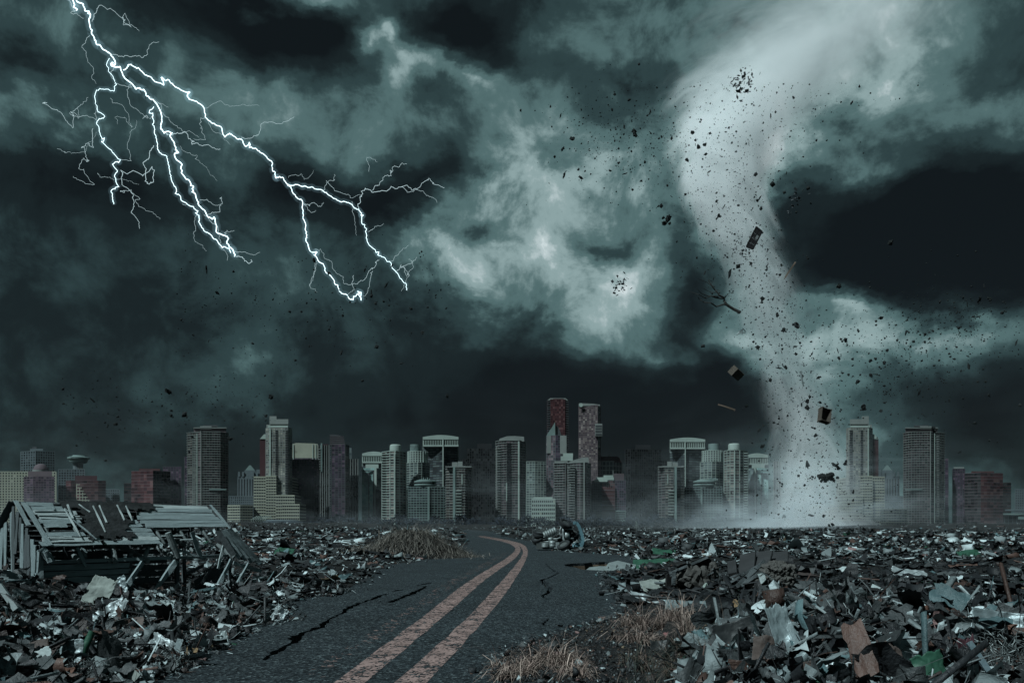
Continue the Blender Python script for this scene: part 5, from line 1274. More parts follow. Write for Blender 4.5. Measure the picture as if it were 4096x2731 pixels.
# ------------------------------------------------------------------ dry grass
mat('straw', (1, 1, 1), .8, .3, 4, 0, attr='Col')
def grass(name, label, seed, n, cen, spread, length, lean, pal, zf):
    rng = np.random.default_rng(seed)
    p = np.stack([rng.normal(0, 1, n) * spread[0] + cen[0], rng.normal(0, 1, n) * spread[1] + cen[1]], 1)
    sub = rng.normal(0, 1, (max(4, n // 70), 2)); k_ = rng.integers(0, len(sub), n); p = np.stack([cen[0] + sub[k_, 0] * spread[0] + (p[:, 0] - cen[0]) * .26, cen[1] + sub[k_, 1] * spread[1] + (p[:, 1] - cen[1]) * .26], 1) if cen[1] < 30 else p
    cs = np.stack([cen[0] + sub[k_, 0] * spread[0], cen[1] + sub[k_, 1] * spread[1]], 1) if cen[1] < 30 else np.array([cen] * n)
    z = zf(p[:, 0], p[:, 1]); L = length * rng.lognormal(0, .4, n); w = .004 + .005 * rng.random(n)
    w = w * max(1, cen[1] / 26)
    a = rng.uniform(0, 2 * np.pi, n); out = np.arctan2(p[:, 1] - cs[:, 1], p[:, 0] - cs[:, 0]); a = np.where(rng.random(n) < .6, out + rng.normal(0, .7, n), a)
    ln = np.abs(rng.normal(lean, .35, n))
    t_ = np.linspace(0, 1, 5); V_ = np.zeros((n, 10, 3))
    dx, dy = np.cos(a), np.sin(a)
    for i, s_ in enumerate(t_):
        ang = ln * s_ * 1.5; hx = L * s_ * np.sin(ang) ; hz = L * s_ * np.cos(np.minimum(ang, 1.75))
        ww = w * (1 - .8 * s_)
        for sd, k in ((-1, 0), (1, 1)):
            V_[:, i * 2 + k, 0] = p[:, 0] + dx * hx - dy * ww * sd; V_[:, i * 2 + k, 1] = p[:, 1] + dy * hx + dx * ww * sd
            V_[:, i * 2 + k, 2] = np.maximum(z + hz, z - .02) 
    f = np.array([(i*2, i*2+1, i*2+3, i*2+2) for i in range(4)])
    c = np.array(pal)[rng.integers(0, len(pal), n)] * rng.uniform(.6, 1.3, (n, 1))
    o = link(name, npmesh(name, V_.reshape(-1, 3), (f[None] + (np.arange(n) * 10)[:, None, None]).reshape(-1, 4), np.repeat(c, 10, 0)), MATS['straw'])
    tag(o, label, kind='stuff')
STRAW = [(.36,.26,.225),(.50,.385,.33),(.20,.145,.125),(.08,.06,.055),(.27,.215,.185)]
DULL = [(.05,.06,.05),(.08,.085,.07),(.035,.045,.04),(.14,.11,.09),(.20,.15,.12)]
for i, (px, py, n, sx, sy, ln, le, pal, lb) in enumerate([(2200,2660,620,.42,.22,.36,.95,STRAW,'dry straw tuft nearest the road'),(2120,2705,260,.25,.16,.3,1.0,STRAW,'dry straw tuft at the lower road edge'),(2330,2700,260,.3,.15,.3,1.2,STRAW,'flattened straw right of the nearest tuft'),
     (2620,2520,680,.30,.22,.46,.85,STRAW,'tall pink straw tuft beside the scrap heap'),(2760,2550,280,.16,.16,.42,.6,STRAW,'upright straw tuft touching the scrap heap'),(2520,2555,300,.35,.2,.45,1.25,STRAW,'straw leaning over the dark soil'),(2740,2680,1500,.40,.3,.30,.8,DULL,'dark dull grass below the scrap heap'),(2600,2690,450,.45,.25,.32,1.0,DULL + STRAW[2:4],'mixed dull grass on the soil')]):
    c = hit(px, py); grass('grass', lb, 30 + i, n, (c.x, c.y), (sx, sy), ln, le, pal, H)
mc = G(1655, 2228, 0.1)
def mz(x, y): return H(x, y) + (1.35 + .5 * lumps(x * 1.3, y * 1.3)) * np.exp(-(((x - mc[0] + .3) / 2.5) ** 2) ** 1.3 - ((y - mc[1] - 2.5) / 2.4) ** 2) + .5 * np.exp(-((x - mc[0] - 2.6) / 1.6) ** 2 - ((y - mc[1] - 3) / 2.5) ** 2)
gx, gy = np.meshgrid(np.linspace(mc[0] - 5, mc[0] + 7, 50), np.linspace(mc[1] - 3, mc[1] + 9, 40)); iz = np.arange(gx.size).reshape(gx.shape)
o = link('earth_mound', npmesh('earth_mound', np.stack([gx, gy, mz(gx, gy) - .05], -1).reshape(-1, 3), np.stack([iz[:-1,:-1], iz[:-1,1:], iz[1:,1:], iz[1:,:-1]], -1).reshape(-1, 4)), MATS['dirt'], smooth=True); tag(o, 'low mound of earth under dry grass at the road bend', kind='structure')
GM = [(.24,.22,.195),(.12,.11,.10),(.38,.34,.30),(.035,.038,.036),(.07,.068,.06)]
grass('grass', 'shaggy dry grass covering the mound left of the road bend', 50, 9000, (mc[0] - .2, mc[1] + 2.2), (2.0, 1.7), .75, 1.3, GM, mz)
grass('grass', 'thin dry grass trailing right of the mound', 51, 2200, (mc[0] + 2.9, mc[1] + 2.6), (1.3, 1.4), .42, 1.3, GM, mz)
# ------------------------------------------------------------------ single pieces of scrap one can point at
mat('sheet_grey', (.22, .27, .28), .42, .6, 2.6, .2, 18, metallic=.3, spec=.4, stain=(2.2, .62, (.10, .085, .075)))
mat('foil', (.36, .41, .42), .45, .6, 3.5, .15, 30, metallic=.3, spec=.45, stain=(2.5, .60, (.12, .12, .12)))
mat('rust', (.13, .070, .052), .75, .5, 2.5, .6, 9)
mat('brown_sheet', (.10, .078, .07), .6, .55, 3.0, .2, 18)
mat('green_paint', (.032, .092, .062), .45, .5, 3.0, .1, 20, stain=(2.5, .66, (.10, .11, .10)))
mat('white_board', (.40, .46, .46), .6, .25, 2.0, .2, 9, stain=(5, .66, (.16, .16, .15)))
mat('black_sheet', (.022, .025, .026), .5, .5, 3.0, .15, 18, spec=.3)
mat('maroon', (.085, .040, .048), .5, .4, 2.0, .4, 7)
mat('tan_paper', (.22, .15, .085), .7, .35, 2.5, .3, 9)
mat('cream_panel', (.24, .27, .25), .7, .5, 3.0, .12, 20, stain=(2.0, .6, (.14, .12, .10)))
mat('red_cloth', (.22, .10, .10), .8, .3, 3.0, .3, 9)
mat('blue_strip', (.14, .19, .21), .45, .35, 2.0, .3, 9)
mat('yellow_print', (.42, .45, .12), .6, .2, 3.0, 0)
mat('dark_print', (.05, .055, .055), .6, .2, 3.0, 0)
mat('wire', (.16, .18, .18), .45, .4, 3.0, 0, metallic=.5)
ks = random.Random(31)
def crumple(name, w, h, bend, cr, seed, nx=34, ny=30, th=.008, ragged=.035):
    rg_ = np.random.default_rng(seed)
    u, v = np.meshgrid(np.linspace(-.5, .5, nx + 1), np.linspace(-.5, .5, ny + 1))
    edge = np.minimum(.5 - np.abs(u), .5 - np.abs(v))
    ph = rg_.uniform(0, 6.28, 4)
    def torn(t, sd):
        q = np.random.default_rng(seed * 7 + sd); return 1 + ragged * (np.interp(t, np.linspace(-.5, .5, 6), q.normal(0, 1.6, 6)) + np.interp(t, np.linspace(-.5, .5, 15), q.normal(0, .9, 15)))
    x = u * w * np.where(u > 0, torn(v, 1), torn(v, 2)); y = v * h * np.where(v > 0, torn(u, 3), torn(u, 4))
    x += rg_.normal(0, .006 * w, u.shape); y += rg_.normal(0, .006 * h, u.shape)
    z = np.zeros_like(u)
    P2 = np.stack([u.ravel() * w, v.ravel() * h], 1); md = max(w, h)
    for npt, am in ((7, 1.6), (26, 1.0), (80, .55 if cr < .2 else .8)):   # creased facets
        q = np.stack([rg_.uniform(-.6, .6, npt) * w, rg_.uniform(-.6, .6, npt) * h], 1); hh_ = rg_.normal(0, .35, npt); sl_ = rg_.normal(0, 1.0, (npt, 2))
        D = np.linalg.norm(P2[:, None] - q[None], axis=2); i1 = np.argsort(D, axis=1)[:, :2]; ar = np.arange(len(P2)); cell = md / npt ** .5
        f1, f2 = D[ar, i1[:, 0]], D[ar, i1[:, 1]]
        edge_ = np.clip((f2 - f1) / cell, 0, 1); own = hh_[i1[:, 0]] * cell + ((P2 - q[i1[:, 0]]) * sl_[i1[:, 0]]).sum(1)
        z += (cr * am * 1.5 * own * np.minimum(edge_ * 2.2, 1) * .55).reshape(u.shape) / min(w, h)
    z = z * min(w, h) + bend * w * (u ** 2 * 2 * rg_.choice([-1, 1]) ) + bend * h * .8 * v ** 2 * 1.6
    z += rg_.normal(0, cr * .008 * min(w, h), u.shape)
    i = np.arange(u.size).reshape(u.shape)
    return npmesh(name, np.stack([x, y, z], -1).reshape(-1, 3), np.stack([i[:-1,:-1], i[:-1,1:], i[1:,1:], i[1:,:-1]], -1).reshape(-1, 4))
def scrap(name, label, cat, px0, px1, py0, py1, m, kind='sheet', tilt=25, roll=0, yaw=0, bend=.15, cr=.14, dy=0.0, sink=.12, th=.008, group=None):
    b0 = hit((px0 + px1) / 2, py1); Y = b0.y + dy; k = Y / F
    w, h = (px1 - px0) * k, (py1 - py0) * k
    pc = P((px0 + px1) / 2, (py0 + py1) / 2, Y + .3 * h * math.tan(math.radians(tilt)) * .5)
    hh = h / max(.25, math.cos(math.radians(tilt)))
    if kind in ('sheet', 'foil'):
        me = crumple(name, w, hh, bend, cr * (1.7 if kind == 'foil' else 1), ks.randrange(9999))
    elif kind == 'board':
        q = MB(); n = 6
        vv = []
        for i in range(n + 1):
            x = (-.5 + i / n) * w; z = bend * w * (2 * i / n - 1) ** 2 * .3
            vv += [(x, -hh / 2, z), (x, hh / 2, z), (x, hh / 2, z + th * 4), (x, -hh / 2, z + th * 4)]
        ff = [(i*4+j, i*4+(j+1) % 4, i*4+4+(j+1) % 4, i*4+4+j) for i in range(n) for j in range(4)] + [(3,2,1,0), (n*4, n*4+1, n*4+2, n*4+3)]
        me = q.add(vv, ff).mesh(name)
    elif kind in ('arch', 'channel'):
        q = MB(); n = 12; r = w / 2; vv, ff = [], []
        span = math.pi * (1.1 if kind == 'arch' else .9)
        ns = 7
        for j in range(ns + 1):
            rr_ = r * (1 + (.07 if j % 2 else -.03) * (kind == 'arch'))
            for i in range(n + 1):
                a = -span / 2 + span * i / n
                if kind == 'arch': vv.append((rr_ * math.sin(a), rr_ * math.cos(a) * (hh / r) * .55 - hh * .1, (j / ns - .5) * r * 1.1))
                else: vv.append((r * math.sin(a) * (1 - .3 * j / ns), (j / ns - .5) * hh, r * .8 * math.cos(a) * (1 + .1 * math.sin(j * 2))))
        for j in range(ns):
            for i in range(n): ff.append((j*(n+1)+i, j*(n+1)+i+1, (j+1)*(n+1)+i+1, (j+1)*(n+1)+i))
        me = q.add(vv, ff).mesh(name)
    me.materials.append(MATS[m])
    o = link(name, me, None, None, pc)
    if kind != 'board': 
        s_ = o.modifiers.new('thick', 'SOLIDIFY'); s_.thickness = th
    M = Matrix.Rotation(math.radians(yaw), 3, 'Z') @ Matrix.Rotation(math.radians(90 - tilt), 3, 'X') @ Matrix.Rotation(math.radians(roll), 3, 'Z')
    o.rotation_euler = M.to_euler()
    return tag(o, label, cat, group)
# right heap
scrap('metal_strip', 'long crumpled grey metal strip standing upright at the left of the right heap', 'scrap metal', 3088, 3188, 2425, 2650, 'sheet_grey', 'sheet', 22, 12, 8, .12, .13)
scrap('bent_sheet', 'big black bent panel curving behind the upright grey strip', 'scrap metal', 2870, 3040, 2490, 2610, 'black_sheet', 'sheet', 25, 20, -20, .3, .06)
scrap('torn_sheet', 'torn brown sheet below the upright grey strip', 'scrap metal', 3010, 3110, 2545, 2690, 'brown_sheet', 'sheet', 20, -10, 5, .2, .08)
scrap('metal_scrap', 'small grey broken panel at the left rim of the right heap', 'scrap metal', 2858, 2915, 2475, 2560, 'sheet_grey', 'sheet', 25, -15, 0, .1, .06)
scrap('metal_scrap', 'shiny pale strip beside the black bent panel', 'scrap metal', 2915, 2950, 2475, 2560, 'foil', 'sheet', 20, -12, 0, .1, .05)
scrap('white_plank', 'long white plank sloping down behind the right heap', 'plank', 3235, 3410, 2385, 2410, 'white_board', 'board', 10, -23, 0, .0, 0)
scrap('green_sheet', 'crumpled bright green metal sheet at the bottom of the right heap', 'scrap metal', 3670, 3800, 2615, 2760, 'green_paint', 'sheet', 25, 15, -5, .25, .12)
scrap('dented_sheet', 'large dented blue grey metal sheet at the top right of the right heap', 'scrap metal', 3890, 4075, 2445, 2580, 'sheet_grey', 'sheet', 20, -6, -10, .2, .13)
scrap('rusty_arch', 'rusty ribbed half pipe leaning on the dented sheet in the right heap', 'pipe', 4005, 4085, 2495, 2585, 'rust', 'arch', 5, -10, 20)
scrap('steel_sheet', 'smooth grey panel standing in the middle of the right heap', 'scrap metal', 3575, 3655, 2545, 2665, 'sheet_grey', 'board', 25, 14, 10, .15, 0)
scrap('crumpled_sheet', 'large crumpled brown sheet in the middle of the right heap', 'scrap metal', 3470, 3610, 2585, 2745, 'brown_sheet', 'foil', 25, 0, -10, .3, .12)
scrap('maroon_strip', 'dark maroon strip standing left of the wire tangle', 'scrap metal', 3840, 3915, 2555, 2720, 'maroon', 'sheet', 15, 10, 10, .2, .07)
scrap('blue_strip', 'narrow pale blue strip leaning across the wire tangle', 'scrap metal', 3915, 3940, 2560, 2740, 'blue_strip', 'board', 15, 28, 0, .05, 0)
scrap('metal_channel', 'grey folded metal channel at the lower left of the right heap', 'scrap metal', 3140, 3200, 2605, 2735, 'sheet_grey', 'channel', 35, -48, 0)
scrap('crumpled_foil', 'ball of bright crumpled foil left of the large brown sheet', 'foil', 3375, 3480, 2560, 2640, 'foil', 'foil', 35, 0, 0, .4, .3)
scrap('crumpled_foil', 'upper strip of bright foil above the large brown sheet', 'foil', 3475, 3550, 2545, 2600, 'foil', 'foil', 35, 20, 0, .3, .28)
scrap('rust_board', 'pale rust streaked board lying at the bottom edge of the right heap', 'scrap metal', 3185, 3300, 2655, 2745, 'brown_sheet', 'sheet', 35, 15, 10, .15, .1)
scrap('silver_sheet', 'wide silver grey sheet beside the rust streaked board', 'scrap metal', 3270, 3410, 2645, 2735, 'foil', 'foil', 35, -12, -5, .2, .12)
scrap('grey_cone', 'dull grey rounded flap beside the large brown sheet', 'scrap metal', 3420, 3505, 2625, 2750, 'sheet_grey', 'channel', 20, 18, 0)
scrap('crumpled_foil', 'peaked tin scrap on the very crest of the right heap', 'foil', 3465, 3560, 2395, 2465, 'foil', 'foil', 25, 0, 15, .3, .3)
scrap('crumpled_foil', 'crushed tin lid at the crest left of the peaked tin scrap', 'foil', 3240, 3335, 2392, 2450, 'foil', 'foil', 30, 0, -15, .3, .3)
scrap('grey_flap', 'upright grey flap near the crest below the peaked tin scrap', 'scrap metal', 3495, 3545, 2460, 2535, 'sheet_grey', 'sheet', 15, 12, 10, .2, .1)
scrap('pale_plate', 'small pale stony plate in the upper part of the right heap', 'scrap metal', 3445, 3495, 2468, 2492, 'cream_panel', 'sheet', 45, 0, 0, .1, .1)
scrap('grey_post', 'thin pale post leaning in the fibres of the right heap', 'scrap metal', 3335, 3350, 2460, 2545, 'white_board', 'board', 10, -6, 0, 0, 0)
scrap('curled_pipe', 'bent grey pipe end beside the grey folded channel', 'pipe', 3195, 3260, 2545, 2600, 'sheet_grey', 'arch', 20, -20, 0)
scrap('dark_flap', 'dark curled flap behind the smooth grey panel', 'scrap metal', 3380, 3520, 2500, 2540, 'black_sheet', 'sheet', 30, 8, 0, .3, .15)
scrap('white_flap', 'folded white scrap at the right crest of the right heap', 'scrap metal', 3745, 3800, 2425, 2500, 'foil', 'foil', 20, -10, 0, .2, .2)
scrap('rust_post', 'rust dark upright stump right of the crest', 'scrap metal', 3685, 3718, 2422, 2520, 'rust', 'channel', 10, -5, 0)
scrap('green_scrap', 'dark green torn corner left of the large dented sheet', 'scrap metal', 3870, 3915, 2470, 2545, 'green_paint', 'sheet', 20, 25, 0, .1, .1)
scrap('tan_scrap', 'small tan scrap between foil and brown sheet in the right heap', 'paper', 3420, 3455, 2625, 2655, 'tan_paper', 'foil', 35, 0, 0, .2, .2)
scrap('pale_tube', 'pale bent tube end beside the smooth grey panel', 'pipe', 3655, 3690, 2610, 2635, 'white_board', 'arch', 20, 70, 0)
# ribbed radiator
r0 = hit(3255, 2520); rad = empty('radiator', P(3255, 2478, r0.y), 'dark ribbed radiator leaning at the upper left of the right heap', 'radiator')
kk = r0.y / F; w_, h_ = 100 * kk, 72 * kk
MB().box(-w_/2, w_/2, 0, .03, -h_/2, h_/2).build('back_plate', MATS['black_sheet'], rad)
rb_ = MB().box(-w_/2, w_/2, -.02, 0, -.006, .006).mesh('rib'); rb_.materials.append(MATS['chassis'])
for i in range(9): link('rib', rb_, None, rad, (0, 0, (i - 4) * h_ / 9))
for s_ in (-1, 1): MB().box(s_ * w_ / 2 - .02, s_ * w_ / 2 + .02, -.03, .04, -h_/2, h_/2).build('frame_side', MATS['sheet_grey'], rad)
rad.rotation_euler = (math.radians(-20), math.radians(-22), 0)
# wire tangles
def tangle(label, px, py, rx, ry, n, seed, m='wire', r=.0035):
    rg_ = random.Random(seed); c = hit(px, py); k = c.y / F; q = MB()
    for _ in range(n):
        p = Vector((rg_.gauss(0, .45) * rx * k, rg_.gauss(0, .45) * .35, abs(rg_.gauss(0, .5)) * ry * k)); d = Vector((rg_.gauss(0, 1), rg_.gauss(0, 1), rg_.gauss(0, 1))).normalized(); pts = [p.copy()]
        for i in range(5):
            d = (d + Vector((rg_.gauss(0, .7), rg_.gauss(0, .7), rg_.gauss(0, .7)))).normalized(); p = p + d * rg_.uniform(.03, .09); pts.append(p.copy())
        q.tube(pts, r, 4, False)
    return tag(q.build('wire_tangle', MATS[m], None, c), label, 'wire tangle')
tangle('shiny tangle of metal turnings at the lower right corner of the right heap', 3985, 2690, 110, 120, 420, 1)
tangle('thin wire tangle in the middle of the right heap under the crest', 3390, 2540, 60, 70, 160, 2)
tangle('wiry fibres at the lower left corner of the left heap', 320, 2725, 70, 50, 200, 3)
tangle('pale fibres hanging at the road side of the left heap', 690, 2660, 80, 60, 160, 4)
# left heap
scrap('white_post', 'white square post leaning at the left border in front of the shed', 'post', 5, 62, 2333, 2440, 'white_board', 'board', 10, 0, 0, .0, 0).scale = (.42, 1.1, 2)
bpy.data.objects['white_post'].rotation_euler = (Matrix.Rotation(math.radians(-35), 3, 'Y') @ Matrix.Rotation(math.radians(90), 3, 'X')).to_euler()
scrap('grey_pipe', 'grey pipe stub below the white post at the left border', 'pipe', 0, 28, 2425, 2480, 'sheet_grey', 'arch', 10, 0, 0)
scrap('green_channel', 'bright green metal box channel in the left heap', 'scrap metal', 318, 358, 2525, 2665, 'green_paint', 'channel', 20, -16, 0)
scrap('dented_sheet', 'large dented blue grey sheet left of the green channel', 'scrap metal', 232, 330, 2560, 2672, 'sheet_grey', 'sheet', 20, 5, 0, .12, .13)
scrap('spotted_board', 'white spotted board lying at the lower left of the left heap', 'board', 125, 205, 2597, 2684, 'white_board', 'sheet', 25, 20, 0, .1, .05)
scrap('rusty_coil', 'rusty ribbed coil below the dented sheet of the left heap', 'pipe', 215, 270, 2630, 2690, 'rust', 'arch', 10, 10, 15)
scrap('rust_crust', 'rust brown crumpled crust at the bottom of the left heap', 'scrap metal', 195, 290, 2680, 2731, 'rust', 'foil', 40, 0, 0, .3, .2)
scrap('stained_board', 'large stained cream panel in front of the shed doorway', 'board', 350, 455, 2312, 2420, 'cream_panel', 'sheet', 25, -14, 0, .12, .09)
scrap('folded_sheet', 'pale folded sheet right of the stained cream panel', 'scrap metal', 442, 508, 2310, 2380, 'sheet_grey', 'foil', 25, 20, 0, .2, .14)
scrap('silver_roll', 'long crumpled silver sheet lying diagonally in the left heap', 'scrap metal', 375, 515, 2415, 2470, 'foil', 'foil', 35, 38, 0, .12, .2)
lp = scrap('plastic_sheet', 'smooth grey plastic sheet with a printed label in the left heap', 'plastic sheet', 262, 380, 2458, 2515, 'sheet_grey', 'sheet', 45, -8, 0, .1, .02)
scrap('rusty_half_pipe', 'rust red half pipe beside the long silver sheet', 'pipe', 478, 540, 2415, 2460, 'rust', 'arch', 15, -35, 0)
scrap('brown_board', 'brown board lying above the green channel', 'board', 365, 470, 2525, 2560, 'brown_sheet', 'board', 25, 22, 0, .1, 0)
scrap('buckled_sheet', 'long pale grey buckled panel right of the rusty half pipe', 'scrap metal', 585, 700, 2435, 2478, 'sheet_grey', 'foil', 40, 16, 0, .2, .12)
scrap('foil_sheet', 'shiny grey foil sheet near the road side of the left heap', 'foil', 570, 695, 2545, 2617, 'foil', 'foil', 35, -28, 0, .25, .16)
scrap('tan_paper', 'small orange tan paper at the road side of the left heap', 'paper', 742, 790, 2592, 2630, 'tan_paper', 'foil', 30, -10, 0, .2, .14)
scrap('white_paper', 'crumpled white paper on the asphalt edge of the left heap', 'paper', 862, 910, 2528, 2582, 'white_board', 'foil', 30, 20, 0, .25, .22)
scrap('grey_plank', 'short grey plank leaning beside the tan paper', 'plank', 697, 722, 2555, 2640, 'sheet_grey', 'board', 15, -14, 0, .0, 0)
scrap('grey_board', 'grey board standing at the bottom edge of the left heap', 'board', 503, 550, 2680, 2740, 'cream_panel', 'board', 20, -35, 0, .05, 0)
scrap('crumpled_foil', 'ball of white foil at the bottom edge beside the grey board', 'foil', 566, 615, 2690, 2740, 'foil', 'foil', 30, 0, 0, .4, .3)
scrap('brown_sheet', 'brown rusty sheet at the far left of the left heap', 'scrap metal', 60, 190, 2570, 2620, 'brown_sheet', 'sheet', 35, 24, 0, .1, .1)
scrap('wood_board', 'light splintered board at the left of the left heap', 'plank', 70, 110, 2470, 2510, 'sheet_grey', 'board', 20, 55, 0, .0, 0)
scrap('brown_block', 'brown peeling board right of the rusty half pipe', 'board', 500, 575, 2470, 2505, 'brown_sheet', 'sheet', 35, 5, 0, .1, .06)
scrap('white_rag', 'white rag hanging below the leaning beams of the shed', 'rag', 640, 700, 2402, 2435, 'white_board', 'foil', 30, 0, 0, .2, .2)
scrap('dark_board', 'dark board lying flat across the left heap below the white post', 'board', 90, 260, 2440, 2462, 'black_sheet', 'board', 50, 2, 0, .05, 0)
scrap('glassy_sheet', 'bright crumpled plastic at the road corner of the left heap', 'plastic sheet', 1085, 1140, 2430, 2482, 'foil', 'foil', 30, -25, 0, .25, .22)
scrap('pale_sheet', 'pale upright sheet beside the road left of the crack', 'scrap metal', 1105, 1140, 2360, 2405, 'foil', 'foil', 20, 10, 0, .2, .2)
# middle right
scrap('green_tarp', 'flat green tarpaulin left of the ruined house', 'tarpaulin', 2530, 2715, 2236, 2276, 'green_paint', 'sheet', 62, 4, 0, .03, .05)
scrap('green_tarp', 'smaller green tarpaulin farther back behind the sinkhole', 'tarpaulin', 2610, 2700, 2196, 2218, 'green_paint', 'sheet', 60, -10, 0, .05, .08)
scrap('green_tarp', 'distant green tarpaulin on the far right of the field', 'tarpaulin', 3830, 3925, 2200, 2224, 'green_paint', 'sheet', 60, 10, 0, .05, .08)
scrap('green_tarp', 'bright green scrap in the field left of the road', 'tarpaulin', 1100, 1175, 2192, 2214, 'green_paint', 'sheet', 60, -8, 0, .05, .1)
scrap('grey_sheet', 'pale flat sheet beside the road below the sinkhole', 'scrap metal', 2474, 2570, 2330, 2364, 'sheet_grey', 'sheet', 55, 0, 0, .06, .05)
scrap('grey_sheet', 'second pale sheet between the road and the ruined house', 'scrap metal', 2565, 2680, 2322, 2364, 'cream_panel', 'sheet', 55, 8, 0, .08, .06)
lp2 = scrap('silver_sheet', 'long pale sheet with a printed yellow bar beside the straw', 'scrap metal', 2660, 2860, 2405, 2455, 'sheet_grey', 'sheet', 55, -3, 0, .03, .04)
scrap('silver_strip', 'long narrow silver strip running down to the printed sheet', 'scrap metal', 2520, 2690, 2385, 2408, 'foil', 'foil', 50, -24, 0, .05, .14)
scrap('red_cloth', 'faded red rag on the soil beside the asphalt', 'rag', 2420, 2470, 2414, 2438, 'red_cloth', 'foil', 45, 8, 0, .2, .2)
lump('broken_brick', 'red_cloth', hit(2662, 2565) + Vector((0, 0, .09)), .085, 55, None, (1.5, .8, .8)); bo = bpy.data.objects['broken_brick']; bo.rotation_euler = (0, -.6, .3); tag(bo, 'pink broken brick lying in the straw', 'brick')
scrap('dark_leaf', 'dark torn flap beside the pink brick', 'scrap metal', 2600, 2670, 2565, 2600, 'black_sheet', 'sheet', 45, 0, 0, .2, .08)
scrap('curved_tile', 'rust brown curved tile in front of the ruined house', 'tile', 3034, 3125, 2380, 2408, 'rust', 'sheet', 45, 0, 0, .3, .02)
scrap('tan_rag', 'tan torn rag at the top left rim of the right heap', 'rag', 2905, 2955, 2405, 2440, 'tan_paper', 'foil', 35, 20, 0, .2, .2)
scrap('short_plank', 'short white slat standing behind the left rim of the right heap', 'plank', 3035, 3058, 2398, 2430, 'white_board', 'board', 10, 40, 0, 0, 0).scale = (.5, 1.2, 1)
scrap('white_plank', 'white plank in the dark wreckage above the crest', 'plank', 3484, 3535, 2340, 2372, 'white_board', 'board', 40, -35, 0, .0, 0).scale = (1, .6, 1)
scrap('white_plank', 'white plank in the dark wreckage near the right border', 'plank', 3912, 3970, 2368, 2394, 'white_board', 'board', 40, -25, 0, .0, 0).scale = (1, .6, 1)
scrap('pale_strip', 'long pale crumpled strip in the dark wreckage farther back', 'scrap metal', 3573, 3706, 2278, 2312, 'foil', 'foil', 55, -14, 0, .05, .1)
scrap('pale_strip', 'long white strip right of the ruined house', 'scrap metal', 3291, 3425, 2272, 2290, 'white_board', 'foil', 60, 3, 0, .05, .08)
scrap('white_beam', 'white beam lying far out in the field left of the tornado foot', 'beam', 2580, 2640, 2128, 2134, 'white_board', 'board', 30, 4, 0, 0, 0)
scrap('white_beam', 'longer white beam lying far out below the right colonnade office', 'beam', 2800, 2860, 2128, 2134, 'white_board', 'board', 30, -3, 0, 0, 0)
# printed labels lie on their sheets
def label_print(o, w, h, parts):
    for m, x0, x1, y0, y1, dz in parts:
        c = MB().box(x0 * w, x1 * w, y0 * h, y1 * h, dz, dz + .002).build('print', MATS[m], o)
def dims(o): return max(v.co.x for v in o.data.vertices) * 2, max(v.co.y for v in o.data.vertices) * 2
w_, h_ = dims(lp); zt_ = max(v.co.z for v in lp.data.vertices) + .004
label_print(lp, w_, h_, [('white_board', -.05, .45, -.38, .30, zt_), ('yellow_print', -.02, .42, -.30, -.12, zt_ + .003), ('dark_print', .12, .22, .02, .22, zt_ + .003), ('dark_print', -.02, .08, .18, .20, zt_ + .003), ('dark_print', .26, .40, .18, .20, zt_ + .003), ('dark_print', .26, .40, .08, .10, zt_ + .003)])
w_, h_ = dims(lp2); zt_ = max(v.co.z for v in lp2.data.vertices) + .004
label_print(lp2, w_, h_, [('yellow_print', 0, .22, -.32, -.12, zt_), ('dark_print', -.02, .08, .06, .22, zt_), ('dark_print', .12, .28, .16, .19, zt_)])

# ------------------------------------------------------------------ things whirling round the tornado
mat('earth_clod', (.020, .023, .023), .95, .4, 2, .4, 8)
mat('crate_wood', (.085, .072, .060), .85, .45, 1.5, .5, 6, stretch=(1, 8, 3))
mat('plank_brown', (.16, .12, .095), .85, .45, 1.5, .5, 6, stretch=(1, 8, 3))
def at(px, py, Y): return P(px, py, Y)
# window frame with panes
wf = empty('window_frame', at(3017, 952, 60), 'black window frame with glazing bars flying in front of the tornado', 'window frame')
q4 = [at(x, y, 60 + d) - wf.location for x, y, d in [(3025,908,.2),(3048,927,-.1),(3012,996,-.2),(2986,986,.1)]]
for a, b2 in ((0,1),(1,2),(2,3),(3,0)): MB().bar(q4[a], q4[b2], .1, .1, (0, 1, 0)).build('frame_bar', MATS['void'], wf)
for f in (.25, .5, .75): MB().bar(q4[0].lerp(q4[3], f), q4[1].lerp(q4[2], f), .045, .05, (0, 1, 0)).build('glazing_bar', MATS['void'], wf)
MB().bar(q4[0].lerp(q4[1], .5), q4[3].lerp(q4[2], .5), .045, .05, (0, 1, 0)).build('glazing_bar', MATS['void'], wf)
for i in range(4):
    for j in range(2):
        pp = [q4[0].lerp(q4[3], i/4 + .03).lerp(q4[1].lerp(q4[2], i/4 + .03), j/2 + .04), q4[0].lerp(q4[3], i/4 + .03).lerp(q4[1].lerp(q4[2], i/4 + .03), j/2 + .46), q4[0].lerp(q4[3], i/4 + .22).lerp(q4[1].lerp(q4[2], i/4 + .22), j/2 + .46), q4[0].lerp(q4[3], i/4 + .22).lerp(q4[1].lerp(q4[2], i/4 + .22), j/2 + .04)]
        MB().add([tuple(p) for p in pp] + [tuple(p + Vector((0, .02, 0))) for p in pp], [(0,1,2,3),(7,6,5,4)]).build('pane', MATS['chassis'] if (i * 2 + j) % 5 == 3 else MATS['void'], wf)
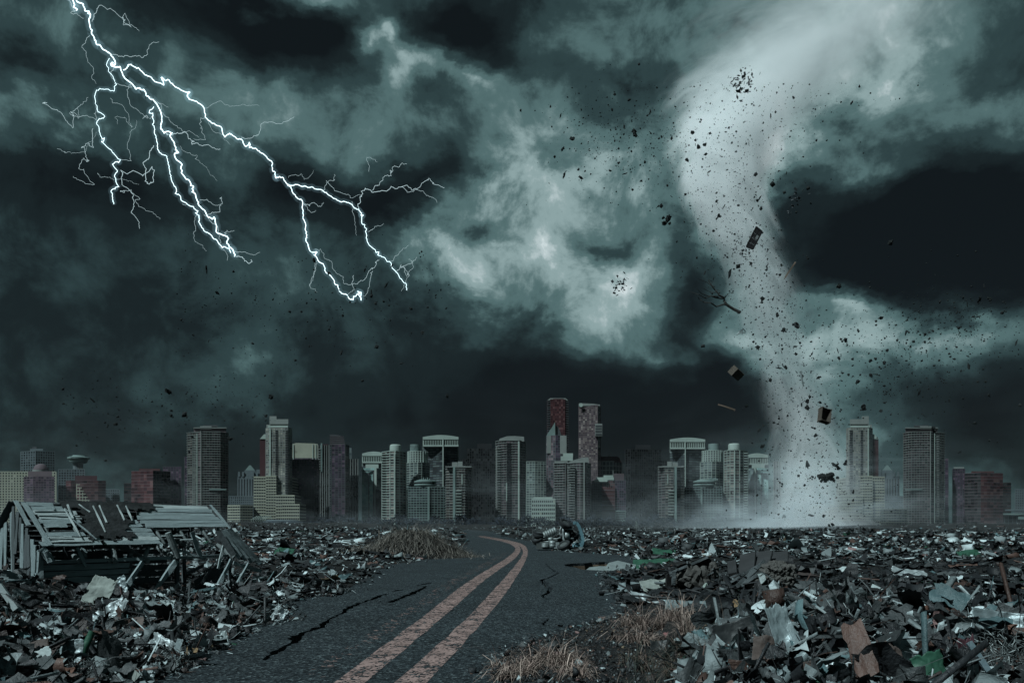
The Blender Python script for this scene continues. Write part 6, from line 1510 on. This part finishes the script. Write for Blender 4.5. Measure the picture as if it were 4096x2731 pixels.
def flying_plank(label, a, b2, w, Y, cat='plank'):
    c = at((a[0] + b2[0]) / 2, (a[1] + b2[1]) / 2, Y); r = empty('flying_plank', c, label, cat)
    A, B = at(*a, Y) , at(*b2, Y + .3)
    plank(r, A, B, w, .05, (0, -1, .3), 'plank_brown', 'board'); plank(r, A.lerp(B, .88) + Vector((0, 0, -.02)), B + Vector((-.04, 0, -.1)), w * .5, .04, (0, -1, .6), 'plank_brown', 'splinter')
flying_plank('brown plank with a splintered end flying right of the window frame', (3183,1046), (3139,1112), .13, 60)
flying_plank('brown plank flying level low on the left of the tornado', (2872,1617), (2941,1639), .13, 60)
st = tag(MB().tube([at(3202,1484,60) - at(3207,1520,60), at(3206,1500,60) - at(3207,1520,60), at(3209,1522,60) - at(3207,1520,60), at(3213,1540,60) - at(3207,1520,60), at(3210,1553,60) - at(3207,1520,60)], [.07,.055,.06,.05,.03], 7).tube([at(3211,1528,60) - at(3207,1520,60), at(3219,1532,60) - at(3207,1520,60)], [.05,.02], 6).build('broken_stick', MATS['log_wood'], None, at(3207,1520,60)), 'short broken stick tumbling above the open crate', 'stick')
# tyre
ty = MB()
ns, nt = 26, 10; vv, ff = [], []
for i in range(ns):
    a = 2 * math.pi * i / ns
    for j in range(nt):
        b_ = 2 * math.pi * j / nt; rr_ = .30 + .105 * math.cos(b_) * (1.0 + .06 * (i % 2 and j in (0, 1, 9)))
        vv.append((rr_ * math.cos(a), rr_ * math.sin(a), .13 * math.sin(b_)))
for i in range(ns):
    for j in range(nt): ff.append((i*nt+j, ((i+1) % ns)*nt+j, ((i+1) % ns)*nt+(j+1) % nt, i*nt+(j+1) % nt))
o = ty.add(vv, ff).build('tyre', MATS['rubber'], None, at(3187,1301,88)); o.rotation_euler = (math.radians(62), math.radians(35), math.radians(20)); tag(o, 'black tyre flying beside the funnel of the tornado', 'tyre')
# broken chair
ch = empty('broken_chair', at(2962,1327,70), 'pale slatted broken chair flying left of the tyre', 'chair')
mm = 70 / F
for i in range(4): MB().bar((-14*mm + i*5*mm, 0, -12*mm + i*2.5*mm), (-6*mm + i*5*mm, .1, 1*mm + i*2.5*mm), .07, .04, (0,1,0)).build('seat_slat', MATS['pale_wood'], ch)
for a, b2 in (((-16,-13),(4,-3)),((-8,2),(14,12)),((4,-4),(22,-2)),((8,14),(22,2)),((6,-12),(10,16))): MB().bar((a[0]*mm, -.05, a[1]*mm), (b2[0]*mm, .1, b2[1]*mm), .055, .055, (0,1,0)).build('leg', MATS['sheet_grey'], ch)
# crates
def crate(label, px, py, Y, sx, sy, sz, rot, open_):
    c = empty('wooden_crate', at(px, py, Y), label, 'crate'); c.rotation_euler = rot
    t_ = .03
    def bd(name, x0, x1, y0, y1, z0, z1): MB().box(x0, x1, y0, y1, z0, z1).build(name, MATS['crate_wood'], c)
    for k in range(4):
        a, b2 = -sz/2 + sz * k / 4 + .008, -sz/2 + sz * (k + 1) / 4 - .008
        for s_ in (-1, 1):
            bd('side_board', -sx/2, sx/2, s_*sy/2 - t_/2, s_*sy/2 + t_/2, a, b2)
            bd('side_board', s_*sx/2 - t_/2, s_*sx/2 + t_/2, -sy/2, sy/2, a, b2)
    for k in range(4):
        a, b2 = -sx/2 + sx * k / 4 + .008, -sx/2 + sx * (k + 1) / 4 - .008
        bd('bottom_board', a, b2, -sy/2, sy/2, -sz/2 - t_, -sz/2)
        if not open_: bd('lid_board', a, b2, -sy/2, sy/2 - (.2 if k == 2 else 0), sz/2, sz/2 + t_)
    for u in (-1, 1):
        for v in (-1, 1): bd('corner_batten', u*sx/2 - .05*(u > 0) - .02, u*sx/2 + .05*(u < 0) + .02, v*sy/2 - .04, v*sy/2 + .04, -sz/2 - t_, sz/2 + t_)
        bd('handle_batten', -sx/2 - .05, sx/2 + .05, u*sy/2 - .05, u*sy/2 + .05, .0, .1)
crate('closed wooden crate tumbling left of the funnel', 2944, 1492, 60, .78, .6, .62, (math.radians(40), math.radians(25), math.radians(35)), False)
crate('open dark crate showing its inside, flying right of the funnel low down', 3298, 1662, 60, .78, 1.02, .5, (math.radians(78), math.radians(14), math.radians(12)), True)
# branch
brc = at(2900, 1200, 80); bm_ = MB()
bf = lambda x, y: at(2700 + x * .6696, 1100 + y * .6696, 80) - brc
mat('dead_branch', (.035, .035, .033), .9, .4, 2, .3, 8)
for pts, r0_ in [([(388,228),(350,205),(315,185),(300,170),(298,150),(292,135),(262,125),(250,105),(228,75),(215,55),(200,28)],.16),([(315,185),(290,178),(250,185),(210,172),(180,160),(150,140),(138,130)],.10),([(292,135),(250,132),(215,128),(190,138),(160,140)],.08),([(262,125),(230,128),(200,118),(160,108),(130,85)],.07),
   ([(250,105),(225,100),(200,90),(160,82)],.05),([(228,75),(205,58),(190,45),(130,28)],.055),([(190,138),(140,120),(95,95)],.05),([(298,150),(302,130),(312,118),(326,108)],.05),([(302,132),(300,122)],.03),([(215,55),(225,40),(198,22)],.035),([(250,185),(235,170),(230,160)],.03),([(240,90),(265,85),(272,105)],.03)]:
    q = [bf(x, y) + Vector((0, ks.uniform(-.4, .4), 0)) for x, y in pts]; n = len(q); bm_.tube(q, [r0_ * (1 - .75 * i / (n - 1)) for i in range(n)], 6)
tag(bm_.build('bare_branch', MATS['dead_branch'], None, brc), 'bare forked tree branch flying on the left side of the funnel', 'branch')
# clods: named ones, then a swarm
CLM = [lump('clod', 'earth_clod', (0, 0, 0), 1, 300 + i) for i in range(6)]
for o in CLM: bpy.data.objects.remove(o) if False else None
CM = [o.data for o in CLM]
for o in CLM: bpy.data.objects.remove(o)
def clump(label, px, py, rpx, Y, n, seed, sx=1.0, sy=1.0):
    rg_ = random.Random(seed); r = empty('earth_clump', at(px, py, Y), label, 'clod'); k = Y / F
    for i in range(n):
        s_ = rpx * k * rg_.uniform(.16, .46); o = link('clod', CM[i % 6], None, r, (rg_.gauss(0, .5) * rpx * sx * k, rg_.gauss(0, .4) * rpx * k, rg_.gauss(0, .45) * rpx * sy * k)); o.scale = (s_, s_, s_ * .85); o.rotation_euler = (rg_.uniform(0, 6), rg_.uniform(0, 6), 0)
clump('large ragged earth clump left of the funnel, upper of two', 2637, 825, 15, 200, 6, 1)
clump('largest ragged earth clump left of the funnel, lower of two', 2667, 890, 20, 200, 8, 2)
clump('long black mass of earth swept along the foot of the funnel', 3305, 1910, 25, 300, 16, 3, 1.3, .6)
clump('tall earth clump right above the swept black mass', 3351, 1868, 15, 300, 7, 4, .6, 1.2)
clump('round earth clump beside the pale tower at the foot of the tornado', 3382, 1852, 12, 300, 5, 5)
clump('smooth earth lump just above the ground at the tornado foot', 3325, 2099, 12, 250, 4, 6, 1.2, .6)
clump('jagged earth lump touching the ground at the tornado foot', 3299, 2120, 14, 250, 4, 7)
clump('earth clump below the open crate', 3261, 1742, 13, 280, 5, 8, 1.2, .8)
clump('small earth clump just under the open crate', 3255, 1710, 9, 280, 4, 9)
clump('earth clump floating right of the tyre', 3372, 1358, 13, 240, 5, 10)
clump('earth clump alone in the murk at the far right', 3793, 1601, 11, 300, 4, 11)
clump('earth clump beside the two small ones over the right tower', 3356, 1432, 10, 260, 5, 12, 1.4, .7)
def shreds(label, px, py, rpx, Y, n, seed):
    rg_ = np.random.default_rng(seed); k = Y / F; q = MB()
    for i in range(n):
        c = rg_.normal(0, .5, 3) * rpx * k; v = np.array([[-.5,-.5,0],[.5,-.4,0],[.6,.5,0],[-.4,.4,0]]) * rpx * k * rg_.uniform(.04, .34, 3); R = rotm(rg_.uniform(0, 6.3, 1), rg_.uniform(-1.5, 1.5, 1), rg_.uniform(-1, 1, 1))[0]
        q.add([tuple(R @ p + c) for p in v] + [tuple(R @ p + c + R @ np.array([0, 0, .02 * rpx * k])) for p in v], [(0,1,2,3),(7,6,5,4),(0,4,5,1),(1,5,6,2),(2,6,7,3),(3,7,4,0)])
    o = q.build('torn_debris_cluster', MATS['darkgrey'], None, at(px, py, Y)); tag(o, label, 'debris'); o['kind'] = 'stuff' if False else o.get('kind', 'thing')
shreds('swirling cluster of torn sheets left of the bare branch', 2488, 1140, 42, 220, 34, 1)
shreds('cluster of torn shreds high above the funnel', 2969, 330, 52, 260, 60, 2)
shreds('dark cluster of shreds at the right edge of the funnel', 3178, 805, 40, 260, 32, 3)
shreds('pale torn cluster just below the window frame', 2982, 1022, 30, 240, 26, 4)
shreds('faint torn cluster left of the window frame', 2950, 985, 24, 240, 18, 5)
shreds('torn shreds low in the dust at the tornado foot', 3350, 1970, 26, 280, 18, 6)
TPROF = [(2125,3235,330),(2095,3235,275),(2000,3235,200),(1850,3232,165),(1700,3215,150),(1500,3160,150),(1300,3090,150),(1100,3030,150),(900,2940,155),(700,2905,205),(500,2950,275),(300,3080,420),(100,3310,500),(-150,3500,560)]
ty_, tc_, tw_ = [np.array(c)[::-1] for c in zip(*TPROF)]
sw = np.random.default_rng(19)
def swarm(n):
    py = np.empty(n); px = np.empty(n); sz = np.empty(n)
    for i in range(n):
        u = sw.random()
        if u < .50: y = sw.uniform(330, 2080); c = np.interp(y, ty_, tc_); w = np.interp(y, ty_, tw_); x = c + sw.normal(0, .75) * w; s_ = 3.0
        elif u < .62: x, y, s_ = sw.normal(2480, 150), sw.normal(560, 110), 2.6
        elif u < .80: x, y, s_ = sw.normal(3640, 210), sw.normal(1450, 150), 3.4
        elif u < .86: x, y, s_ = sw.normal(3880, 120), sw.normal(1270, 70), 2.8
        elif u < .93: x, y, s_ = sw.uniform(250, 1100), sw.normal(1640, 90), 3.2
        else: x, y, s_ = sw.uniform(700, 1800), sw.normal(1230, 130), 3.6
        px[i], py[i], sz[i] = x, y, s_ * sw.lognormal(0, .6)
    return px, py, sz
px, py, sz = swarm(300); sz = np.maximum(sz * 1.1, 2.6)
for i in range(300):
    Y = sw.uniform(160, 480); o = link('clod', CM[i % 6], None, None, at(px[i], min(py[i], 2085), Y)); s_ = min(sz[i], 8.5) * Y / F
    o.scale = (s_ * sw.uniform(.6, 1.5), s_, s_ * sw.uniform(.5, 1.2)) if i % 3 else (s_ * sw.uniform(1.3, 2.4), s_ * sw.uniform(.25, .6), s_ * sw.uniform(.25, .9)); o.rotation_euler = tuple(sw.uniform(0, 6, 3)); zone = 'high round the upper funnel' if abs(px[i] - np.interp(py[i], ty_, tc_)) < 420 and py[i] < 1000 else 'round the waist of the funnel' if abs(px[i] - np.interp(py[i], ty_, tc_)) < 380 and py[i] < 1650 else 'in the dust at the tornado foot' if abs(px[i] - np.interp(py[i], ty_, tc_)) < 420 else 'in the murk over the right hand towers' if px[i] > 3000 else 'low over the city below the lightning' if px[i] < 1900 else 'before the bright cloud left of the funnel'
    tag(o, 'small dark clod of earth flying ' + zone, 'clod', 'clods flying ' + zone)
px, py, sz = swarm(9000); Y = sw.uniform(150, 500, 9000); py = np.minimum(py, 2090)
loc = np.stack([(px - CX) / F * Y, Y, EYE + (HY - py) / F * Y], 1)
v, f = shards(sw, 9000, 'chunk', sz * .75 * Y / F); R = rotm(*[sw.uniform(0, 6.3, 9000) for _ in range(3)]); v = np.einsum('nij,nkj->nki', R, v) + loc[:, None]
o = link('flying_debris', npmesh('flying_debris', v.reshape(-1, 3), (f[None] + (np.arange(9000) * 8)[:, None, None]).reshape(-1, 4)), MATS['earth_clod']); tag(o, 'fine grit and specks whirling round the tornado', kind='stuff')

# ------------------------------------------------------------------ lightning
lm = bpy.data.materials.new('lightning_light'); lm.use_nodes = True; MATS['lightning_light'] = lm
lt = lm.node_tree; lt.nodes.clear(); e = lt.nodes.new('ShaderNodeEmission'); e.inputs[0].default_value = (.72, .95, 1, 1); e.inputs[1].default_value = 2.2
oo = lt.nodes.new('ShaderNodeOutputMaterial'); lt.links.new(e.outputs[0], oo.inputs[0]); lm.cycles.emission_sampling = 'NONE'
fm = lm.copy(); fm.name = 'faint_lightning_light'; fm.node_tree.nodes['Emission'].inputs[1].default_value = .72; fm.cycles.emission_sampling = 'NONE'
gm = bpy.data.materials.new('bloom_tube'); gm.use_nodes = True; MATS['bloom_tube'] = gm  # emissive volume imitating the bloom round the bolt
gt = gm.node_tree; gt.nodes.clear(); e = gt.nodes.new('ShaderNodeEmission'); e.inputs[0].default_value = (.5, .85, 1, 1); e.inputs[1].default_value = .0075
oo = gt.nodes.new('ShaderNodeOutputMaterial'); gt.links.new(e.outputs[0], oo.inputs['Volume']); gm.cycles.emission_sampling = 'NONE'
LY = 900
bolt = empty('lightning_bolt', P(760, 700, LY), 'white forked lightning bolt with many thin branches over the left half of the city', 'lightning')
lr = np.random.default_rng(13)
def lpath(pts, jag):
    p = [P(100 + x * .7974, y * .7974, LY) for x, y in pts]; d = 0
    p = [Vector((v.x, v.y + lr.normal(0, 12), v.z)) for v in p]
    for it in range(4):
        q = [p[0]]
        for a, b2 in zip(p[:-1], p[1:]):
            L = (b2 - a).length; mid = (a + b2) / 2 + Vector((lr.normal(0, jag) * L, 0, lr.normal(0, jag) * L)) if L > 1.2 else (a + b2) / 2; q += [mid, b2]
        p = q
    return [v - bolt.location for v in p]
def bolt_part(name, pts, r0_, r1_, glow=True, jag=.10):
    r0_ *= .47; r1_ *= .47
    q = lpath(pts, jag); n = len(q); q[0] = q[0]
    rad = [r0_ + (r1_ - r0_) * i / (n - 1) for i in range(n)]
    MB().tube(q, rad, 6).build(name, lm if glow else fm, bolt)
    if glow: gl_ = MB().tube(q, [r * 6 + 1.4 for r in rad], 10); gl_.f = [f_[::-1] for f_ in gl_.f]; gl_.build('bloom_tube', gm, bolt)  # added glowing tube stands in for bloom along the channel
A_ = [(205,-10),(232,2),(295,25),(318,95),(312,155),(375,230),(405,260),(430,320),(490,350),(495,385),(545,435),(605,460),(630,500),(665,545),(665,630),(740,700),(765,760),(790,820),(795,895),(845,965),(890,1060),(945,1100),(985,1160),(1010,1220),(1045,1280)]
bolt_part('main_channel', A_, 1.35, 1.25)
for pts, a, b2 in [
 ([(500,360),(540,350),(605,355),(670,395),(740,430),(800,443),(850,535),(920,605),(960,632),(1010,640),(1080,690),(1095,720),(1170,765),(1230,800),(1248,870),(1290,910),(1330,930),(1350,975),(1390,1010),(1390,1090),(1410,1160),(1425,1230),(1465,1265),(1480,1315),(1520,1380),(1560,1430),(1620,1475),(1660,1470),(1695,1500)], 1.1, .9),
 ([(1350,972),(1410,970),(1465,948),(1530,970),(1590,998),(1655,1018),(1690,1085),(1720,1160),(1755,1255),(1810,1310),(1865,1365),(1900,1410),(1912,1450)], .9, .6),
 ([(425,295),(418,340),(430,390),(425,435),(395,490),(375,560),(358,620),(365,680),(410,735),(455,780),(462,850),(445,915),(432,960),(452,1030)], .5, .75),
 ([(615,500),(618,560),(650,605),(655,690),(660,745),(715,790),(725,850),(745,930),(785,990),(835,1025),(860,1070),(880,1130),(930,1180),(975,1225),(1045,1280)], .7, .9)]:
    bolt_part('branch', pts, a, b2)
for pts, a in [
 ([(660,745),(600,830),(560,850),(530,900),(502,940),(510,1000),(535,1070),(555,1130)], .42), ([(680,640),(740,665),(840,700),(870,735),(940,750),(995,768)], .45), ([(1045,1280),(1130,1330),(1165,1333)], .5),
 ([(1655,1018),(1700,990),(1745,960),(1840,945),(1890,945),(1960,925),(2050,938),(2100,922)], .40), ([(1745,960),(1770,915),(1840,890),(1885,900),(1920,840)], .3), ([(1890,945),(1920,975),(2000,970),(2060,990)], .25),
 ([(320,90),(370,98),(430,88),(510,108),(545,125),(580,167)], .3), ([(395,245),(470,267),(560,260),(620,235),(650,180)], .3), ([(325,180),(295,250),(310,330),(340,400)], .22), ([(210,0),(250,60),(255,95),(300,100)], .3),
 ([(115,520),(140,560),(185,570),(215,620),(260,590),(330,575),(370,540)], .28), ([(345,650),(300,700),(290,745),(320,760),(300,800),(330,840),(280,880),(235,880)], .28), ([(235,560),(270,550),(300,535),(345,518)], .22), ([(260,600),(240,570),(250,530)], .2), ([(120,712),(160,730),(200,752),(270,735),(345,650)], .16),
 ([(330,840),(365,875),(440,880),(510,870)], .16), ([(460,925),(490,965),(560,985),(565,1020),(610,1060),(640,1068)], .22), ([(460,780),(500,775),(515,720),(530,660),(575,620)], .18), ([(440,335),(440,390),(460,435),(540,445),(555,500),(575,550),(580,585),(650,590)], .25),
 ([(1095,705),(1140,680),(1205,655),(1280,625),(1350,585)], .28), ([(890,545),(960,525),(1040,530),(1100,515),(1170,522)], .15), ([(660,520),(700,545),(730,600),(770,640),(800,675),(875,692)], .22), ([(680,550),(730,550)], .18), ([(920,605),(890,640),(880,670),(840,690)], .22), ([(940,640),(980,670),(1025,720)], .16),
 ([(780,735),(830,760),(850,795),(900,830),(938,880)], .15), ([(1755,1260),(1740,1340),(1700,1400),(1660,1410),(1600,1420),(1570,1370),(1530,1300),(1470,1270)], .25), ([(1660,1400),(1650,1450),(1625,1490)], .25), ([(1735,1345),(1735,1420),(1710,1505)], .25), ([(1440,1250),(1455,1320),(1420,1430)], .25), ([(1470,1310),(1460,1380),(1443,1440)], .22),
 ([(900,1065),(960,1045),(1010,1030)], .32), ([(890,1020),(940,1025),(990,1035)], .25), ([(1045,1270),(1100,1265),(1170,1255)], .25), ([(860,1070),(860,1160),(878,1230)], .22), ([(900,1080),(960,1130),(975,1200),(985,1280)], .3), ([(1865,1365),(1910,1340),(1970,1300)], .3), ([(1895,1360),(1910,1355),(1930,1320)], .22), ([(1830,1310),(1880,1265),(1928,1240)], .2), ([(1905,1355),(1905,1410),(1885,1455)], .2),
 ([(1480,950),(1530,915),(1540,850)], .22), ([(1515,915),(1600,950),(1690,985)], .22), ([(1650,1030),(1665,1110),(1670,1190)], .2), ([(1395,1020),(1440,1050),(1470,1030),(1480,985)], .28), ([(1410,1040),(1450,1090),(1472,1075)], .22), ([(1720,1160),(1760,1147),(1810,1148)], .2), ([(1340,920),(1400,890),(1460,880)], .15), ([(1740,900),(1735,840),(1775,835)], .18), ([(455,520),(485,535),(490,590),(480,620),(500,660)], .16), ([(820,1050),(830,1030)], .2), ([(985,1150),(1015,1160),(1048,1155)], .25)]:
    bolt_part('branch', pts, a * 1.6, a * .9, False, .11)

# ------------------------------------------------------------------ the tornado
TY = 560; tk = TY / F
def curve_node(N, fac, xs, ys):
    nd = N.n('ShaderNodeFloatCurve'); N.l(fac, nd.inputs['Value']); c = nd.mapping.curves[0]
    nd.mapping.use_clip = False
    c.points[0].location = (xs[0], ys[0]); c.points[1].location = (xs[-1], ys[-1])
    for x, y in zip(xs[1:-1], ys[1:-1]): c.points.new(x, y)
    nd.mapping.update(); return nd.outputs[0]
zz = (HY - ty_[::-1]) * tk + EYE - 0.0; cc = (tc_[::-1] - CX) * tk; ww = tw_[::-1] * tk      # bottom to top
x0_ = (3235 - CX) * tk; zmin, zmax = zz[0], zz[-1]; zn = (zz - zmin) / (zmax - zmin)
CR = 260.0; cn = (cc - x0_ + CR / 2) / CR; WR = 120.0; wn_ = ww / WR
tm_ = bpy.data.materials.new('whirling_dust'); tm_.use_nodes = True; MATS['whirling_dust'] = tm_
N = NT(tm_.node_tree); tm_.node_tree.nodes.clear()
c = N.n('ShaderNodeTexCoord'); s = N.n('ShaderNodeSeparateXYZ'); N.l(c.outputs['Object'], s.inputs[0])
zf = N.m('DIVIDE', N.m('SUBTRACT', s.outputs[2], float(zmin)), float(zmax - zmin), clamp=True)
cx_n = N.m('MULTIPLY_ADD', curve_node(N, zf, zn, cn), CR, -CR / 2)
wr_n = N.m('MULTIPLY', curve_node(N, zf, zn, wn_), WR)
dx = N.m('SUBTRACT', s.outputs[0], cx_n)
qx, qy = N.m('DIVIDE', dx, wr_n), N.m('DIVIDE', s.outputs[1], wr_n)
rq = N.m('SQRT', N.m('ADD', N.m('MULTIPLY', qx, qx), N.m('MULTIPLY', qy, qy)))
th = N.m('ADD', N.m('ARCTAN2', qy, qx), N.m('ADD', N.m('MULTIPLY', s.outputs[2], .034), N.m('MULTIPLY', rq, 2.4)))
cv = N.n('ShaderNodeCombineXYZ'); N.l(N.m('MULTIPLY', N.m('COSINE', th), rq), cv.inputs[0]); N.l(N.m('MULTIPLY', N.m('SINE', th), rq), cv.inputs[1]); N.l(N.m('MULTIPLY', s.outputs[2], .016), cv.inputs[2])
n1 = N.noise(cv.outputs[0], 3.0, 7, .64, .5)
n2 = N.noise(cv.outputs[0], 1.1, 3, .5)
edge = N.m('ADD', N.m('ADD', rq, N.m('MULTIPLY', N.m('SUBTRACT', n1.outputs['Fac'], .5), 1.9)), N.m('MULTIPLY', N.m('SUBTRACT', n2.outputs['Fac'], .5), 1.1))
body = N.m('SUBTRACT', 1.0, N.m('SMOOTH_MIN', 1.0, N.m('MAXIMUM', N.m('DIVIDE', N.m('SUBTRACT', edge, .02), .92), 0.0), .15))
body = N.m('MAXIMUM', body, 0.0)
wis = N.ramp(n1.outputs['Fac'], [(.40, (.06,) * 3), (.60, (1, 1, 1))])
# thin towards the cloud base, and a thinner waist
zden = curve_node(N, zf, [0, .02, .08, .2, .35, .5, .6, .72, .85, 1], [.25, .55, .55, .28, .30, 1.5, 2.5, .95, .24, 0])
den = N.m('MULTIPLY', N.m('MULTIPLY', N.m('MULTIPLY', body, wis), zden), .20)
pv = N.n('ShaderNodeVolumePrincipled'); pv.inputs['Color'].default_value = (.988, .995, .998, 1); pv.inputs['Anisotropy'].default_value = -.05
N.l(den, pv.inputs['Density'])
ov = N.n('ShaderNodeOutputMaterial'); N.l(pv.outputs[0], ov.inputs['Volume'])
tm_.cycles.volume_sampling = 'MULTIPLE_IMPORTANCE' if hasattr(tm_.cycles, 'volume_sampling') else None
m_ = MB(); nseg = 20; prof = list(zip(zz, cc - x0_, ww))
for z, cx0, w in prof:
    for j in range(nseg):
        a = 2 * math.pi * j / nseg; m_.v.append((cx0 + math.cos(a) * w * 1.12, math.sin(a) * w * 1.12, z))
for i in range(len(prof) - 1):
    for j in range(nseg): m_.f.append([i*nseg+j, i*nseg+(j+1) % nseg, (i+1)*nseg+(j+1) % nseg, (i+1)*nseg+j])
m_.f.append(list(range(nseg))[::-1]); m_.f.append([(len(prof)-1)*nseg + j for j in range(nseg)])
o = m_.build('tornado', tm_, None, (x0_, TY, 0)); tag(o, 'bright tornado funnel twisting down from the clouds to the ground on the right', 'tornado', kind='thing')
# low dust thrown out round the foot and mist along the city edge
dm = bpy.data.materials.new('ground_dust'); dm.use_nodes = True; MATS['ground_dust'] = dm
N = NT(dm.node_tree); dm.node_tree.nodes.clear()
c = N.n('ShaderNodeTexCoord'); s = N.n('ShaderNodeSeparateXYZ'); N.l(c.outputs['Object'], s.inputs[0])
mpn = N.n('ShaderNodeMapping'); mpn.inputs['Scale'].default_value = (.013, .006, .042); N.l(c.outputs['Object'], mpn.inputs[0])
n1 = N.noise(mpn.outputs[0], 1.7, 6, .62, 1.2)
hgt = N.m('SUBTRACT', 1.0, N.m('DIVIDE', s.outputs[2], 56.0), clamp=True)
wis = N.ramp(n1.outputs['Fac'], [(.50, (.01,) * 3), (.64, (1, 1, 1))])
rr0 = N.m('SQRT', N.m('ADD', N.m('POWER', N.m('SUBTRACT', s.outputs[0], N.m('MULTIPLY_ADD', s.outputs[1], float(x0_ / TY), float(x0_))), 2), N.m('POWER', N.m('MULTIPLY', N.m('SUBTRACT', s.outputs[1], -90.0), .42), 2)))
near = N.m('EXPONENT', N.m('MULTIPLY', N.m('POWER', N.m('DIVIDE', rr0, 50.0), 2), -1))
den = N.m('MULTIPLY', N.m('MULTIPLY', wis, N.m('POWER', hgt, 1.8)), N.m('MULTIPLY_ADD', near, .021, .0006))
pv = N.n('ShaderNodeVolumePrincipled'); pv.inputs['Color'].default_value = (.86, .95, 1.0, 1); N.l(den, pv.inputs['Density'])
ov = N.n('ShaderNodeOutputMaterial'); N.l(pv.outputs[0], ov.inputs['Volume'])
o = MB().box(-620, 620, -400, 130, .6, 64).build('mist', dm, None, (0, TY, 0)); tag(o, 'low mist and blown dust along the foot of the city', kind='stuff')
